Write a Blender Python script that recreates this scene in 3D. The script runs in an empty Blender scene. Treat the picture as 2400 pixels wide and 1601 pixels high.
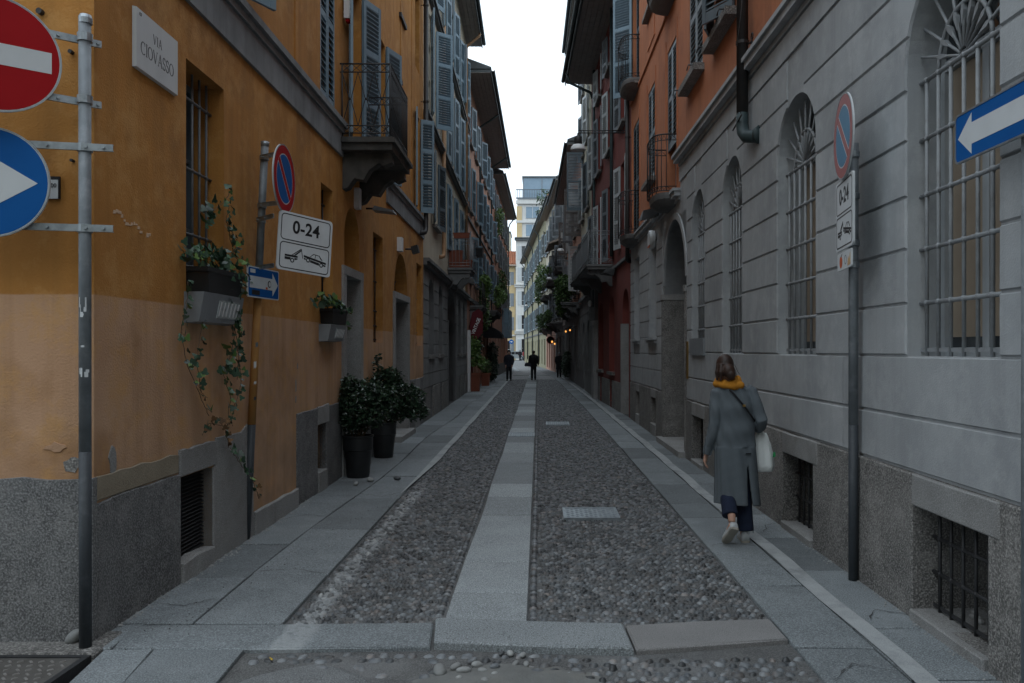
import bpy, bmesh, math, random
import numpy as np
from mathutils import Vector, Matrix

# ------------------------------------------------------------------ camera, sky, light
R = math.radians
PI = math.pi
F, CX, CY, H = 1866.7, 1262.0, 820.0, 1.70        # photo focal length in pixels, vanishing point, eye height
sc = bpy.context.scene
col = sc.collection
cam_d = bpy.data.cameras.new('camera')
cam = bpy.data.objects.new('camera', cam_d)
col.objects.link(cam)
cam.location = (0, 0, H)
cam.rotation_euler = (R(90), 0, 0)
cam_d.lens = 28.0
cam_d.sensor_width = 36.0
cam_d.shift_x = -62 / 2400
cam_d.shift_y = 19.5 / 2400
cam_d.clip_start = 0.05
cam_d.clip_end = 3000
sc.camera = cam

world = bpy.data.worlds.new('World')
sc.world = world
world.use_nodes = True
wn, wl = world.node_tree.nodes, world.node_tree.links
wn.clear()
w_out = wn.new('ShaderNodeOutputWorld')
w_bg = wn.new('ShaderNodeBackground')
w_sky = wn.new('ShaderNodeTexSky')
w_sky.sky_type = 'NISHITA'
w_sky.sun_disc = False
w_sky.sun_elevation = R(52)
w_sky.sun_rotation = R(20)
w_sky.dust_density = 4.0
w_hsv = wn.new('ShaderNodeHueSaturation')
w_hsv.inputs['Saturation'].default_value = 0.06          # overcast: nearly colourless
w_mix = wn.new('ShaderNodeMix')
w_mix.data_type = 'RGBA'
w_mix.inputs['Factor'].default_value = 0.93               # even cloud cover over the clear sky
w_mix.inputs['B'].default_value = (9.5, 11.1, 12.5, 1)
wl.new(w_sky.outputs['Color'], w_hsv.inputs['Color'])
wl.new(w_hsv.outputs['Color'], w_mix.inputs['A'])
wl.new(w_mix.outputs['Result'], w_bg.inputs['Color'])
w_bg.inputs['Strength'].default_value = 0.105
wl.new(w_bg.outputs['Background'], w_out.inputs['Surface'])

sun_d = bpy.data.lights.new('sun', 'SUN')
sun_d.energy = 0.5
sun_d.angle = R(70)
sun_d.color = (1.0, 0.98, 0.95)
sun = bpy.data.objects.new('sun', sun_d)
col.objects.link(sun)
sun.location = (0, -10, 40)
sun.rotation_euler = (R(38), 0, R(-20))

sc.view_settings.view_transform = 'Standard'
sc.view_settings.look = 'None'
sc.view_settings.exposure = 0.38
sc.view_settings.gamma = 1.0
sc.view_settings.use_curve_mapping = False

rng = random.Random(7)
nrng = np.random.default_rng(7)


def gp(x, y):
    """photo pixel on the ground -> world X, Y"""
    Y = F * H / (y - CY)
    return (x - CX) * Y / F, Y


def at(x, y, Y):
    """photo pixel at a known distance Y -> world point"""
    return Vector(((x - CX) * Y / F, Y, H + (CY - y) * Y / F))


# ------------------------------------------------------------------ materials
MATS = {}


def mat(name, c, c2=None, rough=.8, scale=3., fine=60., bump=.15, bscale=None, metal=0., spec=.4, var=0.,
        streak=0., stain=None, stain_amt=0., stain_scale=1.2, speck=0., speck_scale=220., coat=0., emit=0., trans=0., zcol=None, bdist=.01,
        zdirt=None, contrast=1., paint=None, blotch=None, spots=0.):
    if name in MATS:
        return MATS[name]
    m = bpy.data.materials.new(name)
    m.use_nodes = True
    n, l = m.node_tree.nodes, m.node_tree.links
    b = n['Principled BSDF']
    geo = n.new('ShaderNodeNewGeometry')
    pos = geo.outputs['Position']

    def noise(sc_, det=2.5, rgh=.6, vec=pos):
        t = n.new('ShaderNodeTexNoise')
        t.inputs['Scale'].default_value = sc_
        t.inputs['Detail'].default_value = det
        t.inputs['Roughness'].default_value = rgh
        l.new(vec, t.inputs['Vector'])
        return t.outputs['Fac']

    def ramp(fac, a, bb):
        r = n.new('ShaderNodeMapRange')
        r.inputs['From Min'].default_value = a
        r.inputs['From Max'].default_value = bb
        l.new(fac, r.inputs['Value'])
        return r.outputs['Result']

    def mixc(fac, a, bcol, mode='MIX'):
        x = n.new('ShaderNodeMix')
        x.data_type = 'RGBA'
        x.blend_type = mode
        if isinstance(fac, float):
            x.inputs['Factor'].default_value = fac
        else:
            l.new(fac, x.inputs['Factor'])
        for inp, v in (('A', a), ('B', bcol)):
            if isinstance(v, tuple):
                x.inputs[inp].default_value = (*v[:3], 1)
            else:
                l.new(v, x.inputs[inp])
        return x.outputs['Result']

    def mul(a, k):
        x = n.new('ShaderNodeMath')
        x.operation = 'MULTIPLY'
        l.new(a, x.inputs[0])
        if isinstance(k, (int, float)):
            x.inputs[1].default_value = k
        else:
            l.new(k, x.inputs[1])
        return x.outputs[0]

    if c2 is None:
        c2 = tuple(v * .8 for v in c)
    f1 = noise(scale)
    k = .22 / contrast
    colr = mixc(ramp(f1, .5 - k, .5 + k), c, c2)
    if zcol:                                             # painted dado: another colour below a height
        sep = n.new('ShaderNodeSeparateXYZ')
        l.new(pos, sep.inputs[0])
        zc, cA, cB = zcol
        low = mixc(ramp(noise(scale * 1.3), .3, .7), cA, cB)
        wob = mul(noise(6.), .012)
        ad = n.new('ShaderNodeMath')
        ad.operation = 'ADD'
        l.new(sep.outputs['Z'], ad.inputs[0])
        l.new(wob, ad.inputs[1])
        colr = mixc(ramp(ad.outputs[0], zc - .004, zc + .006), low, colr)
    if streak:                                           # vertical rain streaks
        mp = n.new('ShaderNodeMapping')
        mp.inputs['Scale'].default_value = (7, 7, .35)
        l.new(pos, mp.inputs['Vector'])
        fs = noise(1., 3., .65, mp.outputs['Vector'])
        colr = mixc(mul(ramp(fs, .45, .75), streak), colr, tuple(v * .45 for v in c))
    if stain:
        fs = noise(stain_scale, 4., .68)
        colr = mixc(mul(ramp(fs, .5, .68), stain_amt), colr, stain)
    if blotch:                                           # paler worn patches
        fb = noise(blotch[2], 6., .74)
        colr = mixc(mul(ramp(fb, .48, .66), blotch[1]), colr, blotch[0])
    if spots:                                            # gum and oil spots
        fq = noise(11., 1., .4)
        colr = mixc(mul(ramp(fq, .70, .74), spots), colr, tuple(v * .45 for v in c))
    if zdirt:                                            # splashed dirt near the pavement
        sep2 = n.new('ShaderNodeSeparateXYZ')
        l.new(pos, sep2.inputs[0])
        zr = ramp(sep2.outputs['Z'], zdirt[0], 0.0)
        colr = mixc(mul(mul(zr, ramp(noise(2.2, 3., .7), .3, .65)), zdirt[1]), colr, zdirt[2])
    if speck:
        fs = noise(speck_scale, 1., .5)
        colr = mixc(mul(ramp(fs, .42, .72), speck), colr, tuple(min(1, v * 2.1) for v in c))
        fs2 = noise(speck_scale * .8, 1., .5)
        colr = mixc(mul(ramp(fs2, .58, .75), speck), colr, tuple(v * .35 for v in c))
    if paint:                                            # remains of a painted line
        sep3 = n.new('ShaderNodeSeparateXYZ')
        l.new(pos, sep3.inputs[0])
        wx = n.new('ShaderNodeMath')
        wx.operation = 'ADD'
        l.new(sep3.outputs['X'], wx.inputs[0])
        l.new(mul(noise(3.5, 3.), .10), wx.inputs[1])
        fa = mul(ramp(wx.outputs[0], paint[0], paint[0] + .03), ramp(wx.outputs[0], paint[1], paint[1] - .05))
        fa = mul(fa, ramp(sep3.outputs['Y'], paint[3], paint[3] - 1.2))
        fa = mul(fa, ramp(sep3.outputs['Y'], paint[4], paint[4] + .08))
        colr = mixc(mul(mul(fa, ramp(noise(16., 3.), .34, .5)), paint[2]), colr, (.36, .375, .38))
    if var:                                              # piece to piece variation
        oi = n.new('ShaderNodeObjectInfo')
        at_ = n.new('ShaderNodeAttribute')
        at_.attribute_name = 'rnd'
        ad = n.new('ShaderNodeMath')
        ad.operation = 'ADD'
        l.new(oi.outputs['Random'], ad.inputs[0])
        l.new(at_.outputs['Fac'], ad.inputs[1])
        fr = n.new('ShaderNodeMath')
        fr.operation = 'FRACT'
        l.new(ad.outputs[0], fr.inputs[0])
        hs = n.new('ShaderNodeHueSaturation')
        l.new(colr, hs.inputs['Color'])
        mr = n.new('ShaderNodeMapRange')
        mr.inputs['To Min'].default_value = 1 - var
        mr.inputs['To Max'].default_value = 1 + var
        l.new(fr.outputs[0], mr.inputs['Value'])
        l.new(mr.outputs['Result'], hs.inputs['Value'])
        colr = hs.outputs['Color']
    l.new(colr, b.inputs['Base Color'])
    b.inputs['Roughness'].default_value = rough
    b.inputs['Metallic'].default_value = metal
    b.inputs['Specular IOR Level'].default_value = spec
    b.inputs['Coat Weight'].default_value = coat
    if trans:
        b.inputs['Transmission Weight'].default_value = trans
    if emit:
        l.new(colr, b.inputs['Emission Color'])
        b.inputs['Emission Strength'].default_value = emit
    if bump:
        bp = n.new('ShaderNodeBump')
        bp.inputs['Strength'].default_value = bump
        bp.inputs['Distance'].default_value = bdist
        hgt = noise(bscale or fine, 3., .62)
        l.new(hgt, bp.inputs['Height'])
        l.new(bp.outputs['Normal'], b.inputs['Normal'])
    MATS[name] = m
    return m


def plain(name, c, rough=.5, metal=0., emit=0., spec=.4, bump=0.):
    return mat(name, c, tuple(v * .9 for v in c), rough=rough, metal=metal, bump=bump, emit=emit, spec=spec, scale=9.)


M = {}
M['ochre'] = mat('ochre_plaster', (.49, .222, .050), (.385, .166, .036), .9, 1.1, bump=.35, bscale=70, bdist=.012, streak=.42,
                 stain=(.28, .135, .045), stain_amt=.75, stain_scale=1.0, blotch=((.56, .30, .10), .6, 3.6), zcol=(2.03, (.57, .35, .215), (.47, .275, .16)),
                 zdirt=(1.7, .75, (.24, .165, .11)))
M['terracotta'] = mat('terracotta_plaster', (.50, .19, .092), (.42, .152, .072), .9, 1.2, bump=.25, bscale=60, streak=.35,
                      stain=(.26, .10, .055), stain_amt=.6, stain_scale=.9, blotch=((.45, .19, .105), .35, 2.4))
M['grey_plaster'] = mat('grey_plaster', (.395, .41, .42), (.32, .335, .348), .88, .9, bump=.32, bscale=90, bdist=.008, streak=.28,
                        stain=(.26, .272, .282), stain_amt=.7, stain_scale=1.2, var=.06, blotch=((.48, .49, .495), .45, 4.), zdirt=(1.7, .6, (.255, .258, .26)))
M['dark_plaster'] = mat('dark_grey_plaster', (.185, .185, .185), (.145, .147, .148), .9, 1.2, bump=.3, bscale=50, streak=.4,
                        stain=(.08, .08, .08), stain_amt=.4, var=.06)
M['red_plaster'] = mat('dark_red_plaster', (.21, .05, .04), (.16, .039, .032), .88, 1.3, bump=.25, streak=.3)
M['beige_plaster'] = mat('beige_plaster', (.58, .51, .40), (.50, .43, .33), .9, 1.3, bump=.25, streak=.3)
M['pink_plaster'] = mat('pink_plaster', (.55, .30, .215), (.47, .245, .175), .9, 1.3, bump=.25, streak=.3)
M['rust_plaster'] = mat('rust_plaster', (.43, .215, .15), (.36, .175, .12), .9, 1.3, bump=.25, streak=.3)
M['cream_plaster'] = mat('cream_plaster', (.62, .58, .46), (.53, .49, .39), .9, 1.0, bump=.2, streak=.3)
M['olive_plaster'] = mat('olive_plaster', (.33, .31, .20), (.27, .25, .16), .9, 1.0, bump=.2, streak=.35)
M['white_plaster'] = mat('white_plaster', (.66, .66, .63), (.58, .58, .56), .9, 1.0, bump=.15, streak=.25)
M['yellow_plaster'] = mat('yellow_plaster', (.60, .47, .27), (.53, .41, .23), .9, .6, bump=.15, streak=.2)  # pale and greyed: distance haze is mixed into the colour
M['granite_base'] = mat('granite_base', (.19, .182, .172), (.085, .083, .08), .9, 2.6, bump=.9, bscale=70, bdist=.012, blotch=((.29, .28, .265), .6, 4.2), speck=.75, speck_scale=85.,
                        stain=(.09, .085, .08), stain_amt=.75, stain_scale=1.6, streak=.35, var=.10, zdirt=(.6, .7, (.075, .072, .07)))
M['granite_dark'] = mat('stained_granite', (.145, .145, .145), (.065, .065, .067), .9, 2.4, bump=.6, bscale=85, bdist=.010, blotch=((.26, .255, .25), .65, 3.2), speck=.75, speck_scale=85.,
                        stain=(.05, .048, .046), stain_amt=.7, stain_scale=1.6, streak=.4, var=.10, zdirt=(.6, .6, (.06, .057, .055)))
M['balcony_stone'] = mat('dark_balcony_stone', (.115, .11, .10), (.06, .058, .055), .92, 4., bump=.5, bscale=60, stain=(.03, .03, .028), stain_amt=.7, stain_scale=3., streak=.4)  # dark balcony stone, blotched and streaked darker
M['iron_mid'] = mat('mid_grey_iron', (.13, .14, .15), (.095, .103, .11), .5, 12., bump=.2)
M['granite_light'] = mat('granite_light', (.27, .268, .262), (.19, .188, .185), .88, 3., bump=.5, bscale=80, speck=.45, speck_scale=170.,
                         stain=(.12, .11, .10), stain_amt=.55, stain_scale=2.2, var=.1)
M['stone_rust'] = mat('stone_rust', (.27, .23, .17), (.17, .14, .10), .9, 5., bump=.5, bscale=80, speck=.4, var=.1)
M['slab'] = mat('pavement_slab', (.155, .170, .178), (.115, .127, .134), .72, 2.2, blotch=((.25, .272, .282), .5, 3.4), paint=(-1.50, -1.27, .55, 6., 4.4), bump=.35, bscale=150, bdist=.005, speck=.75, speck_scale=120.,
                stain=(.09, .10, .105), stain_amt=.75, stain_scale=1.7, var=.27, spec=.35, spots=.5)
M['slab_light'] = mat('granite_strip', (.235, .254, .263), (.185, .20, .208), .75, 2.6, blotch=((.33, .352, .362), .4, 3.), bump=.4, bscale=170, bdist=.005, speck=.85, speck_scale=115.,
                      stain=(.15, .16, .167), stain_amt=.6, stain_scale=1.5, var=.34, spec=.35, spots=.4)
M['slab_pink'] = mat('pink_granite', (.195, .19, .188), (.16, .157, .156), .78, 2.6, bump=.35, bscale=190, bdist=.004, speck=.5, speck_scale=170.,
                     stain=(.13, .128, .127), stain_amt=.5, var=.06)
M['mortar'] = mat('mortar_bed', (.12, .12, .118), (.06, .06, .061), .95, 5., bump=.7, bscale=120, bdist=.01, speck=.5, speck_scale=120.,
                  stain=(.22, .225, .23), stain_amt=.5, stain_scale=1.3, paint=(-1.50, -1.31, .75, 10.5, 4.7))
M['cobble'] = mat('river_cobble', (.145, .153, .160), (.065, .072, .080), .45, 11., bump=.25, bscale=90, var=.72, spec=.5, contrast=1.5,
                  stain=(.165, .135, .118), stain_amt=.7, stain_scale=8., paint=(-1.50, -1.32, .5, 10.5, 4.7))
M['cobble_pale'] = mat('pale_cobble', (.30, .305, .30), (.21, .214, .212), .6, 12., bump=.25, bscale=90, var=.25,
                       stain=(.24, .23, .21), stain_amt=.5, stain_scale=6.)
M['far_cobble'] = mat('cobble_paving', (.20, .205, .21), (.12, .12, .125), .6, 9., bump=1., bscale=18, bdist=.03, speck=.5, speck_scale=30.)
M['paint_line'] = mat('worn_white_paint', (.36, .375, .38), (.27, .283, .288), .75, 5., bump=.3, bscale=80, bdist=.004,
                      stain=(.17, .18, .186), stain_amt=.95, stain_scale=2.4, streak=0, speck=.25)
M['asphalt'] = mat('asphalt', (.06, .06, .062), (.05, .05, .052), .9, 2., bump=.5, bscale=90, speck=.4)
M['dust'] = mat('mortar_dust', (.36, .36, .35), (.25, .25, .245), .95, 6., bump=.6, bscale=60)
M['galv'] = mat('galvanised_steel', (.40, .44, .47), (.30, .335, .36), .45, 14., bump=.08, metal=.75, stain=(.22, .24, .26), stain_amt=.6, stain_scale=7.)
M['pole_grey'] = mat('old_galvanised_pole', (.25, .275, .295), (.17, .19, .205), .6, 7., bump=.2, metal=.35, streak=.4,
                     stain=(.36, .38, .40), stain_amt=.45, stain_scale=9.)
M['pole_dark'] = mat('dark_painted_pole', (.045, .052, .06), (.03, .036, .042), .55, 8., bump=.2, stain=(.10, .11, .12), stain_amt=.4, stain_scale=8.)
M['pole_ochre'] = mat('ochre_painted_pole', (.40, .20, .055), (.33, .16, .045), .7, 6., bump=.15, stain=(.22, .12, .05), stain_amt=.5)
M['iron'] = mat('black_iron', (.035, .036, .038), (.022, .022, .024), .55, 12., bump=.25, spec=.4)
M['iron_grey'] = mat('grey_painted_iron', (.27, .285, .298), (.215, .228, .238), .5, 12., bump=.2, stain=(.12, .10, .085), stain_amt=.35, stain_scale=8.)
M['pipe'] = mat('dark_downpipe', (.028, .026, .026), (.02, .019, .019), .5, 6., bump=.1, stain=(.05, .04, .035), stain_amt=.5)
M['copper_pipe'] = mat('tan_downpipe', (.38, .22, .115), (.32, .175, .09), .6, 6., bump=.1, streak=.3)
M['teal_pipe'] = mat('verdigris_pipe', (.035, .058, .062), (.025, .04, .043), .55, 6., bump=.1)
M['sh_blue'] = mat('blue_grey_shutter', (.19, .275, .335), (.158, .232, .285), .42, 5., bump=.12, bscale=120, streak=.2, spec=.5)
M['sh_slate'] = mat('slate_shutter', (.115, .15, .175), (.095, .125, .148), .38, 5., bump=.12, bscale=120, streak=.2, spec=.5)
M['sh_grey'] = mat('grey_shutter', (.22, .25, .275), (.18, .205, .225), .5, 5., bump=.12, streak=.2)
M['sh_brown'] = mat('grey_brown_shutter', (.15, .135, .125), (.12, .105, .10), .55, 5., bump=.12, streak=.2)
M['sh_white'] = mat('pale_shutter', (.52, .55, .56), (.46, .49, .50), .5, 5., bump=.1, streak=.2)
M['wood_frame'] = mat('grey_window_wood', (.36, .385, .40), (.30, .32, .335), .5, 6., bump=.1, streak=.2)
M['pane'] = mat('window_glass', (.022, .026, .03), (.016, .019, .022), .06, 2., bump=.02, bscale=3., spec=.6)
M['blind'] = mat('beige_blind', (.30, .245, .185), (.25, .20, .15), .55, 4., bump=.05)
M['dark'] = mat('dark_interior', (.012, .012, .013), (.01, .01, .01), .9, bump=0.)
M['door_blue'] = mat('blue_grey_door', (.075, .10, .12), (.06, .082, .098), .45, 5., bump=.12, streak=.3)
M['door_dark'] = mat('dark_door', (.03, .034, .04), (.022, .025, .03), .45, 5., bump=.12)
M['soffit'] = mat('brown_soffit_boards', (.33, .31, .30), (.25, .235, .228), .8, 5., bump=.2, streak=.2)
M['soffit_pale'] = mat('pale_soffit', (.36, .30, .25), (.30, .25, .21), .8, 5., bump=.2)
M['tile'] = mat('roof_tile', (.40, .15, .075), (.28, .10, .055), .85, 8., bump=.3, var=.2, stain=(.16, .09, .06), stain_amt=.5)
M['lead'] = mat('lead_flashing', (.11, .125, .13), (.085, .095, .10), .6, 4., bump=.15)
M['white'] = plain('white_enamel', (.70, .71, .72), .35)
M['sign_white'] = mat('reflective_white', (.60, .625, .64), (.55, .575, .59), .55, 5., bump=.04, stain=(.45, .47, .48), stain_amt=.4, stain_scale=3.)
M['sign_red'] = mat('sign_red', (.36, .008, .012), (.31, .007, .01), .6, 3., bump=.02, spec=.12)
M['sign_red_faded'] = mat('faded_sign_red', (.36, .105, .10), (.31, .09, .085), .45, 6., bump=.03)
M['sign_blue'] = mat('sign_blue', (.006, .095, .32), (.005, .08, .28), .6, 3., bump=.02, spec=.12)
M['sign_blue_faded'] = mat('faded_sign_blue', (.06, .20, .33), (.05, .17, .29), .45, 6., bump=.03)
M['black'] = plain('black_print', (.015, .015, .017), .5)
M['marble'] = mat('marble_plaque', (.60, .625, .635), (.52, .545, .56), .4, 2.5, bump=.03, streak=.15)
M['engrave'] = plain('engraved_grey', (.09, .095, .10), .8)
M['black_plastic'] = mat('black_plastic', (.018, .019, .021), (.013, .014, .015), .42, 8., bump=.05, stain=(.05, .05, .05), stain_amt=.3)
M['grey_plastic'] = mat('grey_lamp_housing', (.23, .25, .265), (.19, .205, .22), .5, 6., bump=.05)
M['lamp_glass'] = mat('ribbed_lamp_glass', (.50, .55, .55), (.30, .33, .33), .12, 30., bump=.3, bscale=60)
M['pot_clay'] = mat('terracotta_pot', (.22, .068, .04), (.17, .052, .03), .85, 6., bump=.15, streak=.2)
M['soil'] = mat('soil', (.03, .022, .016), (.02, .015, .012), .95, 20., bump=.6, bscale=40)
M['leaf'] = mat('dark_glossy_leaf', (.030, .060, .030), (.018, .038, .022), .30, 20., bump=.05, var=.45, spec=.6)
M['leaf_ivy'] = mat('ivy_leaf', (.045, .10, .055), (.03, .068, .04), .38, 20., bump=.05, var=.5, spec=.5)
M['leaf_light'] = mat('fresh_leaf', (.13, .215, .055), (.085, .155, .04), .5, 20., bump=.05, var=.5)
M['leaf_brown'] = mat('withered_leaf', (.16, .085, .035), (.11, .058, .026), .7, 20., bump=.05, var=.4)
M['leaf_mid'] = mat('hanging_leaf', (.085, .15, .042), (.05, .10, .03), .5, 20., bump=.05, var=.5)
M['stem'] = mat('woody_stem', (.14, .095, .06), (.10, .07, .045), .85, 20., bump=.2)
M['brass'] = plain('brass', (.45, .28, .09), .35, .9)
M['skin'] = plain('skin', (.52, .30, .22), .55)
M['hair'] = mat('dark_brown_hair', (.016, .010, .008), (.045, .019, .011), .5, 14., bump=.4, bscale=160, bdist=.004)
M['scarf'] = mat('mustard_knit', (.48, .20, .018), (.36, .145, .012), .95, 20., bump=.6, bscale=180, bdist=.006)
M['navy'] = mat('navy_denim', (.012, .02, .048), (.008, .013, .03), .9, 20., bump=.3, bscale=200)
M['shoe'] = mat('white_sneaker', (.52, .54, .55), (.42, .44, .45), .6, 12., bump=.1)
M['sole'] = mat('rubber_sole', (.33, .31, .27), (.25, .23, .2), .8, 12., bump=.1)
M['plastic_bag'] = mat('white_carrier_bag', (.86, .89, .88), (.76, .80, .79), .35, 6., bump=.35, bscale=9., bdist=.02)
M['bag_green'] = plain('green_print', (.03, .30, .10), .4)
M['black_cloth'] = mat('black_cloth', (.012, .013, .016), (.008, .009, .011), .9, 20., bump=.3)
M['navy_cloth'] = mat('dark_navy_cloth', (.018, .022, .035), (.012, .015, .024), .8, 20., bump=.3)
M['maroon'] = mat('maroon_awning', (.115, .012, .018), (.09, .009, .014), .8, 6., bump=.15)
M['red_leather'] = plain('red_cloth', (.38, .05, .05), .7)
M['bulb'] = plain('warm_bulb', (1.0, .42, .10), .4, emit=1.2)
M['yellow_leaf'] = plain('yellow_leaf', (.55, .36, .03), .6)
M['car_paint'] = mat('silver_car_paint', (.32, .36, .37), (.30, .34, .35), .3, 3., bump=0., metal=.5, coat=.6)
M['tower_glass'] = mat('blue_tower_glass', (.22, .30, .37), (.18, .26, .33), .12, 1.2, bump=.02)
M['orange_sticker'] = plain('orange_print', (.55, .10, .02), .5)
M['rubber'] = plain('tyre_rubber', (.02, .02, .02), .8)


# ------------------------------------------------------------------ mesh helpers
class MB:
    """collects simple shapes into one mesh"""

    def __init__(s):
        s.v, s.f = [], []

    def add(s, vs, fs):
        b = len(s.v)
        s.v += [tuple(p) for p in vs]
        s.f += [tuple(i + b for i in q) for q in fs]
        return s

    def box(s, x0, x1, y0, y1, z0, z1):
        return s.add([(x0, y0, z0), (x1, y0, z0), (x1, y1, z0), (x0, y1, z0), (x0, y0, z1), (x1, y0, z1), (x1, y1, z1), (x0, y1, z1)],
                     [(0, 3, 2, 1), (4, 5, 6, 7), (0, 1, 5, 4), (1, 2, 6, 5), (2, 3, 7, 6), (3, 0, 4, 7)])

    def quad(s, a, b, c, d):
        return s.add([a, b, c, d], [(0, 1, 2, 3)])

    def loft(s, rings, closed=True, cap=True):
        n = len(rings[0])
        vs = [p for r in rings for p in r]
        fs = []
        for i in range(len(rings) - 1):
            for j in range(n if closed else n - 1):
                k = (j + 1) % n
                fs.append((i * n + j, i * n + k, (i + 1) * n + k, (i + 1) * n + j))
        if cap and closed:
            fs.append(tuple(range(n - 1, -1, -1)))
            fs.append(tuple((len(rings) - 1) * n + j for j in range(n)))
        return s.add(vs, fs)

    def prism(s, poly, y0, y1):
        """polygon in x,z extruded along y"""
        return s.loft([[(x, y0, z) for x, z in poly], [(x, y1, z) for x, z in poly]])

    def frustum(s, p0, y0, p1, y1):
        return s.loft([[(x, y0, z) for x, z in p0], [(x, y1, z) for x, z in p1]])

    def slab(s, poly, z0, z1, bev=0.):
        """polygon in x,y extruded along z, top edge chamfered"""
        if not bev:
            return s.loft([[(x, y, z0) for x, y in poly], [(x, y, z1) for x, y in poly]])
        cx = sum(p[0] for p in poly) / len(poly)
        cy = sum(p[1] for p in poly) / len(poly)
        inn = []
        for x, y in poly:
            d = math.hypot(x - cx, y - cy) or 1
            k = 1 - bev * 1.3 / d
            inn.append((cx + (x - cx) * k, cy + (y - cy) * k))
        return s.loft([[(x, y, z0) for x, y in poly], [(x, y, z1 - bev) for x, y in poly], [(x, y, z1) for x, y in inn]])

    def tube(s, pts, r, n=8, cap=True, flat=1.):
        pts = [Vector(p) for p in pts]
        rs = r if isinstance(r, (list, tuple)) else [r] * len(pts)
        rings = []
        prev = None
        for i, p in enumerate(pts):
            d = (pts[min(i + 1, len(pts) - 1)] - pts[max(i - 1, 0)])
            d = d.normalized() if d.length > 1e-9 else Vector((0, 0, 1))
            if prev is None:
                u = d.orthogonal().normalized() if abs(d.z) < .99 else Vector((1, 0, 0))
            else:
                u = (prev - d * prev.dot(d))
                u = u.normalized() if u.length > 1e-6 else d.orthogonal().normalized()
            prev = u
            w = d.cross(u)
            rings.append([p + u * (rs[i] * math.cos(2 * PI * k / n)) + w * (rs[i] * flat * math.sin(2 * PI * k / n)) for k in range(n)])
        return s.loft(rings, True, cap)

    def lathe(s, prof, n=24, c=(0, 0), sy=1.):
        return s.loft([[(c[0] + r * math.cos(2 * PI * k / n), c[1] + sy * r * math.sin(2 * PI * k / n), z) for k in range(n)] for r, z in prof])

    def ball(s, c, rx, ry=None, rz=None, n=10, m=6, rot=None):
        ry = ry or rx
        rz = rz or rx
        rings = []
        for i in range(1, m):
            t = PI * i / m
            rings.append([Vector((rx * math.sin(t) * math.cos(2 * PI * k / n), ry * math.sin(t) * math.sin(2 * PI * k / n), -rz * math.cos(t))) for k in range(n)])
        if rot is not None:
            rings = [[rot @ p for p in r] for r in rings]
        c = Vector(c)
        return s.loft([[p + c for p in r] for r in rings])

    def mesh(s, name, smooth=False, o=1):
        me = bpy.data.meshes.new(name)
        if o == -1:
            me.from_pydata([(x, -y, z) for x, y, z in s.v], [], [tuple(reversed(q)) for q in s.f])
        else:
            me.from_pydata(s.v, [], s.f)
        me.validate()
        bm = bmesh.new()
        bm.from_mesh(me)
        bmesh.ops.recalc_face_normals(bm, faces=bm.faces)
        bm.to_mesh(me)
        bm.free()
        if smooth:
            me.shade_smooth()
        return me

    def build(s, name, m, parent=None, smooth=False, o=1, auto=False):
        me = s.mesh(name, smooth, o)
        ob = bpy.data.objects.new(name, me)
        ob.data.materials.append(MATS.get(m) or M[m] if isinstance(m, str) else m)
        col.objects.link(ob)
        ob.parent = parent
        if auto:
            me.shade_smooth()
            me.set_sharp_from_angle(angle=R(38))
        return ob


def tag(o, label=None, cat=None, group=None, kind=None):
    if label:
        o['label'] = label
    if cat:
        o['category'] = cat
    if group:
        o['group'] = group
    if kind:
        o['kind'] = kind
    return o


def empty(name, loc=(0, 0, 0), rz=0., label=None, cat=None, group=None):
    e = bpy.data.objects.new(name, None)
    e.empty_display_size = .2
    col.objects.link(e)
    e.location = loc
    e.rotation_euler = (0, 0, rz)
    return tag(e, label, cat, group)


def inst(name, me, m, parent, loc=(0, 0, 0), rot=(0, 0, 0), scale=(1, 1, 1)):
    """another object on shared mesh data"""
    ob = bpy.data.objects.new(name, me)
    if not me.materials:
        me.materials.append(M[m] if isinstance(m, str) else m)
    col.objects.link(ob)
    ob.parent = parent
    ob.location = loc
    ob.rotation_euler = rot
    ob.scale = scale
    return ob


def copy_tree(o, parent=None):
    c = o.copy()
    col.objects.link(c)
    c.parent = parent
    for ch in o.children:
        copy_tree(ch, c)
    return c


def np_mesh(name, v, f, attr=None, smooth=False):
    me = bpy.data.meshes.new(name)
    v = np.asarray(v, dtype=np.float32)
    f = np.asarray(f, dtype=np.int32)
    k = f.shape[1]
    me.vertices.add(len(v))
    me.vertices.foreach_set('co', v.ravel())
    me.loops.add(f.size)
    me.loops.foreach_set('vertex_index', f.ravel())
    me.polygons.add(len(f))
    me.polygons.foreach_set('loop_start', np.arange(0, f.size, k, dtype=np.int32))
    me.update(calc_edges=True)
    if attr is not None:
        a = me.attributes.new('rnd', 'FLOAT', 'POINT')
        a.data.foreach_set('value', np.asarray(attr, dtype=np.float32))
    if smooth:
        me.shade_smooth()
    return me


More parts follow.
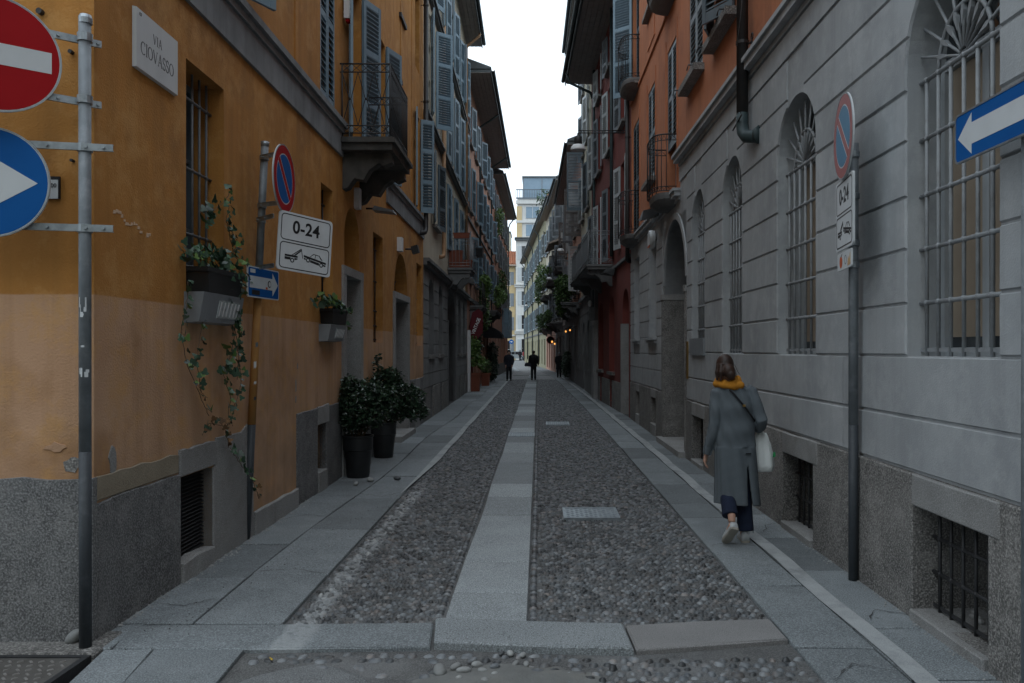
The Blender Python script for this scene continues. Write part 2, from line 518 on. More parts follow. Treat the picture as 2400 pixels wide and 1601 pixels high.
def leaf_mass(pts, size, aspect=.5, droop=.3, seed=1):
    """folded diamond leaves at the given points -> verts, quads, attr"""
    g = np.random.default_rng(seed)
    P = np.asarray(pts, dtype=float)
    n = len(P)
    d = g.normal(size=(n, 3))
    d[:, 2] = d[:, 2] * .6 - droop
    d /= np.linalg.norm(d, axis=1)[:, None]
    t = g.normal(size=(n, 3))
    u = np.cross(d, t)
    u /= np.linalg.norm(u, axis=1)[:, None]
    w = np.cross(d, u)
    L = (size * g.uniform(.6, 1.35, n))[:, None]
    W = L * aspect * .5
    fold = w * W * .45
    v = np.stack([P, P + d * L * .5 + u * W + fold, P + d * L, P + d * L * .5 - u * W + fold], 1).reshape(-1, 3)
    b = np.arange(n)[:, None] * 4
    f = np.concatenate([b + np.array([[0, 1, 2, 2]]), b + np.array([[0, 2, 3, 3]])])
    f = np.concatenate([b + np.array([[0, 1, 2]]), b + np.array([[0, 2, 3]])])
    return v, f, np.repeat(g.uniform(0, 1, n), 4)


def foliage(name, pts, size, m, parent, aspect=.5, droop=.3, seed=1):
    v, f, a = leaf_mass(pts, size, aspect, droop, seed)
    ob = bpy.data.objects.new(name, np_mesh(name, v, f, a))
    ob.data.materials.append(M[m])
    col.objects.link(ob)
    ob.parent = parent
    return tag(ob, kind='stuff')


def blob_pts(blobs, n, seed=1, shell=.55):
    """random points inside ellipsoids, thicker towards the outside"""
    g = np.random.default_rng(seed)
    wts = np.array([b[3] * b[4] * b[5] for b in blobs]) ** .7
    idx = g.choice(len(blobs), n, p=wts / wts.sum())
    B = np.array(blobs)[idx]
    d = g.normal(size=(n, 3))
    d /= np.linalg.norm(d, axis=1)[:, None]
    r = (g.uniform(0, 1, n) ** (1 / 3)) * (1 - shell) + shell * g.uniform(.55, 1.08, n)
    return B[:, :3] + d * r[:, None] * B[:, 3:6]


def text_mesh(s, size, depth=.001, sx=1., spacing=1., bold=0.):
    cu = bpy.data.curves.new('lettering', 'FONT')
    cu.body = s
    cu.size = size
    cu.extrude = depth
    cu.offset = bold
    cu.space_character = spacing
    cu.align_x = 'CENTER'
    cu.align_y = 'CENTER'
    ob = bpy.data.objects.new('lettering', cu)
    me = bpy.data.meshes.new_from_object(ob)
    bpy.data.objects.remove(ob)
    bpy.data.curves.remove(cu)
    me.transform(Matrix.Rotation(R(90), 4, 'X') @ Matrix.Diagonal((sx, 1, 1, 1)))
    me.name = 'lettering'
    return me


def remesh(mb, voxel, name, smooth_it=4):
    """fuse overlapping shapes into one continuous skin"""
    me = mb.mesh(name)
    ob = bpy.data.objects.new(name, me)
    col.objects.link(ob)
    md = ob.modifiers.new('r', 'REMESH')
    md.mode = 'VOXEL'
    md.voxel_size = voxel
    ms = ob.modifiers.new('s', 'SMOOTH')
    ms.factor = .5
    ms.iterations = smooth_it
    dg = bpy.context.evaluated_depsgraph_get()
    out = bpy.data.meshes.new_from_object(ob.evaluated_get(dg))
    bpy.data.objects.remove(ob)
    out.shade_smooth()
    out.name = name
    return out


def circle(r, n=48, cx=0., cz=0.):
    return [(cx + r * math.cos(2 * PI * k / n), cz + r * math.sin(2 * PI * k / n)) for k in range(n)]


def rrect(x0, x1, z0, z1, r, n=5):
    out = []
    for cx, cz, a in ((x1 - r, z0 + r, -90), (x1 - r, z1 - r, 0), (x0 + r, z1 - r, 90), (x0 + r, z0 + r, 180)):
        out += [(cx + r * math.cos(R(a + 90 * k / n)), cz + r * math.sin(R(a + 90 * k / n))) for k in range(n + 1)]
    return out


def ringp(mb, outer, inner, y0, y1):
    n = len(outer)
    mb.loft([[(x, y0, z) for x, z in outer], [(x, y1, z) for x, z in outer], [(x, y1, z) for x, z in inner], [(x, y0, z) for x, z in inner],
             [(x, y0, z) for x, z in outer]], cap=False)
    return mb


# ------------------------------------------------------------------ facades
class Fac:
    """a street front: s runs along it away from the camera, d points out to the street, z up"""

    def __init__(s, name, label, p0, p1, side, height, depth=7., cat='building'):
        s.p0, s.p1 = Vector(p0), Vector(p1)
        s.L = (s.p1 - s.p0).length
        s.o = 1 if side == 'R' else -1
        dv = s.p1 - s.p0
        s.root = empty(name, (p0[0], p0[1], 0), math.atan2(dv.y, dv.x), label, cat)
        s.open = []
        s.height = height
        s.depth = depth
        s.u = dv.normalized()

    def pt(s, x, y, d=0.):
        """photo pixel -> (s, z) on this front (d in front of it)"""
        nrm = Vector((-s.u.y, s.u.x)) * s.o
        a = s.p0 + nrm * d
        rx = (x - CX) / F
        # a + t*u = Y*(rx,1)
        t = (rx * a.y - a.x) / (s.u.x - rx * s.u.y)
        Y = a.y + t * s.u.y
        return t, H + (CY - y) * Y / F

    def s_(s, x, d=0.):
        return s.pt(x, 0, d)[0]

    def world(s, q, d, z):
        nrm = Vector((-s.u.y, s.u.x)) * s.o
        p = s.p0 + s.u * q + nrm * d
        return Vector((p.x, p.y, z))

    def add(s, mb, name, m, parent=None, smooth=False, auto=False):
        return mb.build(name, m, parent or s.root, smooth, s.o, auto)

    def box(s, name, m, a, b, d0, d1, z0, z1, parent=None):
        return s.add(MB().box(a, b, d0, d1, z0, z1), name, m, parent)

    def hole(s, a, b, z0, z1, rise=0., depth=.22):
        s.open.append((a, b, z0, z1, rise, depth))

    def wall(s, name, m, a, b, z0, z1, d=0.):
        mb = MB()
        ops = [q for q in s.open if q[0] < b - 1e-4 and q[1] > a + 1e-4 and q[2] < z1 - 1e-4 and q[3] > z0 + 1e-4]
        ss = sorted({a, b} | {v for q in ops for v in q[:2] if a < v < b})
        zs = sorted({z0, z1} | {v for q in ops for v in q[2:4] if z0 < v < z1})
        for i in range(len(ss) - 1):
            for j in range(len(zs) - 1):
                cs, cz = (ss[i] + ss[i + 1]) / 2, (zs[j] + zs[j + 1]) / 2
                if any(q[0] < cs < q[1] and q[2] < cz < q[3] for q in ops):
                    continue
                mb.quad((ss[i], d, zs[j]), (ss[i + 1], d, zs[j]), (ss[i + 1], d, zs[j + 1]), (ss[i], d, zs[j + 1]))
        for q in ops:
            qa, qb, qz0, qz1, rise, dep = q
            if rise and qz1 <= z1 + 1e-6:
                zsp = qz1 - rise
                c, hw = (qa + qb) / 2, (qb - qa) / 2
                arc = [(c - hw * math.cos(PI * k / 20), zsp + rise * math.sin(PI * k / 20)) for k in range(21)]
                for k in range(20):
                    (x0, y0), (x1, y1) = arc[k], arc[k + 1]
                    mb.quad((x0, d, y0), (x1, d, y1), (x1, d, qz1), (x0, d, qz1))
                    mb.quad((x0, d, y0), (x1, d, y1), (x1, d - dep, y1), (x0, d - dep, y0))
                top = zsp
            else:
                top = min(qz1, z1)
                if qz1 <= z1 + 1e-6:
                    mb.quad((qa, d, qz1), (qb, d, qz1), (qb, d - dep, qz1), (qa, d - dep, qz1))
            bot = max(qz0, z0)
            if top > bot:
                for e in (qa, qb):
                    mb.quad((e, d, bot), (e, d, top), (e, d - dep, top), (e, d - dep, bot))
            if qz0 >= z0 - 1e-6:
                mb.quad((qa, d, qz0), (qb, d, qz0), (qb, d - dep, qz0), (qa, d - dep, qz0))
        # mb is made of open sheets: keep facing outwards
        return s.add(mb, name, m)

    def body(s, top=None, m='dark', d=-.45):
        """the mass of the house behind its front"""
        top = top or s.height
        return s.box('house_core', m, 0.02, s.L - .02, -s.depth, d, -.05, top)


LEAF = {}


def shutter_mesh(w, h, tilt, rails, slats=True, pitch=.062):
    key = (round(w, 3), round(h, 3), tilt, rails, slats, pitch)
    if key in LEAF:
        return LEAF[key]
    st, t = min(.065, w * .15), .036
    f = MB()
    f.box(0, st, -t / 2, t / 2, 0, h).box(w - st, w, -t / 2, t / 2, 0, h)
    zr = [0.] + [h * k / (rails + 1) for k in range(1, rails + 1)] + [h]
    segs = []
    for i, z in enumerate(zr):
        a, b = (0, .13) if i == 0 else ((h - .09, h) if i == len(zr) - 1 else (z - .045, z + .045))
        f.box(st, w - st, -t / 2 + .003, t / 2 - .003, a, b)
        segs.append((a, b))
    zz = []
    for (a0, b0), (a1, b1) in zip(segs[:-1], segs[1:]):
        n = max(1, int((a1 - b0) / pitch))
        zz += [b0 + (a1 - b0) * (k + .5) / n for k in range(n)]
    sl = MB()
    c, sn = math.cos(R(42)), math.sin(R(42)) * tilt
    hw, ht = .026, .0045

    def one(mb, z):
        # outward (y*tilt>0) edge lower
        q = []
        for a, b in ((-hw, -ht), (hw, -ht), (hw, ht), (-hw, ht)):
            q.append((a * c * 1 - b * 0, z - a * sn + b))
        mb.loft([[(st - .004, y, zq) for y, zq in q], [(w - st + .004, y, zq) for y, zq in q]])
    if slats:
        for z in zz:
            one(f, z)
        LEAF[key] = (f.mesh('shutter'), None, None)
    else:
        one(sl, 0)
        LEAF[key] = (f.mesh('shutter'), sl.mesh('slat'), zz)
    return LEAF[key]


def shutter(fac, s0, z0, w, h, hinge, ang, m, near=False, rails=2, d=.03, pitch=.062):
    """hinge 0: leaf hangs on its near edge s0 ; hinge 1: on its far edge s0"""
    o = fac.o
    tilt = o if hinge == 0 else -o
    fr, sl, zz = shutter_mesh(w, h, tilt, rails, not near, pitch)
    key = m
    fr2 = fr if not fr.materials or fr.materials[0] == M[m] else fr.copy()
    if fr2 is not fr:
        fr2.materials.clear()
    rz = o * ang if hinge == 0 else PI - o * ang
    ob = inst('shutter', fr2, m, fac.root, (s0, o * d, z0), (0, 0, rz))
    if near:
        sl2 = sl if not sl.materials or sl.materials[0] == M[m] else sl.copy()
        if sl2 is not sl:
            sl2.materials.clear()
        for z in zz:
            inst('slat', sl2, m, ob, (0, 0, z))
    return ob


def window(fac, s0, s1, z0, z1, rise=0., dep=.2, mf='wood_frame', mp='pane', bars=1, sill=None, hole=True, muntins=1, sillm='granite_base'):
    """opening with a glazed frame set back in it"""
    if hole:
        fac.hole(s0, s1, z0, z1, rise, dep)
    fr = MB()
    y = -dep
    fw = .055
    e = .002
    if not rise:
        fr.box(s0 - e, s0 + fw, y, y + .05, z0 - e, z1 + e).box(s1 - fw, s1 + e, y, y + .05, z0 - e, z1 + e)
        fr.box(s0 + fw, s1 - fw, y, y + .049, z0 - e, z0 + fw).box(s0 + fw, s1 - fw, y, y + .049, z1 - fw, z1 + e)
        top = z1 - fw
    else:
        fr.box(s0 - e, s0 + fw, y, y + .05, z0 - e, z1 - rise).box(s1 - fw, s1 + e, y, y + .05, z0 - e, z1 - rise)
        fr.box(s0 + fw, s1 - fw, y, y + .049, z0 - e, z0 + fw).box(s0 + fw, s1 - fw, y, y + .049, z1 - rise - fw, z1 - rise + .01)
        top = z1 - rise - fw
    c = (s0 + s1) / 2
    if bars:
        fr.box(c - .035, c + .035, y, y + .047, z0 + fw, top)
    for k in range(muntins):
        zz = z0 + fw + (top - z0 - fw) * (k + 1) / (muntins + 1)
        fr.box(s0 + fw, s1 - fw, y, y + .04, zz - .015, zz + .015)
    w = fac.add(fr, 'window', mf)
    zz1 = z1
    pn = MB()
    if rise:
        hw = (s1 - s0) / 2
        poly = [(s0, z0), (s1, z0), (s1, z1 - rise)] + [(c + hw * math.cos(PI * k / 16), z1 - rise + rise * math.sin(PI * k / 16)) for k in range(1, 16)] + [(s0, z1 - rise)]
        pn.prism(poly, y - .01, y + .012)
    else:
        pn.box(s0, s1, y - .01, y + .012, z0, z1)
    fac.add(pn, 'pane', mp, w)
    if sill:
        sl, sd, st = sill
        fac.box('sill', sillm, s0 - sl, s1 + sl, -.05, sd, z0 - st, z0 - .003)
    return w


def grille(fac, s0, s1, z0, z1, nv, zs, m='iron', d=-.08, r=.009, top=None, name='window_grille'):
    """wrought bars: verticals through horizontals; every bar a piece"""
    base = MB()
    hs = []
    for z in zs:
        hs.append(z)
    base.box(s0 - .01, s1 + .01, d - .004, d + .004, zs[0] - .012, zs[0] + .012)
    g = fac.add(base, name, m)
    for z in zs[1:]:
        fac.add(MB().tube([(s0 - .02, d, z), (s1 + .02, d, z)], r * 1.15, 8), 'bar', m, g, True)
    for k in range(nv):
        q = s0 + (s1 - s0) * (k + .5) / nv
        fac.add(MB().tube([(q, d, z0), (q, d, z1 if top is None else top(q))], r, 8), 'bar', m, g, True)
    # collars where the bars cross
    for z in zs[1:]:
        c = MB()
        for k in range(nv):
            q = s0 + (s1 - s0) * (k + .5) / nv
            c.ball((q, d, z), r * 1.9, r * 1.7, r * 1.7, 8, 5)
        tag(fac.add(c, 'collar', m, g, True), kind='stuff')
    return g


def eave(fac, s0, s1, z, over, thick=.12, m='soffit', gut='teal_pipe', drop=.0, boards=True):
    """overhanging boarded eave with a half round gutter"""
    e = fac.box('eave', 'lead', s0, s1, -.3, over - .02, z + .02, z + thick)
    if boards:
        w = .16
        k = 0
        q = -.02
        while q < over - .06:
            fac.box('board', m, s0 + .01, s1 - .01, q, min(q + w - .012, over - .03), z - .008, z + .02, e)
            q += w
    fac.box('fascia', 'lead', s0 - .003, s1 + .003, over - .02, over + .012, z - .07, z + thick + .02, e)
    gt = MB()
    prof = [(over + .075 + .07 * math.cos(R(a)), z + thick - .005 + .07 * math.sin(R(a))) for a in range(180, 361, 20)]
    prof2 = [(over + .075 + .062 * math.cos(R(a)), z + thick - .005 + .062 * math.sin(R(a))) for a in range(360, 179, -20)]
    pr = prof + prof2
    gt.loft([[(s0 - .02, y, zz) for y, zz in pr], [(s1 + .02, y, zz) for y, zz in pr]])
    fac.add(gt, 'gutter', gut, e)
    return e


def roof(fac, s0, s1, z, over, slope=.42, m='lead'):
    mb = MB()
    run = fac.depth
    mb.loft([[(s0 - .05, over, z), (s0 - .05, over, z + .07), (s0 - .05, -run, z + .07 + run * slope), (s0 - .05, -run, z)],
             [(s1 + .05, over, z), (s1 + .05, over, z + .07), (s1 + .05, -run, z + .07 + run * slope), (s1 + .05, -run, z)]])
    return fac.add(mb, 'roof', m)


def downpipe(fac, s, z0, z1, r=.05, d=.10, m='pipe', elbow=None, clips=2.2, top=None):
    pts = [(s, d, z1)]
    if top:
        pts = [(s, top[0], top[1]), (s, top[0] - .05, top[1] - .12), (s, d + .06, z1 + .1), (s, d, z1)]
    if elbow:
        pts += [(s, d, z0 + .16), (s - .05 * elbow, d, z0 + .06), (s - .14 * elbow, d - .01, z0), (s - .26 * elbow, d - .04, z0 - .03), (s - .34 * elbow, -.02, z0 - .04)]
    else:
        pts += [(s, d, z0)]
    p = fac.add(MB().tube(pts, r, 12), 'downpipe', m, None, True)
    z = z0 + .8
    while z < z1:
        fac.add(MB().lathe([(r + .001, z - .02), (r + .009, z - .018), (r + .009, z + .018), (r + .001, z + .02)], 12, (s, d)), 'clip', m, p)
        fac.add(MB().tube([(s, d - .01, z), (s, -.03, z)], .008, 6), 'bracket', m, p)
        z += clips
    return p


# ------------------------------------------------------------------ ground, road, pavements
def sheet(name, poly, z, m, kind='structure', parent=None):
    me = bpy.data.meshes.new(name)
    me.from_pydata([(x, y, z) for x, y in poly], [], [tuple(range(len(poly)))])
    ob = bpy.data.objects.new(name, me)
    ob.data.materials.append(M[m])
    col.objects.link(ob)
    ob.parent = parent
    return tag(ob, kind=kind) if kind else ob


sheet('ground', [(-900, -900), (900, -900), (900, 900), (-900, 900)], -.09, 'asphalt')
road = sheet('road', [(-1.72, 1.0), (1.52, 1.0), (1.52, 5), (1.46, 30), (1.3, 52), (-.1, 76), (-1.9, 126), (-4.5, 126), (-2.4, 76), (-1.85, 52), (-1.7, 30)], -.0225, 'mortar')


def right_wall_x(y):
    return np.interp(y, [0, 19.8, 29, 50, 66, 80, 121, 140], [2.42, 2.30, 2.0, 1.82, 1.0, .35, -1.3, -2.1])


def edge_r(y):      # road side edge of the right pavement
    return float(np.interp(y, [0, 5, 15, 26, 36, 50, 66, 80, 121], [1.49, 1.46, 1.42, 1.33, 1.18, .92, .02, -.6, -2.2]))


def edge_l(y):
    return float(np.interp(y, [0, 5, 11, 30, 50, 62, 75, 100], [-1.57, -1.585, -1.60, -1.66, -1.73, -1.9, -2.35, -3.4]))


def piece(parent, poly, z1, m, name='slab', bev=.006, z0=-.07):
    return MB().slab(poly, z0, z1, bev).build(name, m, parent)


pav_l = tag(sheet('pavement_left', [(-2.85, 4.5), (-1.60, 4.5), (-1.64, 12), (-1.72, 48), (-1.9, 62), (-2.4, 76), (-3.5, 76), (-3.1, 48)], -.030, 'asphalt'), kind='structure')
pav_r = tag(sheet('pavement_right', [(1.46, 1.0), (2.6, 1.0), (2.5, 20), (2.2, 30), (2.0, 50), (1.2, 66), (.5, 80), (-1.1, 121), (-2.2, 121), (-.62, 80), (0, 66), (.9, 50), (1.32, 26)], -.030, 'asphalt'), kind='structure')


def row(parent, xa, xb, y0, y1, lmin, lmax, m, seed, gap=.013, jit=.004, zb=0., dj=None):
    g = random.Random(seed)
    y = y0
    while y < y1:
        L = g.uniform(lmin, lmax) * (1 if y < 22 else 1.25)
        ye = min(y + L, y1 + .3)
        if dj:
            ye = min(ye, y1)
        sk = g.uniform(-.02, .02)
        gp_ = gap * g.uniform(.4, 1.5)
        a0, b0, a1, b1 = xa(y) + gap / 2, xb(y) - gap / 2, xa(ye) + gap / 2, xb(ye) - gap / 2
        n = 3
        poly = [(a0, y + g.uniform(0, .006)), ((a0 + b0) / 2, y + sk * .3 + g.uniform(0, .006)), (b0, y + sk),
                (b1 - g.uniform(0, .006), ye - gp_ + sk), ((a1 + b1) / 2 + 0, ye - gp_ + sk * .3), (a1 + g.uniform(0, .006), ye - gp_)]
        poly = [(px, max(py, y0)) for px, py in poly]
        piece(parent, poly, zb + g.uniform(-jit, jit), m)
        y = ye


WL = lambda y: float(np.interp(y, [0, 4.7, 18.6, 31, 55], [-2.63, -2.63, -2.68, -2.86, -2.9]))
row(pav_l, WL, lambda y: -2.13 + .05 * math.sin(y * .7), 4.95, 52, .85, 1.5, 'slab', 3)
row(pav_l, lambda y: -2.13 + .05 * math.sin(y * .7), edge_l, 4.95, 52, .9, 1.7, 'slab', 4)
row(pav_r, edge_r, lambda y: edge_r(y) + .455, 1.2, 50, .75, 1.45, 'slab', 5)
row(pav_r, lambda y: edge_r(y) + .455, lambda y: float(right_wall_x(y)) - .0, 1.2, 50, .7, 1.3, 'slab', 6)

# worn white lines along both pavements
lineR, lineL = MB(), MB()
for k in range(96):
    y0, y1 = 1.4 + k * .5, 1.4 + (k + 1) * .5
    w0 = lambda y: edge_r(y) + .455 + .012 * math.sin(y * 3.1)
    lineR.quad((w0(y0), y0, .0075), (w0(y0) + .125, y0, .0075), (w0(y1) + .125, y1, .0075), (w0(y1), y1, .0075))
    if 9.2 < y0 < 46:
        a = lambda y: edge_l(y) - .03 + .004 * math.sin(y * 1.3)
        wd = lambda y: (.115 + .008 * math.sin(y * 1.7)) * min(1, max(.02, (y - 9.0) / 3.5))
        lineL.quad((a(y0), y0, .0085), (a(y0) + wd(y0), y0, .0085), (a(y1) + wd(y1), y1, .0085), (a(y1), y1, .0085))
tag(lineR.build('painted_line_right', 'paint_line'), kind='structure')
tag(lineL.build('painted_line_left', 'paint_line'), kind='structure')

# the granite wheel track down the middle
ys = [4.94, 5.57, 6.39, 8.18, 9.2, 10.1, 12.0, 13.1, 14.6, 15.9]
y = 15.9
g_ = random.Random(12)
while y < 53:
    y += g_.uniform(.9, 2.0)
    ys.append(y)
for a, b in zip(ys[:-1], ys[1:]):
    xl = lambda y: -.585 - .0012 * (y - 5) - .01 * math.sin(y * 1.3)
    xr = lambda y: -.072 - .001 * (y - 5)
    piece(road, [(xl(a), a + .010), (-.3, a + g_.uniform(.007, .015)), (xr(a), a + .010), (xr(b), b - .010), (-.3, b - .009), (xl(b), b - .011)],
          .004 + g_.uniform(-.003, .003), 'slab_light', 'track_slab')

# the threshold slabs across the mouth of the street
piece(road, [(-2.50, 4.90), (-1.58, 4.93), (-.655, 4.95), (-.62, 4.555), (-1.6, 4.52), (-2.42, 4.53)], .004, 'slab', 'threshold_slab', .008)
piece(road, [(-.642, 4.975), (-.585, 4.985), (-.07, 4.93), (.518, 4.88), (.535, 4.48), (.1, 4.505), (-.25, 4.54), (-.60, 4.575)], .026, 'slab_light', 'threshold_slab', .010)
piece(road, [(.535, 4.88), (1.0, 4.965), (1.455, 5.0), (1.46, 4.66), (1.0, 4.57), (.552, 4.485)], .012, 'slab_pink', 'threshold_slab', .010)
# slabs and kerb in front of the left corner
piece(pav_l, [(-2.46, 4.515), (-2.19, 4.52), (-2.10, 3.95), (-2.38, 3.95)], .002, 'slab')
piece(pav_l, [(-2.18, 4.52), (-1.67, 4.52), (-1.60, 3.2), (-2.0, 3.2)], .001, 'slab')
piece(pav_l, [(-2.38, 3.94), (-2.09, 3.94), (-2.0, 3.2), (-2.28, 3.2)], -.003, 'slab')
for a, b in ((-6.5, -5.2), (-5.19, -3.9), (-3.89, -2.48)):
    piece(pav_l, [(a, 4.44), (b, 4.44), (b - .02 if b > -3 else b, 4.80), (a, 4.80)], .006, 'granite_base', 'kerb_stone', .012)
row(pav_l, lambda y: -2.66, lambda y: -2.44, 4.53, 4.95, .4, .45, 'slab', 8, dj=1)

# iron chequer plate over the cable pit
plate = MB().box(-3.95, -2.53, 3.3, 4.40, -.08, -.004).build('cover_plate', mat('rusty_plate', (.10, .095, .09), (.065, .06, .055), .7, 9., bump=.3), None)
tag(plate, 'rusty chequered iron cover plate in the pavement before the corner', 'cover plate')
tr = MB()
for i in range(24):
    for j in range(19):
        x, y = -3.93 + i * .058 + (.029 if j % 2 else 0), 3.34 + j * .056
        a = R(40) if (i + j) % 2 else R(-40)
        c, s_ = math.cos(a), math.sin(a)
        tr.loft([[(x + c * u - s_ * v, y + s_ * u + c * v, z) for u, v in ((-.016 * k, -.006 * k), (.016 * k, -.006 * k), (.016 * k, .006 * k), (-.016 * k, .006 * k))]
                 for z, k in ((-.004, 1), (.001, .75))])
tag(tr.build('tread_pattern', mat('worn_steel', (.26, .25, .24), (.16, .15, .14), .5, 12., metal=.2, bump=.2), plate), kind='stuff')
for bx in ((-3.99, -2.49, 4.405, 4.435), (-2.525, -2.49, 3.3, 4.40)):
    MB().box(*bx, -.08, .001).build('frame', 'iron', plate)


# cracks across some slabs
def crack(parent, pts, seed):
    g = random.Random(seed)
    v = []
    P = []
    for (xa, ya), (xb, yb) in zip(pts[:-1], pts[1:]):
        for k in range(6):
            t = k / 6
            P.append((xa + (xb - xa) * t + g.uniform(-.012, .012), ya + (yb - ya) * t + g.uniform(-.012, .012)))
    P.append(pts[-1])
    mb = MB()
    for (xa, ya), (xb, yb) in zip(P[:-1], P[1:]):
        w = g.uniform(.0015, .005)
        dx, dy = xb - xa, yb - ya
        L = math.hypot(dx, dy) or 1
        nx, ny = -dy / L * w, dx / L * w
        mb.quad((xa - nx, ya - ny, .0062), (xb - nx, yb - ny, .0062), (xb + nx, yb + ny, .0062), (xa + nx, ya + ny, .0062))
    return mb.build('crack', 'asphalt', parent)


crack(pav_l, [(-2.6, 5.35), (-2.35, 5.28), (-2.2, 5.45)], 1)
crack(pav_l, [(-2.15, 6.1), (-1.9, 6.16), (-1.62, 6.05)], 2)
crack(pav_l, [(-2.6, 7.9), (-2.4, 8.2), (-2.15, 8.1)], 3)
crack(pav_l, [(-2.1, 9.4), (-1.8, 9.2), (-1.64, 9.5)], 4)
crack(pav_r, [(1.5, 6.9), (1.65, 7.0), (1.88, 6.9)], 5)
crack(pav_r, [(2.08, 5.0), (2.2, 5.2), (2.36, 5.1)], 6)
crack(pav_r, [(1.52, 4.1), (1.7, 4.3), (1.9, 4.2)], 7)
crack(pav_r, [(2.1, 7.4), (2.2, 7.7), (2.35, 7.8)], 8)

# river cobbles: the nearest ones as pieces, the rest as one mass
def cobble_template(n=8):
    r1 = [(math.cos(2 * PI * k / n), math.sin(2 * PI * k / n)) for k in range(n)]
    v = [(x, y, -1.0) for x, y in r1] + [(x * .93, y * .93, -.1) for x, y in r1] + [(x * .62, y * .62, .72) for x, y in r1] + [(0, 0, 1.0)]
    f = []
    for q in range(2):
        for k in range(n):
            a, b = q * n + k, q * n + (k + 1) % n
            f += [(a, b, b + n), (a, b + n, a + n)]
    for k in range(n):
        f.append((2 * n + k, 2 * n + (k + 1) % n, 3 * n))
    return np.array(v), np.array(f)


cob_v, cob_f = cobble_template()
tx = []


def lay(x0f, x1f, y0, y1, dx, dy, keep=1., seed=1):
    g = np.random.default_rng(seed)
    y = y0
    i = 0
    while y < y1:
        a, b = x0f(y), x1f(y)
        n = int((b - a) / dx)
        xs = a + (np.arange(n) + .5 + (.25 if i % 2 else -.25)) * (b - a) / n
        for x in xs:
            if g.uniform() < keep:
                tx.append((x + g.normal() * dx * .10, y + g.normal() * dy * .12, dx * g.uniform(.36, .66), dy * g.uniform(.34, .58), g.normal() * .45,
                           -.028 + g.normal() * .003, .022 * g.uniform(.75, 1.15)))
        y += dy
        i += 1


EL = lambda y: edge_l(y) + .012
lay(EL, lambda y: -.665, 4.98, 20, .053, .049, .97, 1)
lay(lambda y: .0, lambda y: edge_r(y) - .01, 5.0, 20, .053, .049, .97, 2)
lay(EL, lambda y: -.675, 20, 46, .072, .105, .97, 3)
lay(lambda y: -.02, lambda y: edge_r(y) - .01, 20, 46, .072, .105, .97, 4)
lay(lambda y: .15, lambda y: 1.45, 3.35, 4.46, .066, .062, .88, 5)
lay(lambda y: -1.60, lambda y: .15, 4.40, 4.52, .075, .062, .8, 6)
lay(lambda y: -1.55, lambda y: -.75, 3.35, 4.35, .095, .085, .16, 7)
lay(lambda y: -.75, lambda y: .15, 3.35, 4.40, .085, .075, .30, 17)
for xb, sd in ((-.640, 8), (-.034, 9)):                       # straight edging course beside the granite track
    g = np.random.default_rng(sd)
    y = 5.0
    while y < 46:
        Ls = .045 if y < 18 else .07
        tx.append((xb + g.normal() * .003, y, .034, Ls * .46, 0, -.030 + g.normal() * .002, .027))
        y += Ls
T = np.array(tx)
T = T[np.argsort(T[:, 1])]
vis = (np.abs((T[:, 0] / T[:, 1]) * F + 62) < 1210) & (F * H / T[:, 1] + CY < 1601)
order = np.argsort(-(T[:, 2] * T[:, 3] / T[:, 1] ** 3) * vis, kind='stable')
near_i, rest_i = order[:300], order[300:]
shape_meshes = []
for k in range(6):
    g = np.random.default_rng(40 + k)
    v = cob_v * (1 + g.normal(size=cob_v.shape) * .07)
    me = np_mesh('cobble', v, cob_f, None, True)
    me.materials.append(M['cobble'])
    shape_meshes.append(me)
for n_, i in enumerate(near_i):
    x, y, a, b, rz, z, hz = T[i]
    inst('cobble', shape_meshes[n_ % 6], 'cobble', road, (x, y, z), (0, 0, rz), (a, b, hz))
Tr = T[rest_i]
c, s_ = np.cos(Tr[:, 4]), np.sin(Tr[:, 4])
bv = cob_v[None] * (1 + nrng.normal(size=(len(Tr), *cob_v.shape)) * .07)
sx = bv[:, :, 0] * Tr[:, 2:3]
sy = bv[:, :, 1] * Tr[:, 3:4]
vv = np.stack([Tr[:, 0:1] + sx * c[:, None] - sy * s_[:, None], Tr[:, 1:2] + sx * s_[:, None] + sy * c[:, None], Tr[:, 5:6] + bv[:, :, 2] * Tr[:, 6:7]], 2).reshape(-1, 3)
ff = (cob_f[None] + (np.arange(len(Tr)) * len(cob_v))[:, None, None]).reshape(-1, 3)
cm = np_mesh('cobble_field', vv, ff, np.repeat(nrng.uniform(0, 1, len(Tr)), len(cob_v)), True)
cf = bpy.data.objects.new('cobble_field', cm)
cm.materials.append(M['cobble'])
col.objects.link(cf)
cf.parent = road
tag(cf, kind='stuff')
# beyond the last laid cobbles
sheet('far_paving', [(-1.78, 46), (-.6, 46), (-.1, 46), (.98, 46), (.9, 52), (-.1, 72), (-2.1, 126), (-6, 126), (-2.6, 76), (-1.9, 60)], -.012, 'far_cobble')
row(pav_l, WL, edge_l, 52, 75, 2.2, 3.2, 'slab', 23)
row(pav_r, edge_r, lambda y: float(right_wall_x(y)), 50, 120, 2.5, 4., 'slab', 24)
sheet('crossing_street', [(-60, 122), (60, 122), (60, 134), (-60, 134)], -.03, 'asphalt')
MB().slab([(-1.72, 63), (-1.45, 63), (-2.3, 78), (-2.6, 78)], -.03, .0).build('kerb_band', 'slab_light', road)
MB().slab([(-1.7, 53.1), (.85, 53.1), (.8, 54.0), (-1.72, 54.0)], -.03, .0).build('kerb_band', 'slab', road)

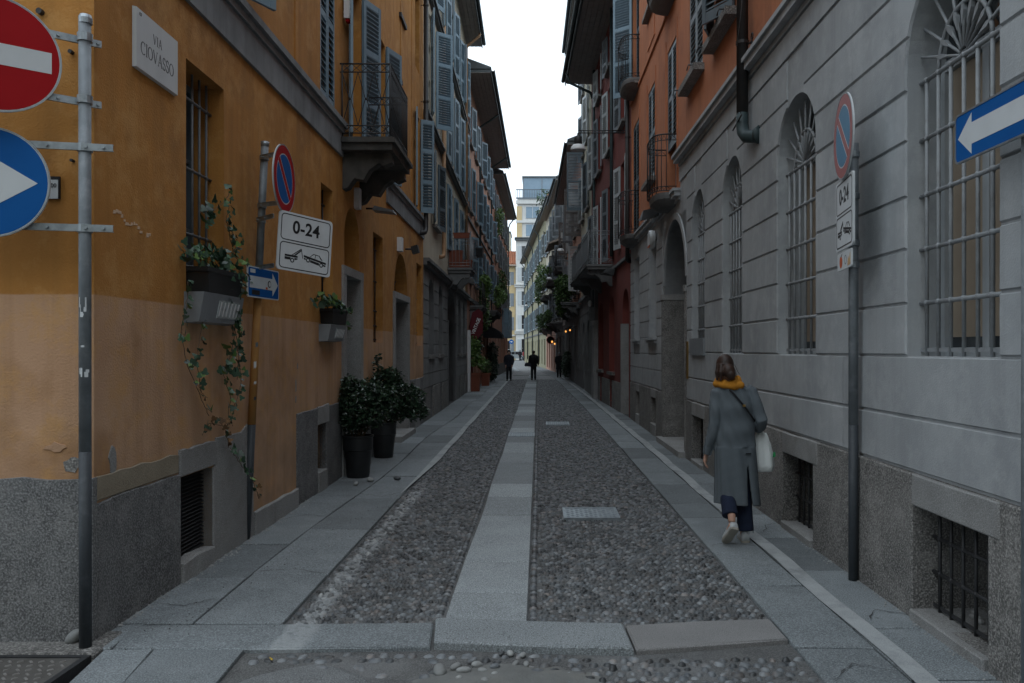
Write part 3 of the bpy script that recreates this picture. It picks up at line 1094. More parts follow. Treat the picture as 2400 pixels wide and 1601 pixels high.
# mortar patch and worn paint over the cobbles at the near end
pm = MB()
g_ = random.Random(5)
pm.loft([[(-.15 + (.50 + g_.uniform(-.06, .06)) * k * math.cos(t * PI / 12), 4.10 + (.27 + g_.uniform(-.05, .05)) * k * math.sin(t * PI / 12), z) for t in range(24)]
         for k, z in ((1.0, -.025), (.8, -.010), (.4, -.005))])
tag(pm.build('mortar_patch', mat('pale_mortar', (.18, .182, .175), (.125, .127, .122), .95, 5., bump=.5, bscale=60, stain=(.19, .18, .16), stain_amt=.5, stain_scale=4.), road), kind=None)
pm = MB()
pm.loft([[(-1.22 + (.37 + g_.uniform(-.04, .04)) * k * math.cos(t * PI / 12), 3.95 + (.40 + g_.uniform(-.04, .04)) * k * math.sin(t * PI / 12), z) for t in range(24)]
         for k, z in ((1.0, -.025), (.85, -.008), (.4, -.005))])
pm.build('asphalt_patch', mat('grey_patch', (.15, .155, .157), (.11, .114, .116), .95, 7., bump=.7, bscale=110, speck=.6, speck_scale=120.), road)
# loose pale stones dug out of the edge
for k, (x, y, r_) in enumerate([(1031, 1571, .075), (1068, 1560, .058), (1086, 1569, .062), (1108, 1545, .05), (1118, 1556, .056), (1135, 1590, .034), (1132, 1568, .042),
                                (1160, 1560, .05), (1208, 1552, .042), (1234, 1552, .036), (1196, 1528, .045), (1175, 1528, .032), (1225, 1532, .04), (1075, 1584, .03), (1160, 1575, .036)]):
    X, Y = gp(x, y)
    r_ *= .62
    st = MB().ball((0, 0, 0), r_, r_ * .75, r_ * .55, 12, 8)
    o = st.build('loose_cobble', 'cobble_pale' if k % 4 != 3 else 'cobble', None, True)
    o.location = (X, Y, .0)
    o.rotation_euler = (rng.uniform(-.4, .4), rng.uniform(-.4, .4), rng.uniform(0, 3))
    for vtx in o.data.vertices:
        vtx.co *= 1 + .16 * math.sin(vtx.co.x * 60 + k) * math.cos(vtx.co.y * 50 + k * 2)
    o.location.z = -.014 + r_ * .25
    tag(o, ['pale loose cobblestone in the dug out heap before the raised granite threshold', 'dark loose cobblestone in the dug out heap before the raised granite threshold'][0 if k % 4 != 3 else 1],
        'cobblestone', 'loose stones before the threshold')
for x, y, r_, lab, m in ((174, 1508, .055, 'fist sized grey stone against the foot of the left sign post', 'cobble_pale'),
                         (834, 1138, .045, 'small stone on the slabs left of the nearer plant pot foot', 'cobble_pale'),
                         (867, 1129, .05, 'small tan stone right in front of the nearer plant pot', 'cobble_pale'),
                         (930, 1125, .05, 'dark stone lying alone on the slabs near the white line', 'cobble')):
    X, Y = gp(x, y)
    o = MB().ball((0, 0, 0), r_, r_ * .7, r_ * .6, 12, 8).build('stone', m, None, True)
    for vtx in o.data.vertices:
        vtx.co *= 1 + .12 * math.sin(vtx.co.x * 50 + x) * math.cos(vtx.co.z * 60)
    o.location = (X, Y, r_ * .52)
    o.rotation_euler = (0, .1, x)
    if x == 174:
        o.rotation_euler = (0, -.7, 0)
        o.location.z = r_ * .75
    tag(o, lab, 'stone')
X, Y = gp(635, 1543)
o = MB().loft([[(-.025, 0, .002), (-.018, .006, .004), (.03, 0, .006), (-.01, -.008, .003)], [(-.02, 0, .008), (-.012, .005, .01), (.026, 0, .01), (-.01, -.006, .008)]]).build('fallen_leaf', 'yellow_leaf')
o.location = (X, Y, -.008)
o.rotation_euler = (.1, .1, 2.2)
tag(o, 'small yellow leaf lying on the grey patch before the threshold', 'leaf')


def manhole(name, x0, x1, y0, y1, z, label):
    e = MB().box(x0, x1, y0, y1, z - .05, z - .006).build(name, 'galv')
    tag(e, label, 'manhole cover')
    ringp_ = MB()
    for a in ((x0 - .025, x1 + .025, y0 - .025, y0), (x0 - .025, x1 + .025, y1, y1 + .025), (x0 - .025, x0, y0, y1), (x1, x1 + .025, y0, y1)):
        ringp_.box(*a, z - .05, z + .003)
    ringp_.build('frame', 'galv', e)
    t = MB()
    nx, ny = int((x1 - x0) / .045), int((y1 - y0) / .045)
    for i in range(nx):
        for j in range(ny):
            cx_, cy_ = x0 + (i + .5) * (x1 - x0) / nx, y0 + (j + .5) * (y1 - y0) / ny
            t.box(cx_ - .016, cx_ + .016, cy_ - .004, cy_ + .004, z - .006, z - .001) if (i + j) % 2 else t.box(cx_ - .004, cx_ + .004, cy_ - .016, cy_ + .016, z - .006, z - .001)
    tag(t.build('tread_pattern', 'galv', e), kind='stuff')
    return e


manhole('manhole_cover', .28, .80, 8.02, 8.5, .012, 'steel manhole cover set in the cobbles, nearest to the camera')
manhole('manhole_cover', .20, .68, 18.0, 18.7, .012, 'distant steel manhole cover in the right hand cobbles')
manhole('manhole_cover', -.57, -.10, 15.6, 16.2, .014, 'steel cover let into the granite middle track')
# crumbs of mortar and dust along the wall feet
def crumbs(path, n, w, seed, smax=.012, m='dust'):
    g = np.random.default_rng(seed)
    v, f = [], []
    for k in range(n):
        t = g.uniform()
        x = path[0][0] + (path[1][0] - path[0][0]) * t + abs(g.normal()) * w
        y = path[0][1] + (path[1][1] - path[0][1]) * t
        r_ = g.uniform(.2, 1) ** 2 * smax + .0015
        b = len(v)
        v += [(x + r_ * g.uniform(.6, 1), y, .004), (x, y + r_, .004), (x - r_, y, .004), (x, y - r_ * g.uniform(.6, 1), .004), (x + r_ * .1, y, .004 + r_ * .9)]
        f += [(b, b + 1, b + 4), (b + 1, b + 2, b + 4), (b + 2, b + 3, b + 4), (b + 3, b, b + 4)]
    ob = bpy.data.objects.new('grit', np_mesh('grit', v, f))
    ob.data.materials.append(M[m])
    col.objects.link(ob)
    return tag(ob, 'loose grit and mortar crumbs along the foot of the wall', 'grit', kind='stuff')


crumbs(((-2.61, 4.8), (-2.63, 9)), 420, .05, 1, .014)
crumbs(((2.37, 3.6), (2.32, 9)), 260, -.035, 2, .010)
crumbs(((-2.45, 4.5), (-1.7, 9)), 160, .3, 3, .006, 'soil')


# ------------------------------------------------------------------ the ochre corner house (left)
L1 = Fac('ochre_corner_house', 'ochre plastered corner house on the left with barred windows and a grey stone base', (-2.60, 4.66), (-2.69, 18.6), 'L', 10.2, 9.)
f = L1
M['course_grey'] = mat('grey_course_stone', (.26, .275, .285), (.19, .20, .208), .85, 2., bump=.3, bscale=50, streak=.5, stain=(.10, .105, .11), stain_amt=.5)
Sx = lambda x: f.s_(x)


def arch_door(fac, a, b, zl, ztop, m, jamb=.16, leaf2=True):
    rise = (b - a) / 2
    fac.hole(a, b, -.05, ztop, rise, .3)
    for q0, q1 in ((a - jamb, a + .02), (b - .02, b + jamb)):
        fac.box('door_jamb', 'granite_light', q0, q1, -.29, .03, -.03, zl)
    fac.box('door_lintel', 'granite_light', a - jamb, b + jamb, -.29, .034, zl + .002, zl + .12)
    fac.box('threshold', 'granite_light', a - .1, b + .1, -.3, .16, -.03, .10)
    y = -.26
    dr = MB().box(a + .02, b - .02, y - .04, y, .05, zl)
    door = fac.add(dr, 'door', m)
    n = 2
    w = (b - a - .04) / n
    for k in range(n):
        q = a + .02 + k * w
        for z0, z1 in ((.18, .75), (.85, 1.65), (1.75, zl - .14)):
            p = [(q + .07, z0), (q + w - .07, z0), (q + w - .07, z1), (q + .07, z1)]
            p2 = [(q + .10, z0 + .03), (q + w - .10, z0 + .03), (q + w - .10, z1 - .03), (q + .10, z1 - .03)]
            fac.add(MB().frustum(p, y, p2, y + .022), 'panel', m, door)
    fac.add(MB().ball(((a + b) / 2 + .05, y + .05, 1.05), .03, .03, .03, 10, 6), 'handle', 'brass', door, True)
    # fanlight
    c, hw = (a + b) / 2, (b - a) / 2
    zsp = ztop - rise
    poly = [(a + .01, zl + .12), (b - .01, zl + .12), (b - .01, zsp)] + [(c + hw * math.cos(PI * k / 14) * .99, zsp + rise * math.sin(PI * k / 14)) for k in range(1, 14)] + [(a + .01, zsp)]
    fl = fac.add(MB().prism(poly, -.26, -.24), 'fanlight', 'pane')
    for k in range(1, 8):
        t = PI * k / 8
        fac.add(MB().tube([(c + .12 * math.cos(t), -.2, zl + .16 + .12 * math.sin(t)), (c + hw * .8 * math.cos(t), -.2, zl + .16 + (ztop - zl - .2) * math.sin(t))], .009, 6), 'bar', 'iron', fl, True)
    fac.add(MB().tube([(c + .12 * math.cos(PI * k / 10), -.2, zl + .16 + .12 * math.sin(PI * k / 10)) for k in range(11)], .009, 6), 'bar', 'iron', fl, True)
    return door


# barred ground floor windows
w1 = (Sx(436), Sx(524.5), 2.06, 3.86)
w2 = (Sx(752), Sx(780), 2.16, 3.73)
w3 = (Sx(874), Sx(897), 1.82, 3.60)
w4 = (Sx(976), Sx(988), 1.80, 3.62)
for k, w in enumerate((w1, w2, w3, w4)):
    window(f, *w, dep=.3, mf='sh_slate', bars=1, muntins=2)
    n = (5, 4, 4, 3)[k]
    zs = [w[2] + .05] + [w[2] + (w[3] - w[2]) * q for q in (.16, .30, .58, .88)]
    grille(f, w[0] + .02, w[1] - .02, w[2], w[3], n, zs, 'iron_mid' if k == 0 else 'iron', -.11, .0105)
arch_door(f, Sx(807), Sx(842), 2.72, 3.70, 'door_blue')
arch_door(f, Sx(924), Sx(955), 2.66, 3.56, 'door_dark')
# cellar openings in the stone base
c1 = (Sx(421.5), Sx(497), .12, .77)
c2 = (Sx(743), Sx(763), .22, .80)
c3 = (Sx(972.5), Sx(983), .22, .80)
for q in (c1, c2, c3):
    f.hole(*q, 0, .10)
# upper floor
ZB0, ZB1 = 4.28, 4.72
u0 = (Sx(440), Sx(545), 4.78, 6.9)
u1 = (Sx(750.5), Sx(784.5), 4.76, 6.9)
u2 = (Sx(818), Sx(846), 4.62, 6.95)
u3 = (Sx(884), Sx(902), 4.62, 6.95)
u4 = (Sx(973), Sx(983), 4.8, 6.9)
for u in (u0, u1, u2, u3, u4):
    window(f, *u, dep=.2, mf='sh_blue', bars=1, muntins=2)
for u in (u0, u1, u2, u3, u4):
    window(f, u[0], u[1], 7.9, 9.6, dep=.2, mf='sh_blue', bars=1, muntins=2)
hw_ = lambda u: (u[1] - u[0]) / 2 - .004
shutter(f, u0[1], u0[2] - .02, hw_(u0), u0[3] - u0[2] + .02, 1, R(152), 'sh_blue', True)
shutter(f, u1[0], u1[2], hw_(u1), u1[3] - u1[2], 0, 0, 'sh_blue', True, 1, -.02, .075)
shutter(f, u1[1], u1[2], hw_(u1), u1[3] - u1[2], 1, 0, 'sh_blue', True, 1, -.02, .075)
shutter(f, u2[0], u2[2], .45, u2[3] - u2[2], 0, R(166), 'sh_blue', True, 2)
shutter(f, u2[1], u2[2], .46, u2[3] - u2[2], 1, R(158), 'sh_blue', True, 2)
shutter(f, u3[0], u3[2], .44, u3[3] - u3[2], 0, R(176), 'sh_blue', True, 2)
shutter(f, u3[1], u3[2], .50, u3[3] - u3[2], 1, R(160), 'sh_blue', True, 2)
shutter(f, u4[0], u4[2], hw_(u4), u4[3] - u4[2], 0, R(170), 'sh_blue', True, 2)
shutter(f, u4[1], u4[2], hw_(u4), u4[3] - u4[2], 1, R(120), 'sh_blue', True, 2)
f.wall('wall', 'ochre', 0, f.L, -.05, 10.2)
# the end towards the crossing street
ew = MB().quad((0, 0, -.05), (0, -9, -.05), (0, -9, 10.2), (0, 0, 10.2))
f.add(ew, 'end_wall', 'ochre')
f.box('house_core', 'dark', .5, f.L - .02, -9, -.5, -.05, 10.2)
f.box('roof', 'tile', -.3, f.L, -9, .4, 10.2, 10.4)
# raised plaster edge strips of the upper floor
for x in (690, 938, 964):
    q = f.s_(x)
    f.box('plaster_strip', 'ochre', q, q + .10, -.02, .012, ZB1, 10.1)
# string course, slightly swept by age
for a, b in ((-.03, Sx(800)), (Sx(905), f.L)):
    mb = MB()
    for d0, d1, z0, z1 in ((-.02, .03, ZB0, ZB0 + .30), (-.02, .055, ZB0 + .302, ZB0 + .37), (-.02, .09, ZB0 + .372, ZB1)):
        mb.box(a, b, d0, d1, z0, z1)
    f.add(mb, 'string_course', 'course_grey')
mb = MB().box(-.03, -.005, -9, .03, ZB0, ZB0 + .3).box(-.05, -.005, -9, .055, ZB0 + .302, ZB0 + .37).box(-.085, -.005, -9, .09, ZB0 + .372, ZB1)
f.add(mb, 'string_course', 'course_grey')
# stone base: separate stones round the cellar openings
g_ = random.Random(3)


def jag(a, b, z0, z1, n=7, j=.012, low=.0):
    top = [(b + (a - b) * k / n, z1 + g_.uniform(-j, j)) for k in range(n + 1)]
    return [(a, z0), (b, z0)] + top


def base(poly, m='granite_dark', d=.012, name='base_stone'):
    poly = [(x, z + (.006 if z > 0 else 0)) for x, z in poly]
    cx_ = sum(p[0] for p in poly) / len(poly)
    cz_ = sum(p[1] for p in poly) / len(poly)
    inn = [(cx_ + (x - cx_) * (1 - .012 / max(.05, abs(x - cx_))), cz_ + (z - cz_) * (1 - .008 / max(.05, abs(z - cz_)))) for x, z in poly]
    return f.add(MB().loft([[(x, -.34, z) for x, z in poly], [(x, d - .008, z) for x, z in poly], [(x, d, z) for x, z in inn]]), name, m)


e1 = Sx(592)
base(jag(.012, c1[0], -.06, .80, 5, .015))
base(jag(.012, c1[0] - .03, .803, .945, 8, .012), 'stone_rust', .010)
base(jag(c1[0] - .028, c1[1] + .05, c1[3], .965, 8, .010), 'granite_light', .018)
base([(c1[1], -.06), (e1, -.06), (e1, 1.02), (e1 - .1, .985), (e1 - .16, 1.03), (e1 - .3, .975), (c1[1] + .055, .985), (c1[1] + .05, c1[3]), (c1[1], c1[3] - .02)], 'granite_light', .014)
base([(c1[0], -.06), (c1[1], -.06), (c1[1], c1[2] + .005), (c1[0] + .25, c1[2] + .03), (c1[0], c1[2] + .015)], 'granite_light', .03)
e2 = Sx(694)
base(jag(e1 + .004, e2 - .004, -.06, .2, 6, .012), 'granite_light', .035)
base(jag(e2, c2[0], -.06, 1.0, 3, .008))
base(jag(c2[0] - .01, c2[1] + .12, c2[3], 1.02, 4, .008), 'granite_light', .02)
base(jag(c2[1], Sx(800), -.06, 1.0, 5, .01))
base(jag(c2[0], c2[1], -.06, c2[2] + .012, 2, .008), 'granite_light', .03)
base(jag(Sx(856), Sx(919), -.06, 1.04, 5, .01))
base(jag(Sx(961), c3[0], -.06, 1.06, 3, .008))
base(jag(c3[0], c3[1], c3[3], 1.06, 3, .008), 'granite_light', .016)
base(jag(c3[0], c3[1], -.06, c3[2] + .012, 2, .008), 'granite_light', .02)
base(jag(c3[1], f.L - .01, -.06, 1.06, 3, .008))
# end wall base (faces the camera)
for a, b, h_ in ((-9, -3.2, .95), (-3.19, -1.25, .955), (-1.24, .012, .95)):
    g2 = MB()
    poly = [(a, -.06), (b, -.06)] + [(b + (a - b) * k / 9, h_ + g_.uniform(-.01, .01)) for k in range(10)]
    g2.loft([[(.01, d_, z) for d_, z in poly], [(-.035, d_, z) for d_, z in poly]])
    f.add(g2, 'base_stone', 'granite_dark')
# broken plaster exposing the stone near the corner
def chip(s0, z0, w, h, seed, m='granite_light', d=.006, plane='s'):
    g = random.Random(seed)
    out = []
    for k in range(11):
        t = 2 * PI * k / 11
        rr = g.uniform(.6, 1.1)
        out.append((s0 + w * rr * math.cos(t), z0 + h * rr * math.sin(t)))
    if plane == 's':
        return f.add(MB().frustum(out, -.01, [(s0 + (x - s0) * .9, z0 + (z - z0) * .9) for x, z in out], d), 'plaster_scar', m)
    mb = MB().loft([[(.01, x, z) for x, z in out], [(-d, s0 + (x - s0) * .9, z0 + (z - z0) * .9) for x, z in out]])
    return f.add(mb, 'plaster_scar', m)


chip(.20, 1.02, .05, .10, 5)
chip(-.13, 1.03, .06, .06, 6, 'granite_base', .004, 'd')
chip(-.22, 1.13, .08, .035, 9, mat('bare_render', (.47, .29, .18), (.40, .24, .145), .95, 6., bump=.4), .006, 'd')
for x, y, w, h, sd in ((693, 905, .02, .09, 3), (693, 935, .018, .05, 4), (697, 858, .012, .04, 8)):
    q, z = f.pt(x, y)
    chip(q, z, w, h, sd, 'granite_light', .005)
# scraped plaster marks
sc_ = MB()
q0, z0 = f.pt(268, 497)
for k in range(16):
    q = q0 + k * .030
    z = z0 - .0 + .02 * math.sin(k * .9) - k * .006
    w_, h_ = g_.uniform(.008, .026), g_.uniform(.006, .018)
    if 11 < k < 14:
        continue
    sc_.frustum([(q - w_, z - h_), (q + w_, z - h_ * .7), (q + w_, z + h_), (q - w_ * .7, z + h_)], -.002, [(q - w_ * .8, z - h_ * .8), (q + w_ * .8, z - h_ * .5), (q + w_ * .8, z + h_ * .7), (q - w_ * .5, z + h_ * .7)], .003)
f.add(sc_, 'scrape_mark', mat('pale_scrape', (.58, .42, .30), (.50, .34, .22), .95, 20., bump=.3))
# cellar louvre
gl = f.box('cellar_grille', 'dark', c1[0] - .01, c1[1] + .01, -.14, -.10, .05, .80)
for k in range(22):
    z = .12 + k * .029
    f.add(MB().loft([[(c1[0], -.10, z + .014), (c1[0], -.065, z), (c1[0], -.065, z + .003), (c1[0], -.10, z + .017)],
                     [(c1[1], -.10, z + .014), (c1[1], -.065, z), (c1[1], -.065, z + .003), (c1[1], -.10, z + .017)]]), 'slat', 'iron', gl)
for q in (c2, c3):
    f.box('cellar_grille', 'dark', q[0] - .01, q[1] + .01, -.14, -.10, .1, .9)
# downpipe at the far end
downpipe(f, Sx(986) , 4.36, 10.1, .055, .12, 'pipe', elbow=1)


# balcony with wrought iron rails
def iron_balcony(fac, a, b, z, proj, rail=1.0, m='iron', slabm='dark_plaster', nf=18, corbels=(), fancy=True, side_panels=6, thick=.13):
    sl = MB()
    for d1, z0, z1 in ((proj, z - thick, z - thick * .45), (proj + .045, z - thick * .45 + .001, z - .02), (proj + .02, z - .019, z)):
        sl.box(a - (d1 - proj), b + (d1 - proj), -.1, d1, z0, z1)
    bal = fac.add(sl, 'balcony', slabm)
    for q in corbels:
        prof = [(-.1, z - thick), (proj * .92, z - thick), (proj * .95, z - thick - .12), (proj * .78, z - thick - .17), (proj * .70, z - thick - .13), (proj * .52, z - thick - .22),
                (proj * .40, z - thick - .36), (proj * .22, z - thick - .34), (proj * .10, z - thick - .46), (-.1, z - thick - .52)]
        fac.add(MB().loft([[(q - .10, d_, zz) for d_, zz in prof], [(q + .10, d_, zz) for d_, zz in prof]]), 'corbel', slabm, bal)
    e = .035
    zt = z + rail
    for zz in (zt, zt - .11, z + .16, z + .06):
        for p in ([(a + e, 0, zz), (a + e, proj - e, zz)], [(a + e, proj - e, zz), (b - e, proj - e, zz)], [(b - e, proj - e, zz), (b - e, 0, zz)]):
            fac.add(MB().tube(p, .011 if zz == zt else .008, 6), 'rail', m, bal, True)
    for q, d_ in ((a + e, proj - e), (b - e, proj - e), (a + e, .03), (b - e, .03)):
        fac.add(MB().tube([(q, d_, z), (q, d_, zt)], .011, 6), 'post', m, bal, True)
    for k in range(1, nf):
        q = a + e + (b - a - 2 * e) * k / nf
        fac.add(MB().tube([(q, proj - e, z + .06), (q, proj - e, zt)], .0065, 6), 'bar', m, bal, True)
    if fancy:
        zz = MB()
        for k in range(nf):
            q0 = a + e + (b - a - 2 * e) * k / nf
            q1 = a + e + (b - a - 2 * e) * (k + 1) / nf
            for z0, z1 in ((zt - .11, zt), (z + .06, z + .16)):
                zz.tube([(q0, proj - e, z0), (q1, proj - e, z1)], .004, 5).tube([(q0, proj - e, z1), (q1, proj - e, z0)], .004, 5)
        fac.add(zz, 'lattice', m, bal)
    for q in (a + e, b - e):
        if fancy:
            zz = MB()
            n = side_panels
            for k in range(n):
                d0, d1 = .03 + (proj - e - .03) * k / n, .03 + (proj - e - .03) * (k + 1) / n
                for z0, z1 in ((zt - .11, zt), (z + .06, z + .16)):
                    zz.tube([(q, d0, z0), (q, d1, z1)], .0045, 5).tube([(q, d0, z1), (q, d1, z0)], .0045, 5)
            n2 = max(2, n // 2 + 1)
            zm = (z + .16 + zt - .11) / 2
            for k in range(n2):
                d0, d1 = .03 + (proj - e - .03) * k / n2, .03 + (proj - e - .03) * (k + 1) / n2
                dm = (d0 + d1) / 2
                zz.tube([(q, d0, zt - .11), (q, dm - .01, zm), (q, d0, z + .16)], .006, 6).tube([(q, d1, zt - .11), (q, dm + .01, zm), (q, d1, z + .16)], .006, 6)
                zz.ball((q, dm, zm), .017, .017, .017, 8, 5)
            fac.add(zz, 'scroll_panel', m, bal)
        else:
            n = max(3, int(proj / .12))
            for k in range(1, n):
                d_ = .03 + (proj - e - .03) * k / n
                fac.add(MB().tube([(q, d_, z + .06), (q, d_, zt)], .0065, 6), 'bar', m, bal, True)
    return bal


iron_balcony(f, f.s_(795), f.s_(960, .70), 4.52, .70, .98, 'iron', 'balcony_stone', 18, (f.s_(800) + .16, f.s_(960, .7) - .16), True, 5, .17)
# small fittings on the wall
q, z = f.pt(803, 15)
bx = f.box('alarm_box', 'white', q - .02, q + .10, .02, .10, z - .16, z + .22)
f.box('alarm_light', 'sign_red', q - .0, q + .08, .04, .09, z - .2, z - .162, bx)
q, z = f.pt(833, 468)
bx = f.add(MB().prism(rrect(q - .10, q + .08, z - .14, z + .16, .03), 0, .07), 'junction_box', 'white')
q, z = f.pt(858, 492)
fl = f.add(MB().loft([[(q - .14, .12, z - .02), (q + .14, .12, z - .02), (q + .14, .45, z - .06), (q - .14, .45, z - .06)], [(q - .10, .14, z + .05), (q + .10, .14, z + .05), (q + .12, .43, z - .02), (q - .12, .43, z - .02)]]),
           'flood_lamp', 'grey_plastic')
f.add(MB().tube([(q, 0, z + .02), (q, .16, z + .02)], .015, 8), 'arm', 'iron', fl, True)
q, z = f.pt(932, 573)
bx = f.box('alarm_box', 'white', q - .08, q + .12, 0, .09, z - .13, z + .13)
q, z = f.pt(950, 584)
fl = f.add(MB().loft([[(q - .1, .15, z - .10), (q + .1, .15, z - .10), (q + .1, .28, z - .06), (q - .1, .28, z - .06)], [(q - .1, .12, z + .04), (q + .1, .12, z + .04), (q + .1, .25, z + .08), (q - .1, .25, z + .08)]]),
           'flood_lamp', 'black_plastic')
f.add(MB().tube([(q, 0, z), (q, .14, z)], .018, 8), 'arm', 'iron', fl, True)
for x, y, w_ in ((942, 50, .34), (933, 185, .26)):
    q, z = f.pt(x, y)
    f.box('ledge', 'iron', q - w_, q + w_, 0, .05, z - .04, z + .04)
# a hole and bolts on the end wall
for x, y, r_ in ((98, 30, .018), (170, 124, .012), (173, 378, .009)):
    p = at(x, y, 4.66)
    f.add(MB().tube([(0.0, -(-2.60 - p.x), p.z), (-.03, -(-2.60 - p.x), p.z)], r_, 10), 'anchor', 'iron')

# marble street plaque
q0, z0 = f.pt(309, 30)
q1, z1 = f.pt(408, 30)
zb, zt = 3.515, 3.905
plq = empty('street_plaque', f.world((q0 + q1) / 2, .0, (zb + zt) / 2), math.atan2(f.u.y, f.u.x), 'white marble street name plaque lettered VIA CIOVASSO on the ochre wall', 'plaque')
W_, H_ = (q1 - q0) / 2, (zt - zb) / 2
pl = MB().frustum([(-W_, -H_), (W_, -H_), (W_, H_), (-W_, H_)], -.002, [(-W_ + .004, -H_ + .004), (W_ - .004, -H_ + .004), (W_ - .004, H_ - .004), (-W_ + .004, H_ - .004)], -.028)
pl.build('plate', 'marble', plq)


def serif_text(s, size, cx_, cz_, y, parent, m, stroke=.075, spacing=.12):
    """roman capitals cut from strokes: thick stems, thin hairlines, serifs"""
    adv = {'V': .72, 'I': .22, 'A': .72, 'C': .72, 'O': .78, 'S': .5}
    tot = sum(adv[c] for c in s) + spacing * (len(s) - 1)
    x = -tot / 2
    mb = MB()
    K, k_ = stroke * 1.25, stroke * .55

    def st(p, q, w):
        (a, b), (c, d) = p, q
        dx, dz = c - a, d - b
        L = math.hypot(dx, dz) or 1
        nx, nz = -dz / L * w / 2, dx / L * w / 2
        mb.prism([((x + a + nx) * size, (b + nz) * size), ((x + c + nx) * size, (d + nz) * size), ((x + c - nx) * size, (d - nz) * size), ((x + a - nx) * size, (b - nz) * size)], y, y - .0012)

    def arc(cx0, cz0, rx, rz, a0, a1, n, wf):
        pts = [(cx0 + rx * math.cos(R(a0 + (a1 - a0) * i / n)), cz0 + rz * math.sin(R(a0 + (a1 - a0) * i / n)), a0 + (a1 - a0) * (i + .5) / n) for i in range(n + 1)]
        for i in range(n):
            st(pts[i][:2], pts[i + 1][:2], wf(pts[i][2]))
    thick = lambda a: k_ + (K - k_) * abs(math.cos(R(a)))
    for ch in s:
        w = adv[ch]
        if ch == 'I':
            st((w / 2, -.5), (w / 2, .5), K)
            for zz in (-.485, .485):
                st((0, zz), (w, zz), k_)
        elif ch in 'VA':
            sg = 1 if ch == 'A' else -1
            st((.06, -.5 * sg), (w / 2, .5 * sg), k_ if ch == 'A' else K)
            st((w / 2, .5 * sg), (w - .06, -.5 * sg), K if ch == 'A' else k_)
            for xx in (.06, w - .06):
                st((xx - .08, -.485 * sg), (xx + .08, -.485 * sg), k_)
            if ch == 'A':
                st((.2, -.15), (w - .2, -.15), k_)
        elif ch == 'O':
            arc(w / 2, 0, .35, .48, 0, 360, 22, thick)
        elif ch == 'C':
            arc(w / 2 + .03, 0, .36, .48, 48, 312, 18, thick)
            st((w / 2 + .27, .22), (w / 2 + .27, .48), k_)
        elif ch == 'S':
            arc(w / 2, .245, .19, .235, 20, 270, 12, lambda a: stroke)
            arc(w / 2, -.235, .2, .245, 90, -160, 12, lambda a: stroke)
            st((w / 2 + .19, .25), (w / 2 + .19, .47), k_)
            st((w / 2 - .2, -.47), (w / 2 - .2, -.25), k_)
        x += w + spacing
    for i in range(len(mb.v)):
        vx, vy, vz = mb.v[i]
        mb.v[i] = (vx + cx_, vy, vz + cz_)
    return mb.build('lettering', m, parent)


serif_text('VIA', .062, -.01, .070, -.0275, plq, 'engrave', .11, .16)
serif_text('CIOVASSO', .084, -.005, -.045, -.0275, plq, 'engrave', .10, .09)
t = inst('lettering', text_mesh('127', .03, .0008, .8), 'engrave', plq, (-W_ + .055, -.029, H_ - .035))

# little meter plate on the end wall behind the round blue sign
p = at(130, 441, 4.66)
mp = empty('number_plate', (p.x, 4.655, p.z), 0, 'small black and white plate on the ochre end wall behind the blue disc', 'plate')
MB().box(-.055, .034, -.012, 0, -.065, .065).build('plate', 'black', mp)
MB().box(-.055, .026, -.0155, -.0122, -.065, .045).build('face', 'sign_white', mp)
inst('lettering', text_mesh('0 00', .035, .0008), 'black', mp, (-.012, -.017, 0.01))


# ------------------------------------------------------------------ the grey and terracotta palace (right)
R1 = Fac('terracotta_palace', 'palace on the right with grey grooved ground floor and terracotta upper floors', (2.42, 1.0), (2.30, 19.8), 'R', 10.9, 9.)
f = R1
Sx = lambda x: f.s_(x)
SB = Sx(1594.6)                    # where the cornice steps down
aw = [(Sx(1653.6), Sx(1623.7)), (Sx(1742), Sx(1695)), (Sx(1915), Sx(1824.5)), (Sx(2347), Sx(2128))]
aw.append((aw[3][0] - 2.75, aw[3][0] - 1.75))
aw = [(a, b) for a, b in aw if a > 0]
ZS, ZC, RISE = 1.66, 4.05, .52
for a, b in aw:
    w = window(f, a, b, ZS, ZC, RISE, .26, 'wood_frame', 'pane', 1, None, True, 0)
    # pale blinds behind the lower lights
    f.box('blind', 'blind', a + .06, (a + b) / 2 - .04, -.250, -.241, ZS + .12, ZC - RISE - .06, w)
    f.box('blind', 'blind', (a + b) / 2 + .04, b - .06, -.250, -.241, ZS + .12, ZC - RISE - .06, w)
pa, pb, pz = Sx(1609), Sx(1557), 3.94
f.hole(pa, pb, -.05, pz, 1.07, .42)
nich = [(Sx(1540), Sx(1522)), (Sx(1500), Sx(1488))]
for a, b in nich:
    f.hole(a, b, 1.96, 3.85, 0, .14)
cel = [(Sx(2325), Sx(2148)), (Sx(1911.5), Sx(1841)), (Sx(1740), Sx(1697)), (Sx(1652), Sx(1626))]
cel.append((cel[0][0] - 2.7, cel[0][0] - 1.9))
cel = [(a, b) for a, b in cel if a > .1]
for a, b in cel:
    f.hole(a, b, .06, .715, 0, .45)
celb = [(Sx(1540), Sx(1528)), (Sx(1501), Sx(1493))]
for a, b in celb:
    f.hole(a, b, .22, .74, 0, .4)
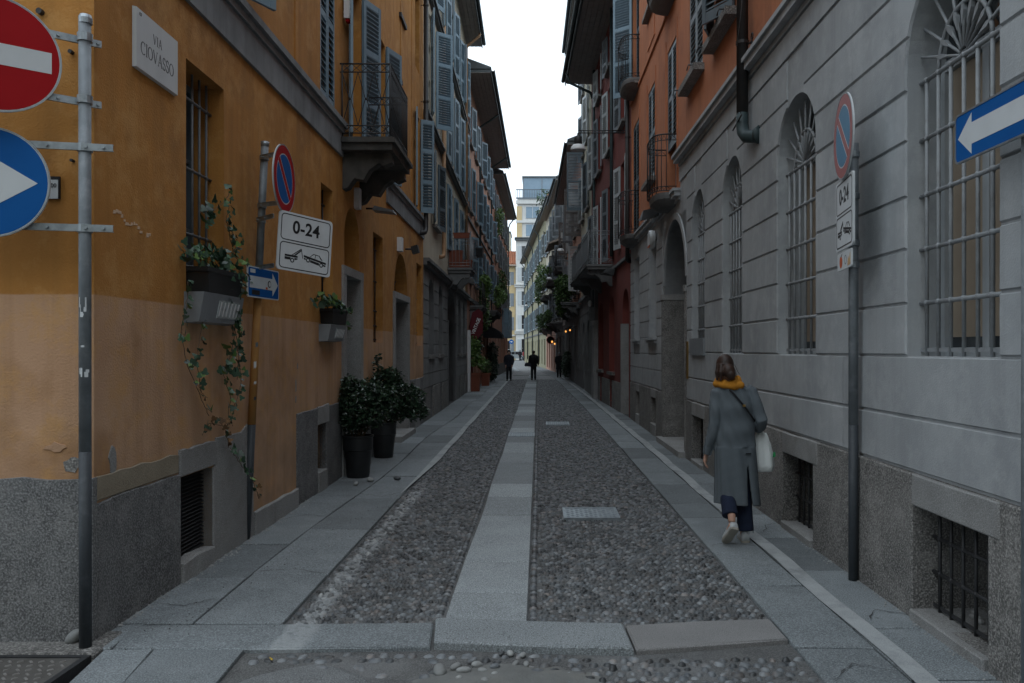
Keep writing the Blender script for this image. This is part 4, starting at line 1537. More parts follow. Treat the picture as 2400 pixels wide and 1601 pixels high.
# upper windows
ZU = 5.78
up_a = [(Sx(1647), Sx(1615)), (f.s_(1262 + 2.366 * F / 9.55), f.s_(1262 + 2.366 * F / 10.65)), (6.1, 7.2), (3.6, 4.7)]
for a, b in up_a:
    window(f, a, b, ZU, 7.75, 0, .2, 'sh_slate', 'pane', 1, (.12, .16, .10), True, 2)
up_b = [(Sx(1535), Sx(1519), 5.16, 7.08), (Sx(1585), Sx(1564), 4.32, 7.05), (Sx(1498), Sx(1484), 4.32, 7.05)]
for a, b, z0, z1 in up_b:
    window(f, a, b, z0, z1, 0, .2, 'sh_slate', 'pane', 1, (.12, .14, .09) if z0 > 5 else None, True, 2)
up_c = [(Sx(1535), Sx(1519), 8.7, 10.4), (Sx(1585), Sx(1564), 7.88, 10.4), (Sx(1498), Sx(1484), 7.88, 10.4), (up_a[0][0], up_a[0][1], 8.9, 10.6), (up_a[1][0], up_a[1][1], 8.9, 10.6)]
for a, b, z0, z1 in up_c:
    window(f, a, b, z0, z1, 0, .2, 'sh_slate', 'pane', 1, (.1, .12, .08), True, 2)
f.wall('wall', 'granite_base', 0, f.L, -.05, .92)
f.wall('wall', 'grey_plaster', 0, SB, .92, 4.80)
f.wall('wall', 'grey_plaster', SB, f.L, .92, 4.26)
f.wall('wall', 'terracotta', 0, SB, 4.80, 10.95)
f.wall('wall', 'terracotta', SB, f.L, 4.26, 10.95)
f.add(MB().quad((0, 0, -.05), (0, -9, -.05), (0, -9, 10.9), (0, 0, 10.9)), 'end_wall', 'grey_plaster')
f.add(MB().quad((f.L - .01, 0, -.05), (f.L - .01, -9, -.05), (f.L - .01, -9, 10.9), (f.L - .01, 0, 10.9)), 'end_wall', 'terracotta')
f.box('house_core', 'dark', .3, f.L - .05, -9, -.55, -.05, 10.9)
eave(f, 0, f.L, 10.9, .35)
roof(f, 0, f.L, 11.05, .35, .3)
# cornices
for a, b, z in ((0, SB, 4.78), (SB + .002, f.L, 4.24)):
    mb = MB().box(a - .02, b, -.02, .035, z - .06, z - .002).box(a - .05, b + (.05 if b == SB else 0), -.02, .11, z, z + .075).box(a - .07, b + (.07 if b == SB else 0), -.02, .14, z + .077, z + .125)
    f.add(mb, 'cornice', 'grey_plaster')

# grooved plaster courses; each block its own piece
def bound(side, a, b, z, m):
    """edge of the block field beside an arched opening a..b at height z ; side +1: field lies beyond b"""
    c, hw = (a + b) / 2, (b - a) / 2
    zsp = ZC - RISE
    if z <= zsp:
        e = hw
    elif z < ZC:
        e = hw * math.sqrt(max(0., 1 - ((z - zsp) / RISE) ** 2))
        e = max(e, .225)
    else:
        e = .225
    return c + side * (e + m)


def block(fac, polyf, d0=0., d1=.016, name='plaster_block', m='grey_plaster'):
    jz = rng.uniform(-.002, .002)
    p0, p1 = polyf(.0), [(x + rng.uniform(-.0025, .0025), z + jz + rng.uniform(-.0025, .0025)) for x, z in polyf(.009)]
    return fac.add(MB().frustum(p0, d0 + .001, p1, d1), name, m)


zrows = [1.66, 2.0, 2.35, 2.69, 3.05, 3.37, 3.71, 4.07, 4.46]
GAP = .006
piers = []
srt = sorted(aw)
edges = [(None, srt[0])] + [(srt[i], srt[i + 1]) for i in range(len(srt) - 1)] + [(srt[-1], None)]
for lo, hi in edges:
    for z0, z1 in zip(zrows[:-1], zrows[1:]):
        def pf(i, lo=lo, hi=hi, z0=z0, z1=z1):
            zs = [z0 + GAP + i + (z1 - z0 - 2 * GAP - 2 * i) * k / 6 for k in range(7)]
            left = [(bound(1, *lo, z, .004 + i) if lo else .02 + i, z) for z in zs]
            right = [(bound(-1, *hi, z, .004 + i) if hi else pa - .10 - i, z) for z in zs]
            return right + left[::-1]
        block(f, pf)
for z0, z1 in ((.93, 1.27), (1.27, 1.66)):
    for a, b in ((.02, 5.2), (5.2, pa - .1)):
        block(f, lambda i, a=a, b=b, z0=z0, z1=z1: [(a + i * (a > 1), z0 + GAP + i), (b, z0 + GAP + i), (b, z1 - GAP - i), (a, z1 - GAP - i)])
# far part: blocks between the blind windows
zr2 = [.93, 1.32, 1.62, 1.96, 2.3, 2.62, 2.96, 3.3, 3.62, 3.85]
cuts = [pb + .12, nich[0][0], nich[0][1], nich[1][0], nich[1][1], f.L - .02]
for i in range(0, 6, 2):
    for z0, z1 in zip(zr2[2 if 0 < i < 6 else 2:-1], zr2[3:]):
        block(f, lambda q, a=cuts[i], b=cuts[i + 1], z0=z0, z1=z1: [(a + .006 + q, z0 + GAP + q), (b - .006 - q, z0 + GAP + q), (b - .006 - q, z1 - GAP - q), (a + .006 + q, z1 - GAP - q)])
for z0, z1 in ((.93, 1.30), (1.30, 1.62)):
    block(f, lambda q, a=cuts[0], b=cuts[5], z0=z0, z1=z1: [(a + q, z0 + GAP + q), (b - q, z0 + GAP + q), (b - q, z1 - GAP - q), (a + q, z1 - GAP - q)])
for a, b in nich:
    f.box('blind_window', 'grey_plaster', a - .01, b + .01, -.15, -.135, 1.95, 3.86)
    f.add(MB().box(a - .08, b + .08, -.1, .10, 1.90, 1.955).box(a - .04, b + .04, -.1, .06, 1.84, 1.898), 'sill', 'grey_plaster')
    f.box('sunk_panel', 'dark_plaster', a, b, .001, .018, 1.60, 1.63)
# the frieze line above the blocks
f.box('frieze', 'grey_plaster', .02, SB, -.01, .020, 4.475, 4.70)
# iron grilles with spear fans
for a, b in aw:
    c, hw = (a + b) / 2, (b - a) / 2
    zf = 3.42
    gr = grille(f, a + .005, b - .005, ZS, zf, 7, [1.70, 2.0, 2.345, 2.69, 3.05, zf], 'iron_grey', -.085, .0125)
    fan = f.add(MB().tube([(c + .29 * math.cos(PI * k / 16), -.085, zf + .31 * math.sin(PI * k / 16)) for k in range(17)], .013, 8), 'fan', 'iron_grey', None, True)
    for k in range(11):
        t = PI * (k + .0) / 10
        ct, stt = math.cos(t), math.sin(t)
        r1 = min(.62, hw / max(abs(ct), .01)) if abs(ct) > .8 else .58
        zmx = .60
        f.add(MB().tube([(c + .05 * ct, -.085, zf + .05 * stt), (c + r1 * .97 * ct, -.085, zf + min(zmx, r1 * 1.0) * stt)], .010, 6), 'ray', 'iron_grey', fan, True)
        if 0 < k < 10:
            for rr, ln in ((.27, .10),):
                d_ = (ct, stt)
                n_ = (-stt, ct)
                pts = [(rr - ln, 0), (rr - .01, .016), (rr + .05, 0), (rr - .01, -.016)]
                f.add(MB().prism([(c + u * d_[0] + v * n_[0], zf + u * d_[1] + v * n_[1]) for u, v in pts], -.098, -.072), 'spearhead', 'iron_grey', fan)
# stone base
def stone(poly, m='granite_base', d=.03):
    cx_ = sum(p[0] for p in poly) / len(poly)
    cz_ = sum(p[1] for p in poly) / len(poly)
    inn = [(cx_ + (x - cx_) * (1 - .012 / max(.06, abs(x - cx_))), cz_ + (z - cz_) * (1 - .010 / max(.06, abs(z - cz_)))) for x, z in poly]
    return f.add(MB().loft([[(x, -.4, z) for x, z in poly], [(x, d - .010, z) for x, z in poly], [(x, d, z) for x, z in inn]]), 'base_stone', m)


srt = sorted(cel)
prev = .02
for a, b in srt:
    mid = (prev + a) / 2 if a - prev > 1.3 else None
    segs = [(prev, a - .003)] if mid is None else [(prev, mid - .004), (mid, a - .003)]
    for q0, q1 in segs:
        stone(jag(q0, q1, -.06, .918, 5, .004), 'granite_base', .030 if q1 < a - .01 else .028)
    stone(jag(a - .12, b + .0, .718, .915, 5, .004), 'granite_light', .036)
    stone(jag(a - .0, b - .0, -.06, .06, 3, .003), 'granite_light', .05)
    gr = grille(f, a + .01, b - .01, .06, .72, 6, [.09, .30, .52], 'iron', -.11, .011, name='cellar_grille')
    f.box('cellar_back', 'dark_plaster', a - .1, b + .1, -.62, -.45, -.05, .8)
    prev = b + .003
stone(jag(prev, pa - .10, -.06, .918, 4, .004))
for q0, q1 in ((pb + .12, celb[0][0]), (celb[0][1], celb[1][0]), (celb[1][1], f.L - .02)):
    stone(jag(q0 + .003, q1 - .003, -.06, .918, 3, .004), 'granite_base', .028)
for a, b in celb:
    stone(jag(a, b, .742, .918, 3, .004), 'granite_light', .03)
    stone(jag(a, b, -.06, .22, 3, .004), 'granite_light', .04)
    f.box('cellar_grille', 'iron', a - .02, b + .02, -.24, -.2, .2, .76)
# the carriage portal
cP, hP = (pa + pb) / 2, (pb - pa) / 2
for q0, q1 in ((pa - .10, pa + .02), (pb - .02, pb + .12)):
    f.box('portal_pier', 'granite_base', q0, q1, -.43, .035, -.04, 2.62)
    f.box('portal_capital', 'granite_light', q0 - .015, q1 + .015, -.42, .05, 2.622, 2.72)
arc0 = [(cP + (hP + .10) * math.cos(PI * k / 20), 2.87 + 1.17 * math.sin(PI * k / 20)) for k in range(21)]
arc1 = [(cP + (hP - .01) * math.cos(PI * k / 20), 2.87 + 1.06 * math.sin(PI * k / 20)) for k in range(21)]
for k in range(20):
    f.add(MB().prism([arc0[k], arc0[k + 1], arc1[k + 1], arc1[k]], -.02, .022), 'voussoir', 'grey_plaster')
dr = f.box('carriage_door', 'door_dark', pa - .02, pb + .02, -.46, -.40, -.02, 3.95)
for k in range(4):
    for z0, z1 in ((.2, .95), (1.05, 1.85), (1.95, 2.65)):
        q = pa + .08 + k * (pb - pa - .1) / 4
        w_ = (pb - pa - .1) / 4 - .07
        f.add(MB().frustum([(q, z0), (q + w_, z0), (q + w_, z1), (q, z1)], -.40, [(q + .03, z0 + .03), (q + w_ - .03, z0 + .03), (q + w_ - .03, z1 - .03), (q + .03, z1 - .03)], -.375), 'panel', 'door_dark', dr)
f.box('threshold', 'granite_light', pa - .08, pb + .1, -.4, .14, -.03, .09)
f.box('doorbell_panel', 'brass', Sx(1616), Sx(1612), .016, .03, 1.25, 1.83)
a, b = aw[-1] if False else (Sx(1655), Sx(1623))
f.box('letter_box', 'grey_plastic', a - .01, b + .01, -.14, .045, 1.62, 1.87)
# shutters
for k, (a, b) in enumerate(up_a):
    w_ = (b - a) / 2 - .004
    if k == 1:
        shutter(f, a, ZU, w_, 1.95, 0, R(30), 'sh_slate', True, 1)
        shutter(f, b, ZU, w_, 1.95, 1, R(24), 'sh_slate', True, 1)
    else:
        shutter(f, a, ZU, w_, 1.95, 0, 0, 'sh_grey' if k == 0 else 'sh_slate', k == 0, 1, -.03, .075)
        shutter(f, b, ZU, w_, 1.95, 1, 0, 'sh_grey' if k == 0 else 'sh_slate', k == 0, 1, -.03, .075)
for k, (a, b, z0, z1) in enumerate(up_b + up_c):
    w_ = (b - a) / 2 - .004
    zb_ = z0 + (.02 if k != 1 else .95)
    shutter(f, a, zb_, w_, z1 - zb_, 0, 0, 'sh_slate', k < 3, 1, -.03, .075)
    if k == 5:
        shutter(f, b, z0 + .02, w_, z1 - z0 - .02, 1, R(130), 'sh_blue', False, 2, .03)
    else:
        shutter(f, b, zb_, w_, z1 - zb_, 1, 0, 'sh_slate', k < 3, 1, -.03, .075)
# sunk frames and string of the terracotta front
f.box('string_course', 'terracotta', SB, f.L, -.01, .035, 7.74, 7.80)
for (a, b, z0, z1) in up_b:
    for q in (a - .14, b + .10):
        f.box('plaster_strip', 'terracotta', q, q + .03, -.01, .016, z0, z1 + .25)
q0, q1 = up_b[0][:2]
f.box('plaster_panel', 'terracotta', q0, q1, -.01, .018, 4.45, 4.95)
f.box('plaster_panel', 'terracotta', q0, q1, -.01, .018, 8.0, 8.5)
# sill hooks
for k, (a, b) in enumerate(up_a[:2]):
    for q in (a - .06, b + .06):
        f.add(MB().tube([(q, .0, ZU - .02), (q, .22, ZU - .02), (q, .24, ZU - .10)], .010, 6), 'hook', 'iron', None, True)


def bombe_balcony(fac, a, b, z, proj, rail, m='iron', n=13):
    """small curved window balcony"""
    c, hw = (a + b) / 2, (b - a) / 2
    path = []
    for k in range(n + 1):
        t = PI * k / n
        path.append((c - (hw + .10) * math.copysign(abs(math.cos(t)) ** .55, math.cos(t)), proj * abs(math.sin(t)) ** .55))
    sl = MB()
    sl.loft([[(q * 1 + (c - q) * k, d_ * (1 - k) - .05, zz) for q, d_ in path] + [(c + hw * .9, -.1, zz), (c - hw * .9, -.1, zz)]
             for k, zz in ((.30, z - .20), (.12, z - .15), (.0, z - .10), (-.03, z - .04), (-.03, z), )])
    bal = fac.add(sl, 'balcony', 'dark_plaster')
    for zz, r_ in ((z + rail, .013), (z + rail - .10, .008), (z + .10, .008), (z + .03, .009)):
        fac.add(MB().tube([(q, d_, zz) for q, d_ in path], r_, 6), 'rail', m, bal, True)
    for q, d_ in path[1:-1]:
        fac.add(MB().tube([(q, d_, z + .03), (q, d_, z + rail)], .007, 6), 'bar', m, bal, True)
    scr = MB()
    for (q0_, d0), (q1_, d1) in zip(path[:-1], path[1:]):
        scr.tube([(q0_, d0, z + rail - .10), ((q0_ + q1_) / 2, (d0 + d1) / 2, z + rail - .02), (q1_, d1, z + rail - .10)], .005, 5)
        scr.tube([(q0_, d0, z + .10), ((q0_ + q1_) / 2, (d0 + d1) / 2, z + .04), (q1_, d1, z + .10)], .005, 5)
    fac.add(scr, 'lattice', m, bal)
    return bal


for a, b, z0, z1 in (up_b[1], up_b[2]):
    bombe_balcony(f, a, b, 4.36, .40, .98)
    bombe_balcony(f, a, b, 7.92, .40, .98)
# dark wrapped lamp under the nearer balcony
q, z = f.pt(1552, 500)
fl = f.add(MB().loft([[(q - .22, .10, z - .08), (q + .22, .10, z - .05), (q + .22, .42, z - .12), (q - .22, .42, z - .16)], [(q - .2, .06, z + .10), (q + .18, .06, z + .10), (q + .2, .36, z + .04), (q - .2, .38, z + .02)]]), 'wrapped_lamp', 'black_plastic')
q, z = f.pt(1538, 562)
sg = f.add(MB().loft([[(q + .19 * k * math.cos(t * PI / 12), d_, z + .19 * k * math.sin(t * PI / 12)) for t in range(24)] for d_, k in ((.04, .95), (.10, 1.), (.15, .92))]), 'round_shop_lamp', 'sign_white')
f.add(MB().prism([(q - .15, z - .12), (q + .15, z - .12), (q + .10, z - .16), (q - .10, z - .16)], .145, .155), 'orange_band', 'orange_sticker', sg)
f.add(MB().tube([(q, 0, z), (q, .1, z)], .02, 8), 'arm', 'iron', sg, True)
# big downpipe and its elbow into the wall
qp = f.s_(1740, .11)
downpipe(f, qp, 4.30, 10.8, .066, .11, 'pipe', None, 2.4)
mb = MB().tube([(qp, .11, 4.32), (qp, .112, 4.20), (qp - .04, .11, 4.10), (qp - .13, .10, 4.03), (qp - .24, .06, 4.0), (qp - .30, .0, 4.0)], [.066, .068, .07, .07, .07, .072], 14)
f.add(mb, 'pipe_elbow', 'teal_pipe', None, True)
f.add(MB().tube([(qp - .27, .03, 4.0), (qp - .31, -.005, 4.0)], [.085, .105], 14), 'pipe_collar', 'teal_pipe', None, True)
f.add(MB().tube([(qp + .14, .18, 4.17), (qp - .16, .16, 4.26)], .009, 6), 'bracket', 'iron', None, True)
qq, zz_ = qp, 5.06
for dz in (.05, -.05):
    f.add(MB().tube([(qp - .12 - .05 + .035 * math.cos(t * PI / 6), .05, zz_ + dz + .035 * math.sin(t * PI / 6)) for t in range(13)], .007, 5), 'scroll_hook', 'iron', None, True)
f.add(MB().tube([(qp - .05, .07, zz_), (qp - .17, .05, zz_)], .008, 5), 'scroll_hook', 'iron', None, True)
wire = MB().tube([(qp, .17, 5.06), (qp - .5, .25, 5.28), (qp - 1.0, .35, 5.62), (qp - 2.2, .9, 6.9)], .004, 5)
f.add(wire, 'stay_wire', 'galv', None, True)
f.add(MB().tube([(qp - .78, .30, 5.45), (qp - .86, .32, 5.51)], .022, 8), 'insulator', 'white', None, True)
# far end downpipe
downpipe(f, f.L - .10, 3.95, 10.8, .055, .10, 'pipe', elbow=-.6)
# chunk of rubble behind the near cellar bars
q0, q1 = srt[-1] if False else cel[0]
for k in range(14):
    q = rng.uniform(q0 + .05, q1 - .05)
    f.add(MB().ball((q, -.30 + rng.uniform(-.06, .06), .075), .022 + .012 * rng.random(), .02, .018, 7, 5), 'rubble', 'dust')
f.add(MB().ball((cel[0][0] + .22, -.25, .13), .055, .05, .065, 10, 7), 'rubble', 'stone_rust')


# ------------------------------------------------------------------ traffic signs
def sign_obj(name, mb, m, parent, loc, rz, smooth=False, tilt=0.):
    o = mb.build(name, m, parent, smooth)
    o.location = loc
    o.rotation_euler = (0, tilt, rz)
    return o


def disc(parent, loc, rz, r, kind, faded=False, tilt=0.):
    o = sign_obj('sign_disc', MB().prism(circle(r, 56), 0, -.012), 'sign_white', parent, loc, rz, tilt=tilt)
    MB().prism(circle(r * .985, 56), .002, .0005).build('sign_back', 'galv', o)
    red, blue = ('sign_red_faded', 'sign_blue_faded') if faded else ('sign_red', 'sign_blue')
    y0, y1 = -.0118, -.0135
    ri = r * .962
    if kind == 'entry':
        MB().prism(circle(ri, 56), y0, y1).build('red_field', red, o)
        MB().prism([(-r * .84, -r * .185), (r * .84, -r * .185), (r * .84, r * .185), (-r * .84, r * .185)], y1 + .0003, y1 - .0012).build('white_bar', 'sign_white', o)
    elif kind == 'right':
        MB().prism(circle(ri, 56), y0, y1).build('blue_field', blue, o)
        a = MB().prism([(-r * .78, -r * .20), (-.12 * r, -r * .20), (-.12 * r, -r * .56), (r * .80, 0), (-.12 * r, r * .56), (-.12 * r, r * .20), (-r * .78, r * .20)], y1 + .0003, y1 - .0012)
        a.build('arrow', 'sign_white', o)
    else:
        rb = r * .70
        ringp(MB(), circle(ri, 56), circle(rb + r * .035, 56), y0, y1).build('red_ring', red, o)
        # two blue segments left and right of the slash
        w = r * .125
        for sgn in (1, -1):
            pts = []
            t0 = math.asin(w / rb)
            n = 24
            for k in range(n + 1):
                t = t0 + (PI - 2 * t0) * k / n
                # chord frame: slash runs from upper left to lower right
                u, v = rb * math.cos(t), rb * math.sin(t) * sgn
                ca, sa = math.cos(R(-45)), math.sin(R(-45))
                pts.append((u * ca - v * sa, u * sa + v * ca))
            MB().prism(pts if sgn == 1 else pts[::-1], y0, y1).build('blue_field', blue, o)
        w2 = r * .085
        pts = [(-rb * 1.02, -w2), (rb * 1.02, -w2), (rb * 1.02, w2), (-rb * 1.02, w2)]
        ca, sa = math.cos(R(-45)), math.sin(R(-45))
        MB().prism([(u * ca - v * sa, u * sa + v * ca) for u, v in pts], y0, y1 - .0003).build('red_slash', red, o)
    ringp(MB(), circle(r, 56), circle(r * .975, 56), -.011, -.0145).build('rim', 'galv', o)
    return o


def tow_panel(parent, loc, rz, W_, H_, tilt=0.):
    """0-24 panel over the tow-away picture"""
    o = sign_obj('sign_panel', MB().prism(rrect(-W_, W_, -H_, H_, .03), 0, -.014), 'sign_white', parent, loc, rz, tilt=tilt)
    MB().prism(rrect(-W_ + .003, W_ - .003, -H_ + .003, H_ - .003, .03), .003, .0005).build('sign_back', 'galv', o)
    y0, y1 = -.0138, -.0152
    for a, b in ((.008, H_ - .018), (-H_ + .018, -.008)):
        ringp(MB(), rrect(-W_ + .022, W_ - .022, a, b, .035), rrect(-W_ + .030, W_ - .030, a + .008, b - .008, .028), y0, y1).build('border', 'black', o)
    me = text_mesh('0-24', .155, .0006, .98, 1.05, .0035)
    inst('lettering', me, 'black', o, (.0, y1, H_ * .5))
    k = W_ / .30
    zc = -H_ * .5 - .01
    q = lambda pts: [(x * k, zc + z * k) for x, z in pts]
    bk = lambda pts: MB().prism(q(pts), y0, y1).build('pictogram', 'black', o)
    bk([(-.22, .006), (-.08, .006), (-.08, .024), (-.22, .024)])
    bk([(-.22, -.022), (-.16, -.022), (-.155, .001), (-.22, .001)])
    bk([(-.112, -.018), (-.08, -.010), (-.08, .001), (-.115, .001)])
    bk([(-.12, .026), (-.10, .026), (-.035, .082), (-.05, .082)])
    bk([(-.145, .026), (-.135, .026), (-.044, .088), (-.04, .098), (-.05, .095)])
    bk([(-.047, .095), (-.040, .093), (-.020, .010), (-.026, .010)])
    for cx_, cz_ in ((-.137, -.024), (.037, .004), (.19, -.022)):
        ringp(MB(), [(x * k, zc + z * k) for x, z in circle(.022, 20, cx_, cz_)], [(x * k, zc + z * k) for x, z in circle(.0125, 20, cx_, cz_)], y0, y1).build('pictogram', 'black', o)
    bk([(-.012, .046), (.245, .008), (.245, -.010), (-.012, .026)])
    bk([(-.012, .020), (.012, .016), (.012, .003), (-.006, .004)])
    bk([(.062, .010), (.165, -.006), (.165, -.030), (.062, -.012)])
    bk([(.212, -.012), (.243, -.017), (.238, -.032), (.214, -.028)])
    bk([(.055, .038), (.095, .072), (.165, .066), (.205, .022), (.185, .026), (.158, .060), (.098, .066), (.062, .037)])
    bk([(.118, .066), (.124, .066), (.118, .030), (.112, .030)])
    return o


def clamp(parent, x, y, z, r, tox, toy, m='galv'):
    """pipe clamp and flat bar to the sign"""
    v = Vector((tox - x, toy - y))
    L = v.length
    o = MB()
    o.lathe([(r + .001, -.022), (r + .006, -.02), (r + .006, .02), (r + .001, .022)], 16)
    o = o.build('clamp', m, parent)
    o.location = (x, y, z)
    b = MB().box(0, L, -r - .010, -r - .004, -.019, .019).box(0, L, -r - .02, -r - .0105, -.019, -.015).box(0, L, -r - .02, -r - .0105, .015, .019)
    b = b.build('bracket', m, parent)
    b.location = (x, y, z)
    b.rotation_euler = (0, 0, math.atan2(v.y, v.x))
    for t in (.03, L * .5):
        MB().tube([(t, -r - .010, 0), (t, -r - .024, 0)], .008, 8).build('bolt', m, b)
    return o


# left corner post
px_, py_ = -2.585, 4.545
post = empty('sign_post', (px_, py_, 0), 0, 'galvanised post at the left corner with a no entry disc above a blue arrow disc', 'sign post')
MB().tube([(0, 0, -.02), (-.002, 0, 1.12)], .0335, 18).build('pole', 'pole_dark', post, True)
MB().tube([(-.002, 0, 1.12), (-.004, 0, 3.60)], .033, 18).build('pole', 'pole_grey', post, True)
MB().lathe([(.036, 3.56), (.037, 3.59), (.03, 3.61), (.0, 3.615)], 18).build('pole_cap', 'galv', post)
st_ = MB()
for z, h_ in ((1.97, .04), (1.93, .03), (1.90, .015), (1.58, .03), (1.56, .02), (1.72, .012)):
    for t0 in (-160, -120, -75):
        t0 += rng.uniform(-18, 18)
        a0, a1 = R(t0), R(t0 + rng.uniform(8, 34))
        hh = h_ * rng.uniform(.25, 1)
        st_.quad((.0345 * math.cos(a0), .0345 * math.sin(a0), z - hh), (.0345 * math.cos(a1), .0345 * math.sin(a1), z - hh), (.0345 * math.cos(a1), .0345 * math.sin(a1), z + hh), (.0345 * math.cos(a0), .0345 * math.sin(a0), z + hh))
tag(st_.build('sticker_remains', 'sign_white', post), kind='stuff')
Yc = 4.30
p = at(-13, 125, Yc)
rz1 = math.atan2(.64, .77)
disc(post, (p.x - px_, p.y - py_, p.z), rz1, .315, 'entry')
u = Vector((math.cos(rz1), math.sin(rz1)))
for dz in (.18, -.175):
    o_ = Vector((p.x, p.y)) + u * .02
    e_ = Vector((px_, py_))
    zc_ = p.z + dz
    b = MB().box(-.30, .52, .016, .022, -.02, .02).box(-.30, .52, .022, .034, -.02, -.016).box(-.30, .52, .022, .034, .016, .02).build('bracket', 'galv', post)
    b.location = (p.x - px_, p.y - py_, zc_)
    b.rotation_euler = (0, 0, rz1)
    MB().lathe([(.034, -.024), (.041, -.022), (.041, .022), (.034, .024)], 16).build('clamp', 'galv', post).location = (-.003, 0, zc_)
    for t in (.30, .44, .50):
        MB().tube([(t, .016, 0), (t, .004, 0)], .009, 8).build('bolt', 'galv', b)
Yc = 4.40
p = at(-24, 427, Yc)
rz2 = R(12)
disc(post, (p.x - px_, p.y - py_, p.z), rz2, .306, 'right')
for dz in (.225, -.235):
    b = MB().box(-.10, .62, .016, .022, -.02, .02).box(-.10, .62, .022, .034, -.02, -.016).box(-.10, .62, .022, .034, .016, .02).build('bracket', 'galv', post)
    b.location = (p.x - px_, p.y - py_, p.z + dz)
    b.rotation_euler = (0, 0, rz2)
    MB().lathe([(.034, -.024), (.041, -.022), (.041, .022), (.034, .024)], 16).build('clamp', 'galv', post).location = (-.003, 0, p.z + dz)
    for t in (.28, .48, .57):
        MB().tube([(t, .016, 0), (t, .004, 0)], .009, 8).build('bolt', 'galv', b)

# leaning no parking post on the left pavement
bx_, by_ = gp(577, 1264)
post = empty('sign_post', (bx_, by_, 0), 0, 'leaning post before the ochre wall with no parking disc, 0-24 panel and blue arrow', 'sign post')
top = at(621, 335, by_) - Vector((bx_, by_, 0))
pt_ = lambda z: Vector((top.x * z / top.z, 0, z))
for z0, z1, r_, m in ((-.02, 1.03, .036, 'pole_dark'), (1.03, 2.22, .035, 'pole_ochre'), (2.22, 2.42, .034, 'pole_dark'), (2.42, top.z, .033, 'pole_grey')):
    MB().tube([pt_(z0), pt_(z1)], r_, 16).build('pole', m, post, True)
MB().tube([pt_(top.z - .03), pt_(top.z + .01)], .037, 16).build('pole_cap', 'galv', post, True)
for z, a0, hz, sm in ((1.74, -50, .022, 'sh_slate'), (1.56, -62, .03, 'sign_white'), (1.40, -48, .012, 'marble'), (1.26, -38, .016, 'pole_dark')):
    st_ = MB()
    c_ = pt_(z)
    q = [(c_.x + .0365 * math.cos(R(a)), .0365 * math.sin(R(a))) for a in (a0 - 18, a0, a0 + 18)]
    for (xa, ya), (xb, yb) in zip(q[:-1], q[1:]):
        st_.quad((xa, ya, z - hz), (xb, yb, z - hz * .8 + .01), (xb, yb, z + hz + .01), (xa, ya, z + hz))
    st_.build('sticker', sm, post)
p = at(664, 420, 7.0)
disc(post, (p.x - bx_, p.y - by_, p.z), R(90), .30, 'park')
for z in (3.42, 2.99):
    c_ = pt_(z)
    clamp(post, c_.x, 0, z, .034, p.x - bx_ - .02, p.y - by_ + .03)
rzp = R(53)
pc = (at(656.7, 497, 6.90) + at(780.8, 515.6, 7.35) + at(767, 647, 7.35) + at(643, 634, 6.9)) / 4
tow_panel(post, (pc.x - bx_, pc.y - by_, pc.z), rzp, .285, .258, tilt=R(4))
for z in (2.86, 2.43):
    c_ = pt_(z)
    clamp(post, c_.x, 0, z, .034, pc.x - bx_ - .17, pc.y - by_ - .2)
pb_ = (at(577.7, 622, 6.85) + at(652, 637.5, 7.43) + at(577, 694.6, 6.85) + at(650, 703.6, 7.43)) / 4
small = sign_obj('arrow_sign', MB().prism(rrect(-.29, .29, -.135, .135, .02), 0, -.012), 'sign_white', post, (pb_.x - bx_, pb_.y - by_, pb_.z), math.atan2(.58, .08))
MB().prism(rrect(-.28, .28, -.125, .125, .018), -.0118, -.013).build('blue_field', 'sign_blue', small)
MB().prism([(-.26, -.052), (.16, -.052), (.16, -.105), (.265, 0), (.16, .105), (.16, .052), (-.26, .052)], -.0128, -.0142).build('arrow', 'sign_white', small)
MB().prism(rrect(-.25, -.16, .078, .112, .004), -.0128, -.0138).build('sticker', 'sign_white', small)
MB().prism(rrect(-.22, -.08, -.112, -.07, .004), -.0128, -.0140).build('sticker', 'black', small)
MB().prism(circle(.032, 16, .10, .0), -.0141, -.0148).build('sticker', 'black', small)
MB().prism(circle(.022, 16, .105, .0), -.0147, -.0153).build('sticker', 'marble', small)
MB().prism(rrect(.03, .065, -.05, -.03, .003), -.0141, -.0148).build('sticker', 'orange_sticker', small)

# no parking post at the right wall
post = empty('sign_post', (2.325, 5.88, 0), 0, 'post against the grey right hand wall with faded no parking disc and 0-24 panel', 'sign post')
MB().tube([(0, 0, -.02), (-.012, -.03, 1.15)], .035, 16).build('pole', 'pole_dark', post, True)
MB().tube([(-.012, -.03, 1.15), (-.03, -.08, 3.2)], .0345, 16).build('pole', 'pole_grey', post, True)
p = at(1979.5, 320, 5.62)
rzr = math.atan2(-.99, -.15)
disc(post, (p.x - 2.325, p.y - 5.88, p.z), rzr, .30, 'park', True)
pr = at(1983, 500, 5.66)
tow_panel(post, (pr.x - 2.325, pr.y - 5.88, pr.z), rzr, .26, .252)
pr2 = at(1982, 610, 5.66)
st3 = sign_obj('sticker_plate', MB().prism(rrect(-.215, .215, -.062, .062, .012), 0, -.010), 'sign_white', post, (pr2.x - 2.325, pr2.y - 5.88, pr2.z), rzr)
MB().prism(circle(.042, 20, -.10, -.005), -.0098, -.0112).build('sticker', 'orange_sticker', st3)
MB().prism([(-.115, .03), (-.06, .055), (-.085, .03)], -.0098, -.0114).build('sticker', 'black', st3)
ringp(MB(), circle(.034, 20, .04, 0), circle(.026, 20, .04, 0), -.0098, -.011).build('sticker', 'sh_grey', st3)
MB().prism([(.1, -.05), (.19, -.045), (.18, .04), (.15, -.01), (.12, .02)], -.0098, -.0112).build('sticker', mat('pink_print', (.55, .30, .25), (.55, .42, .12), .5, 60., bump=0), st3)
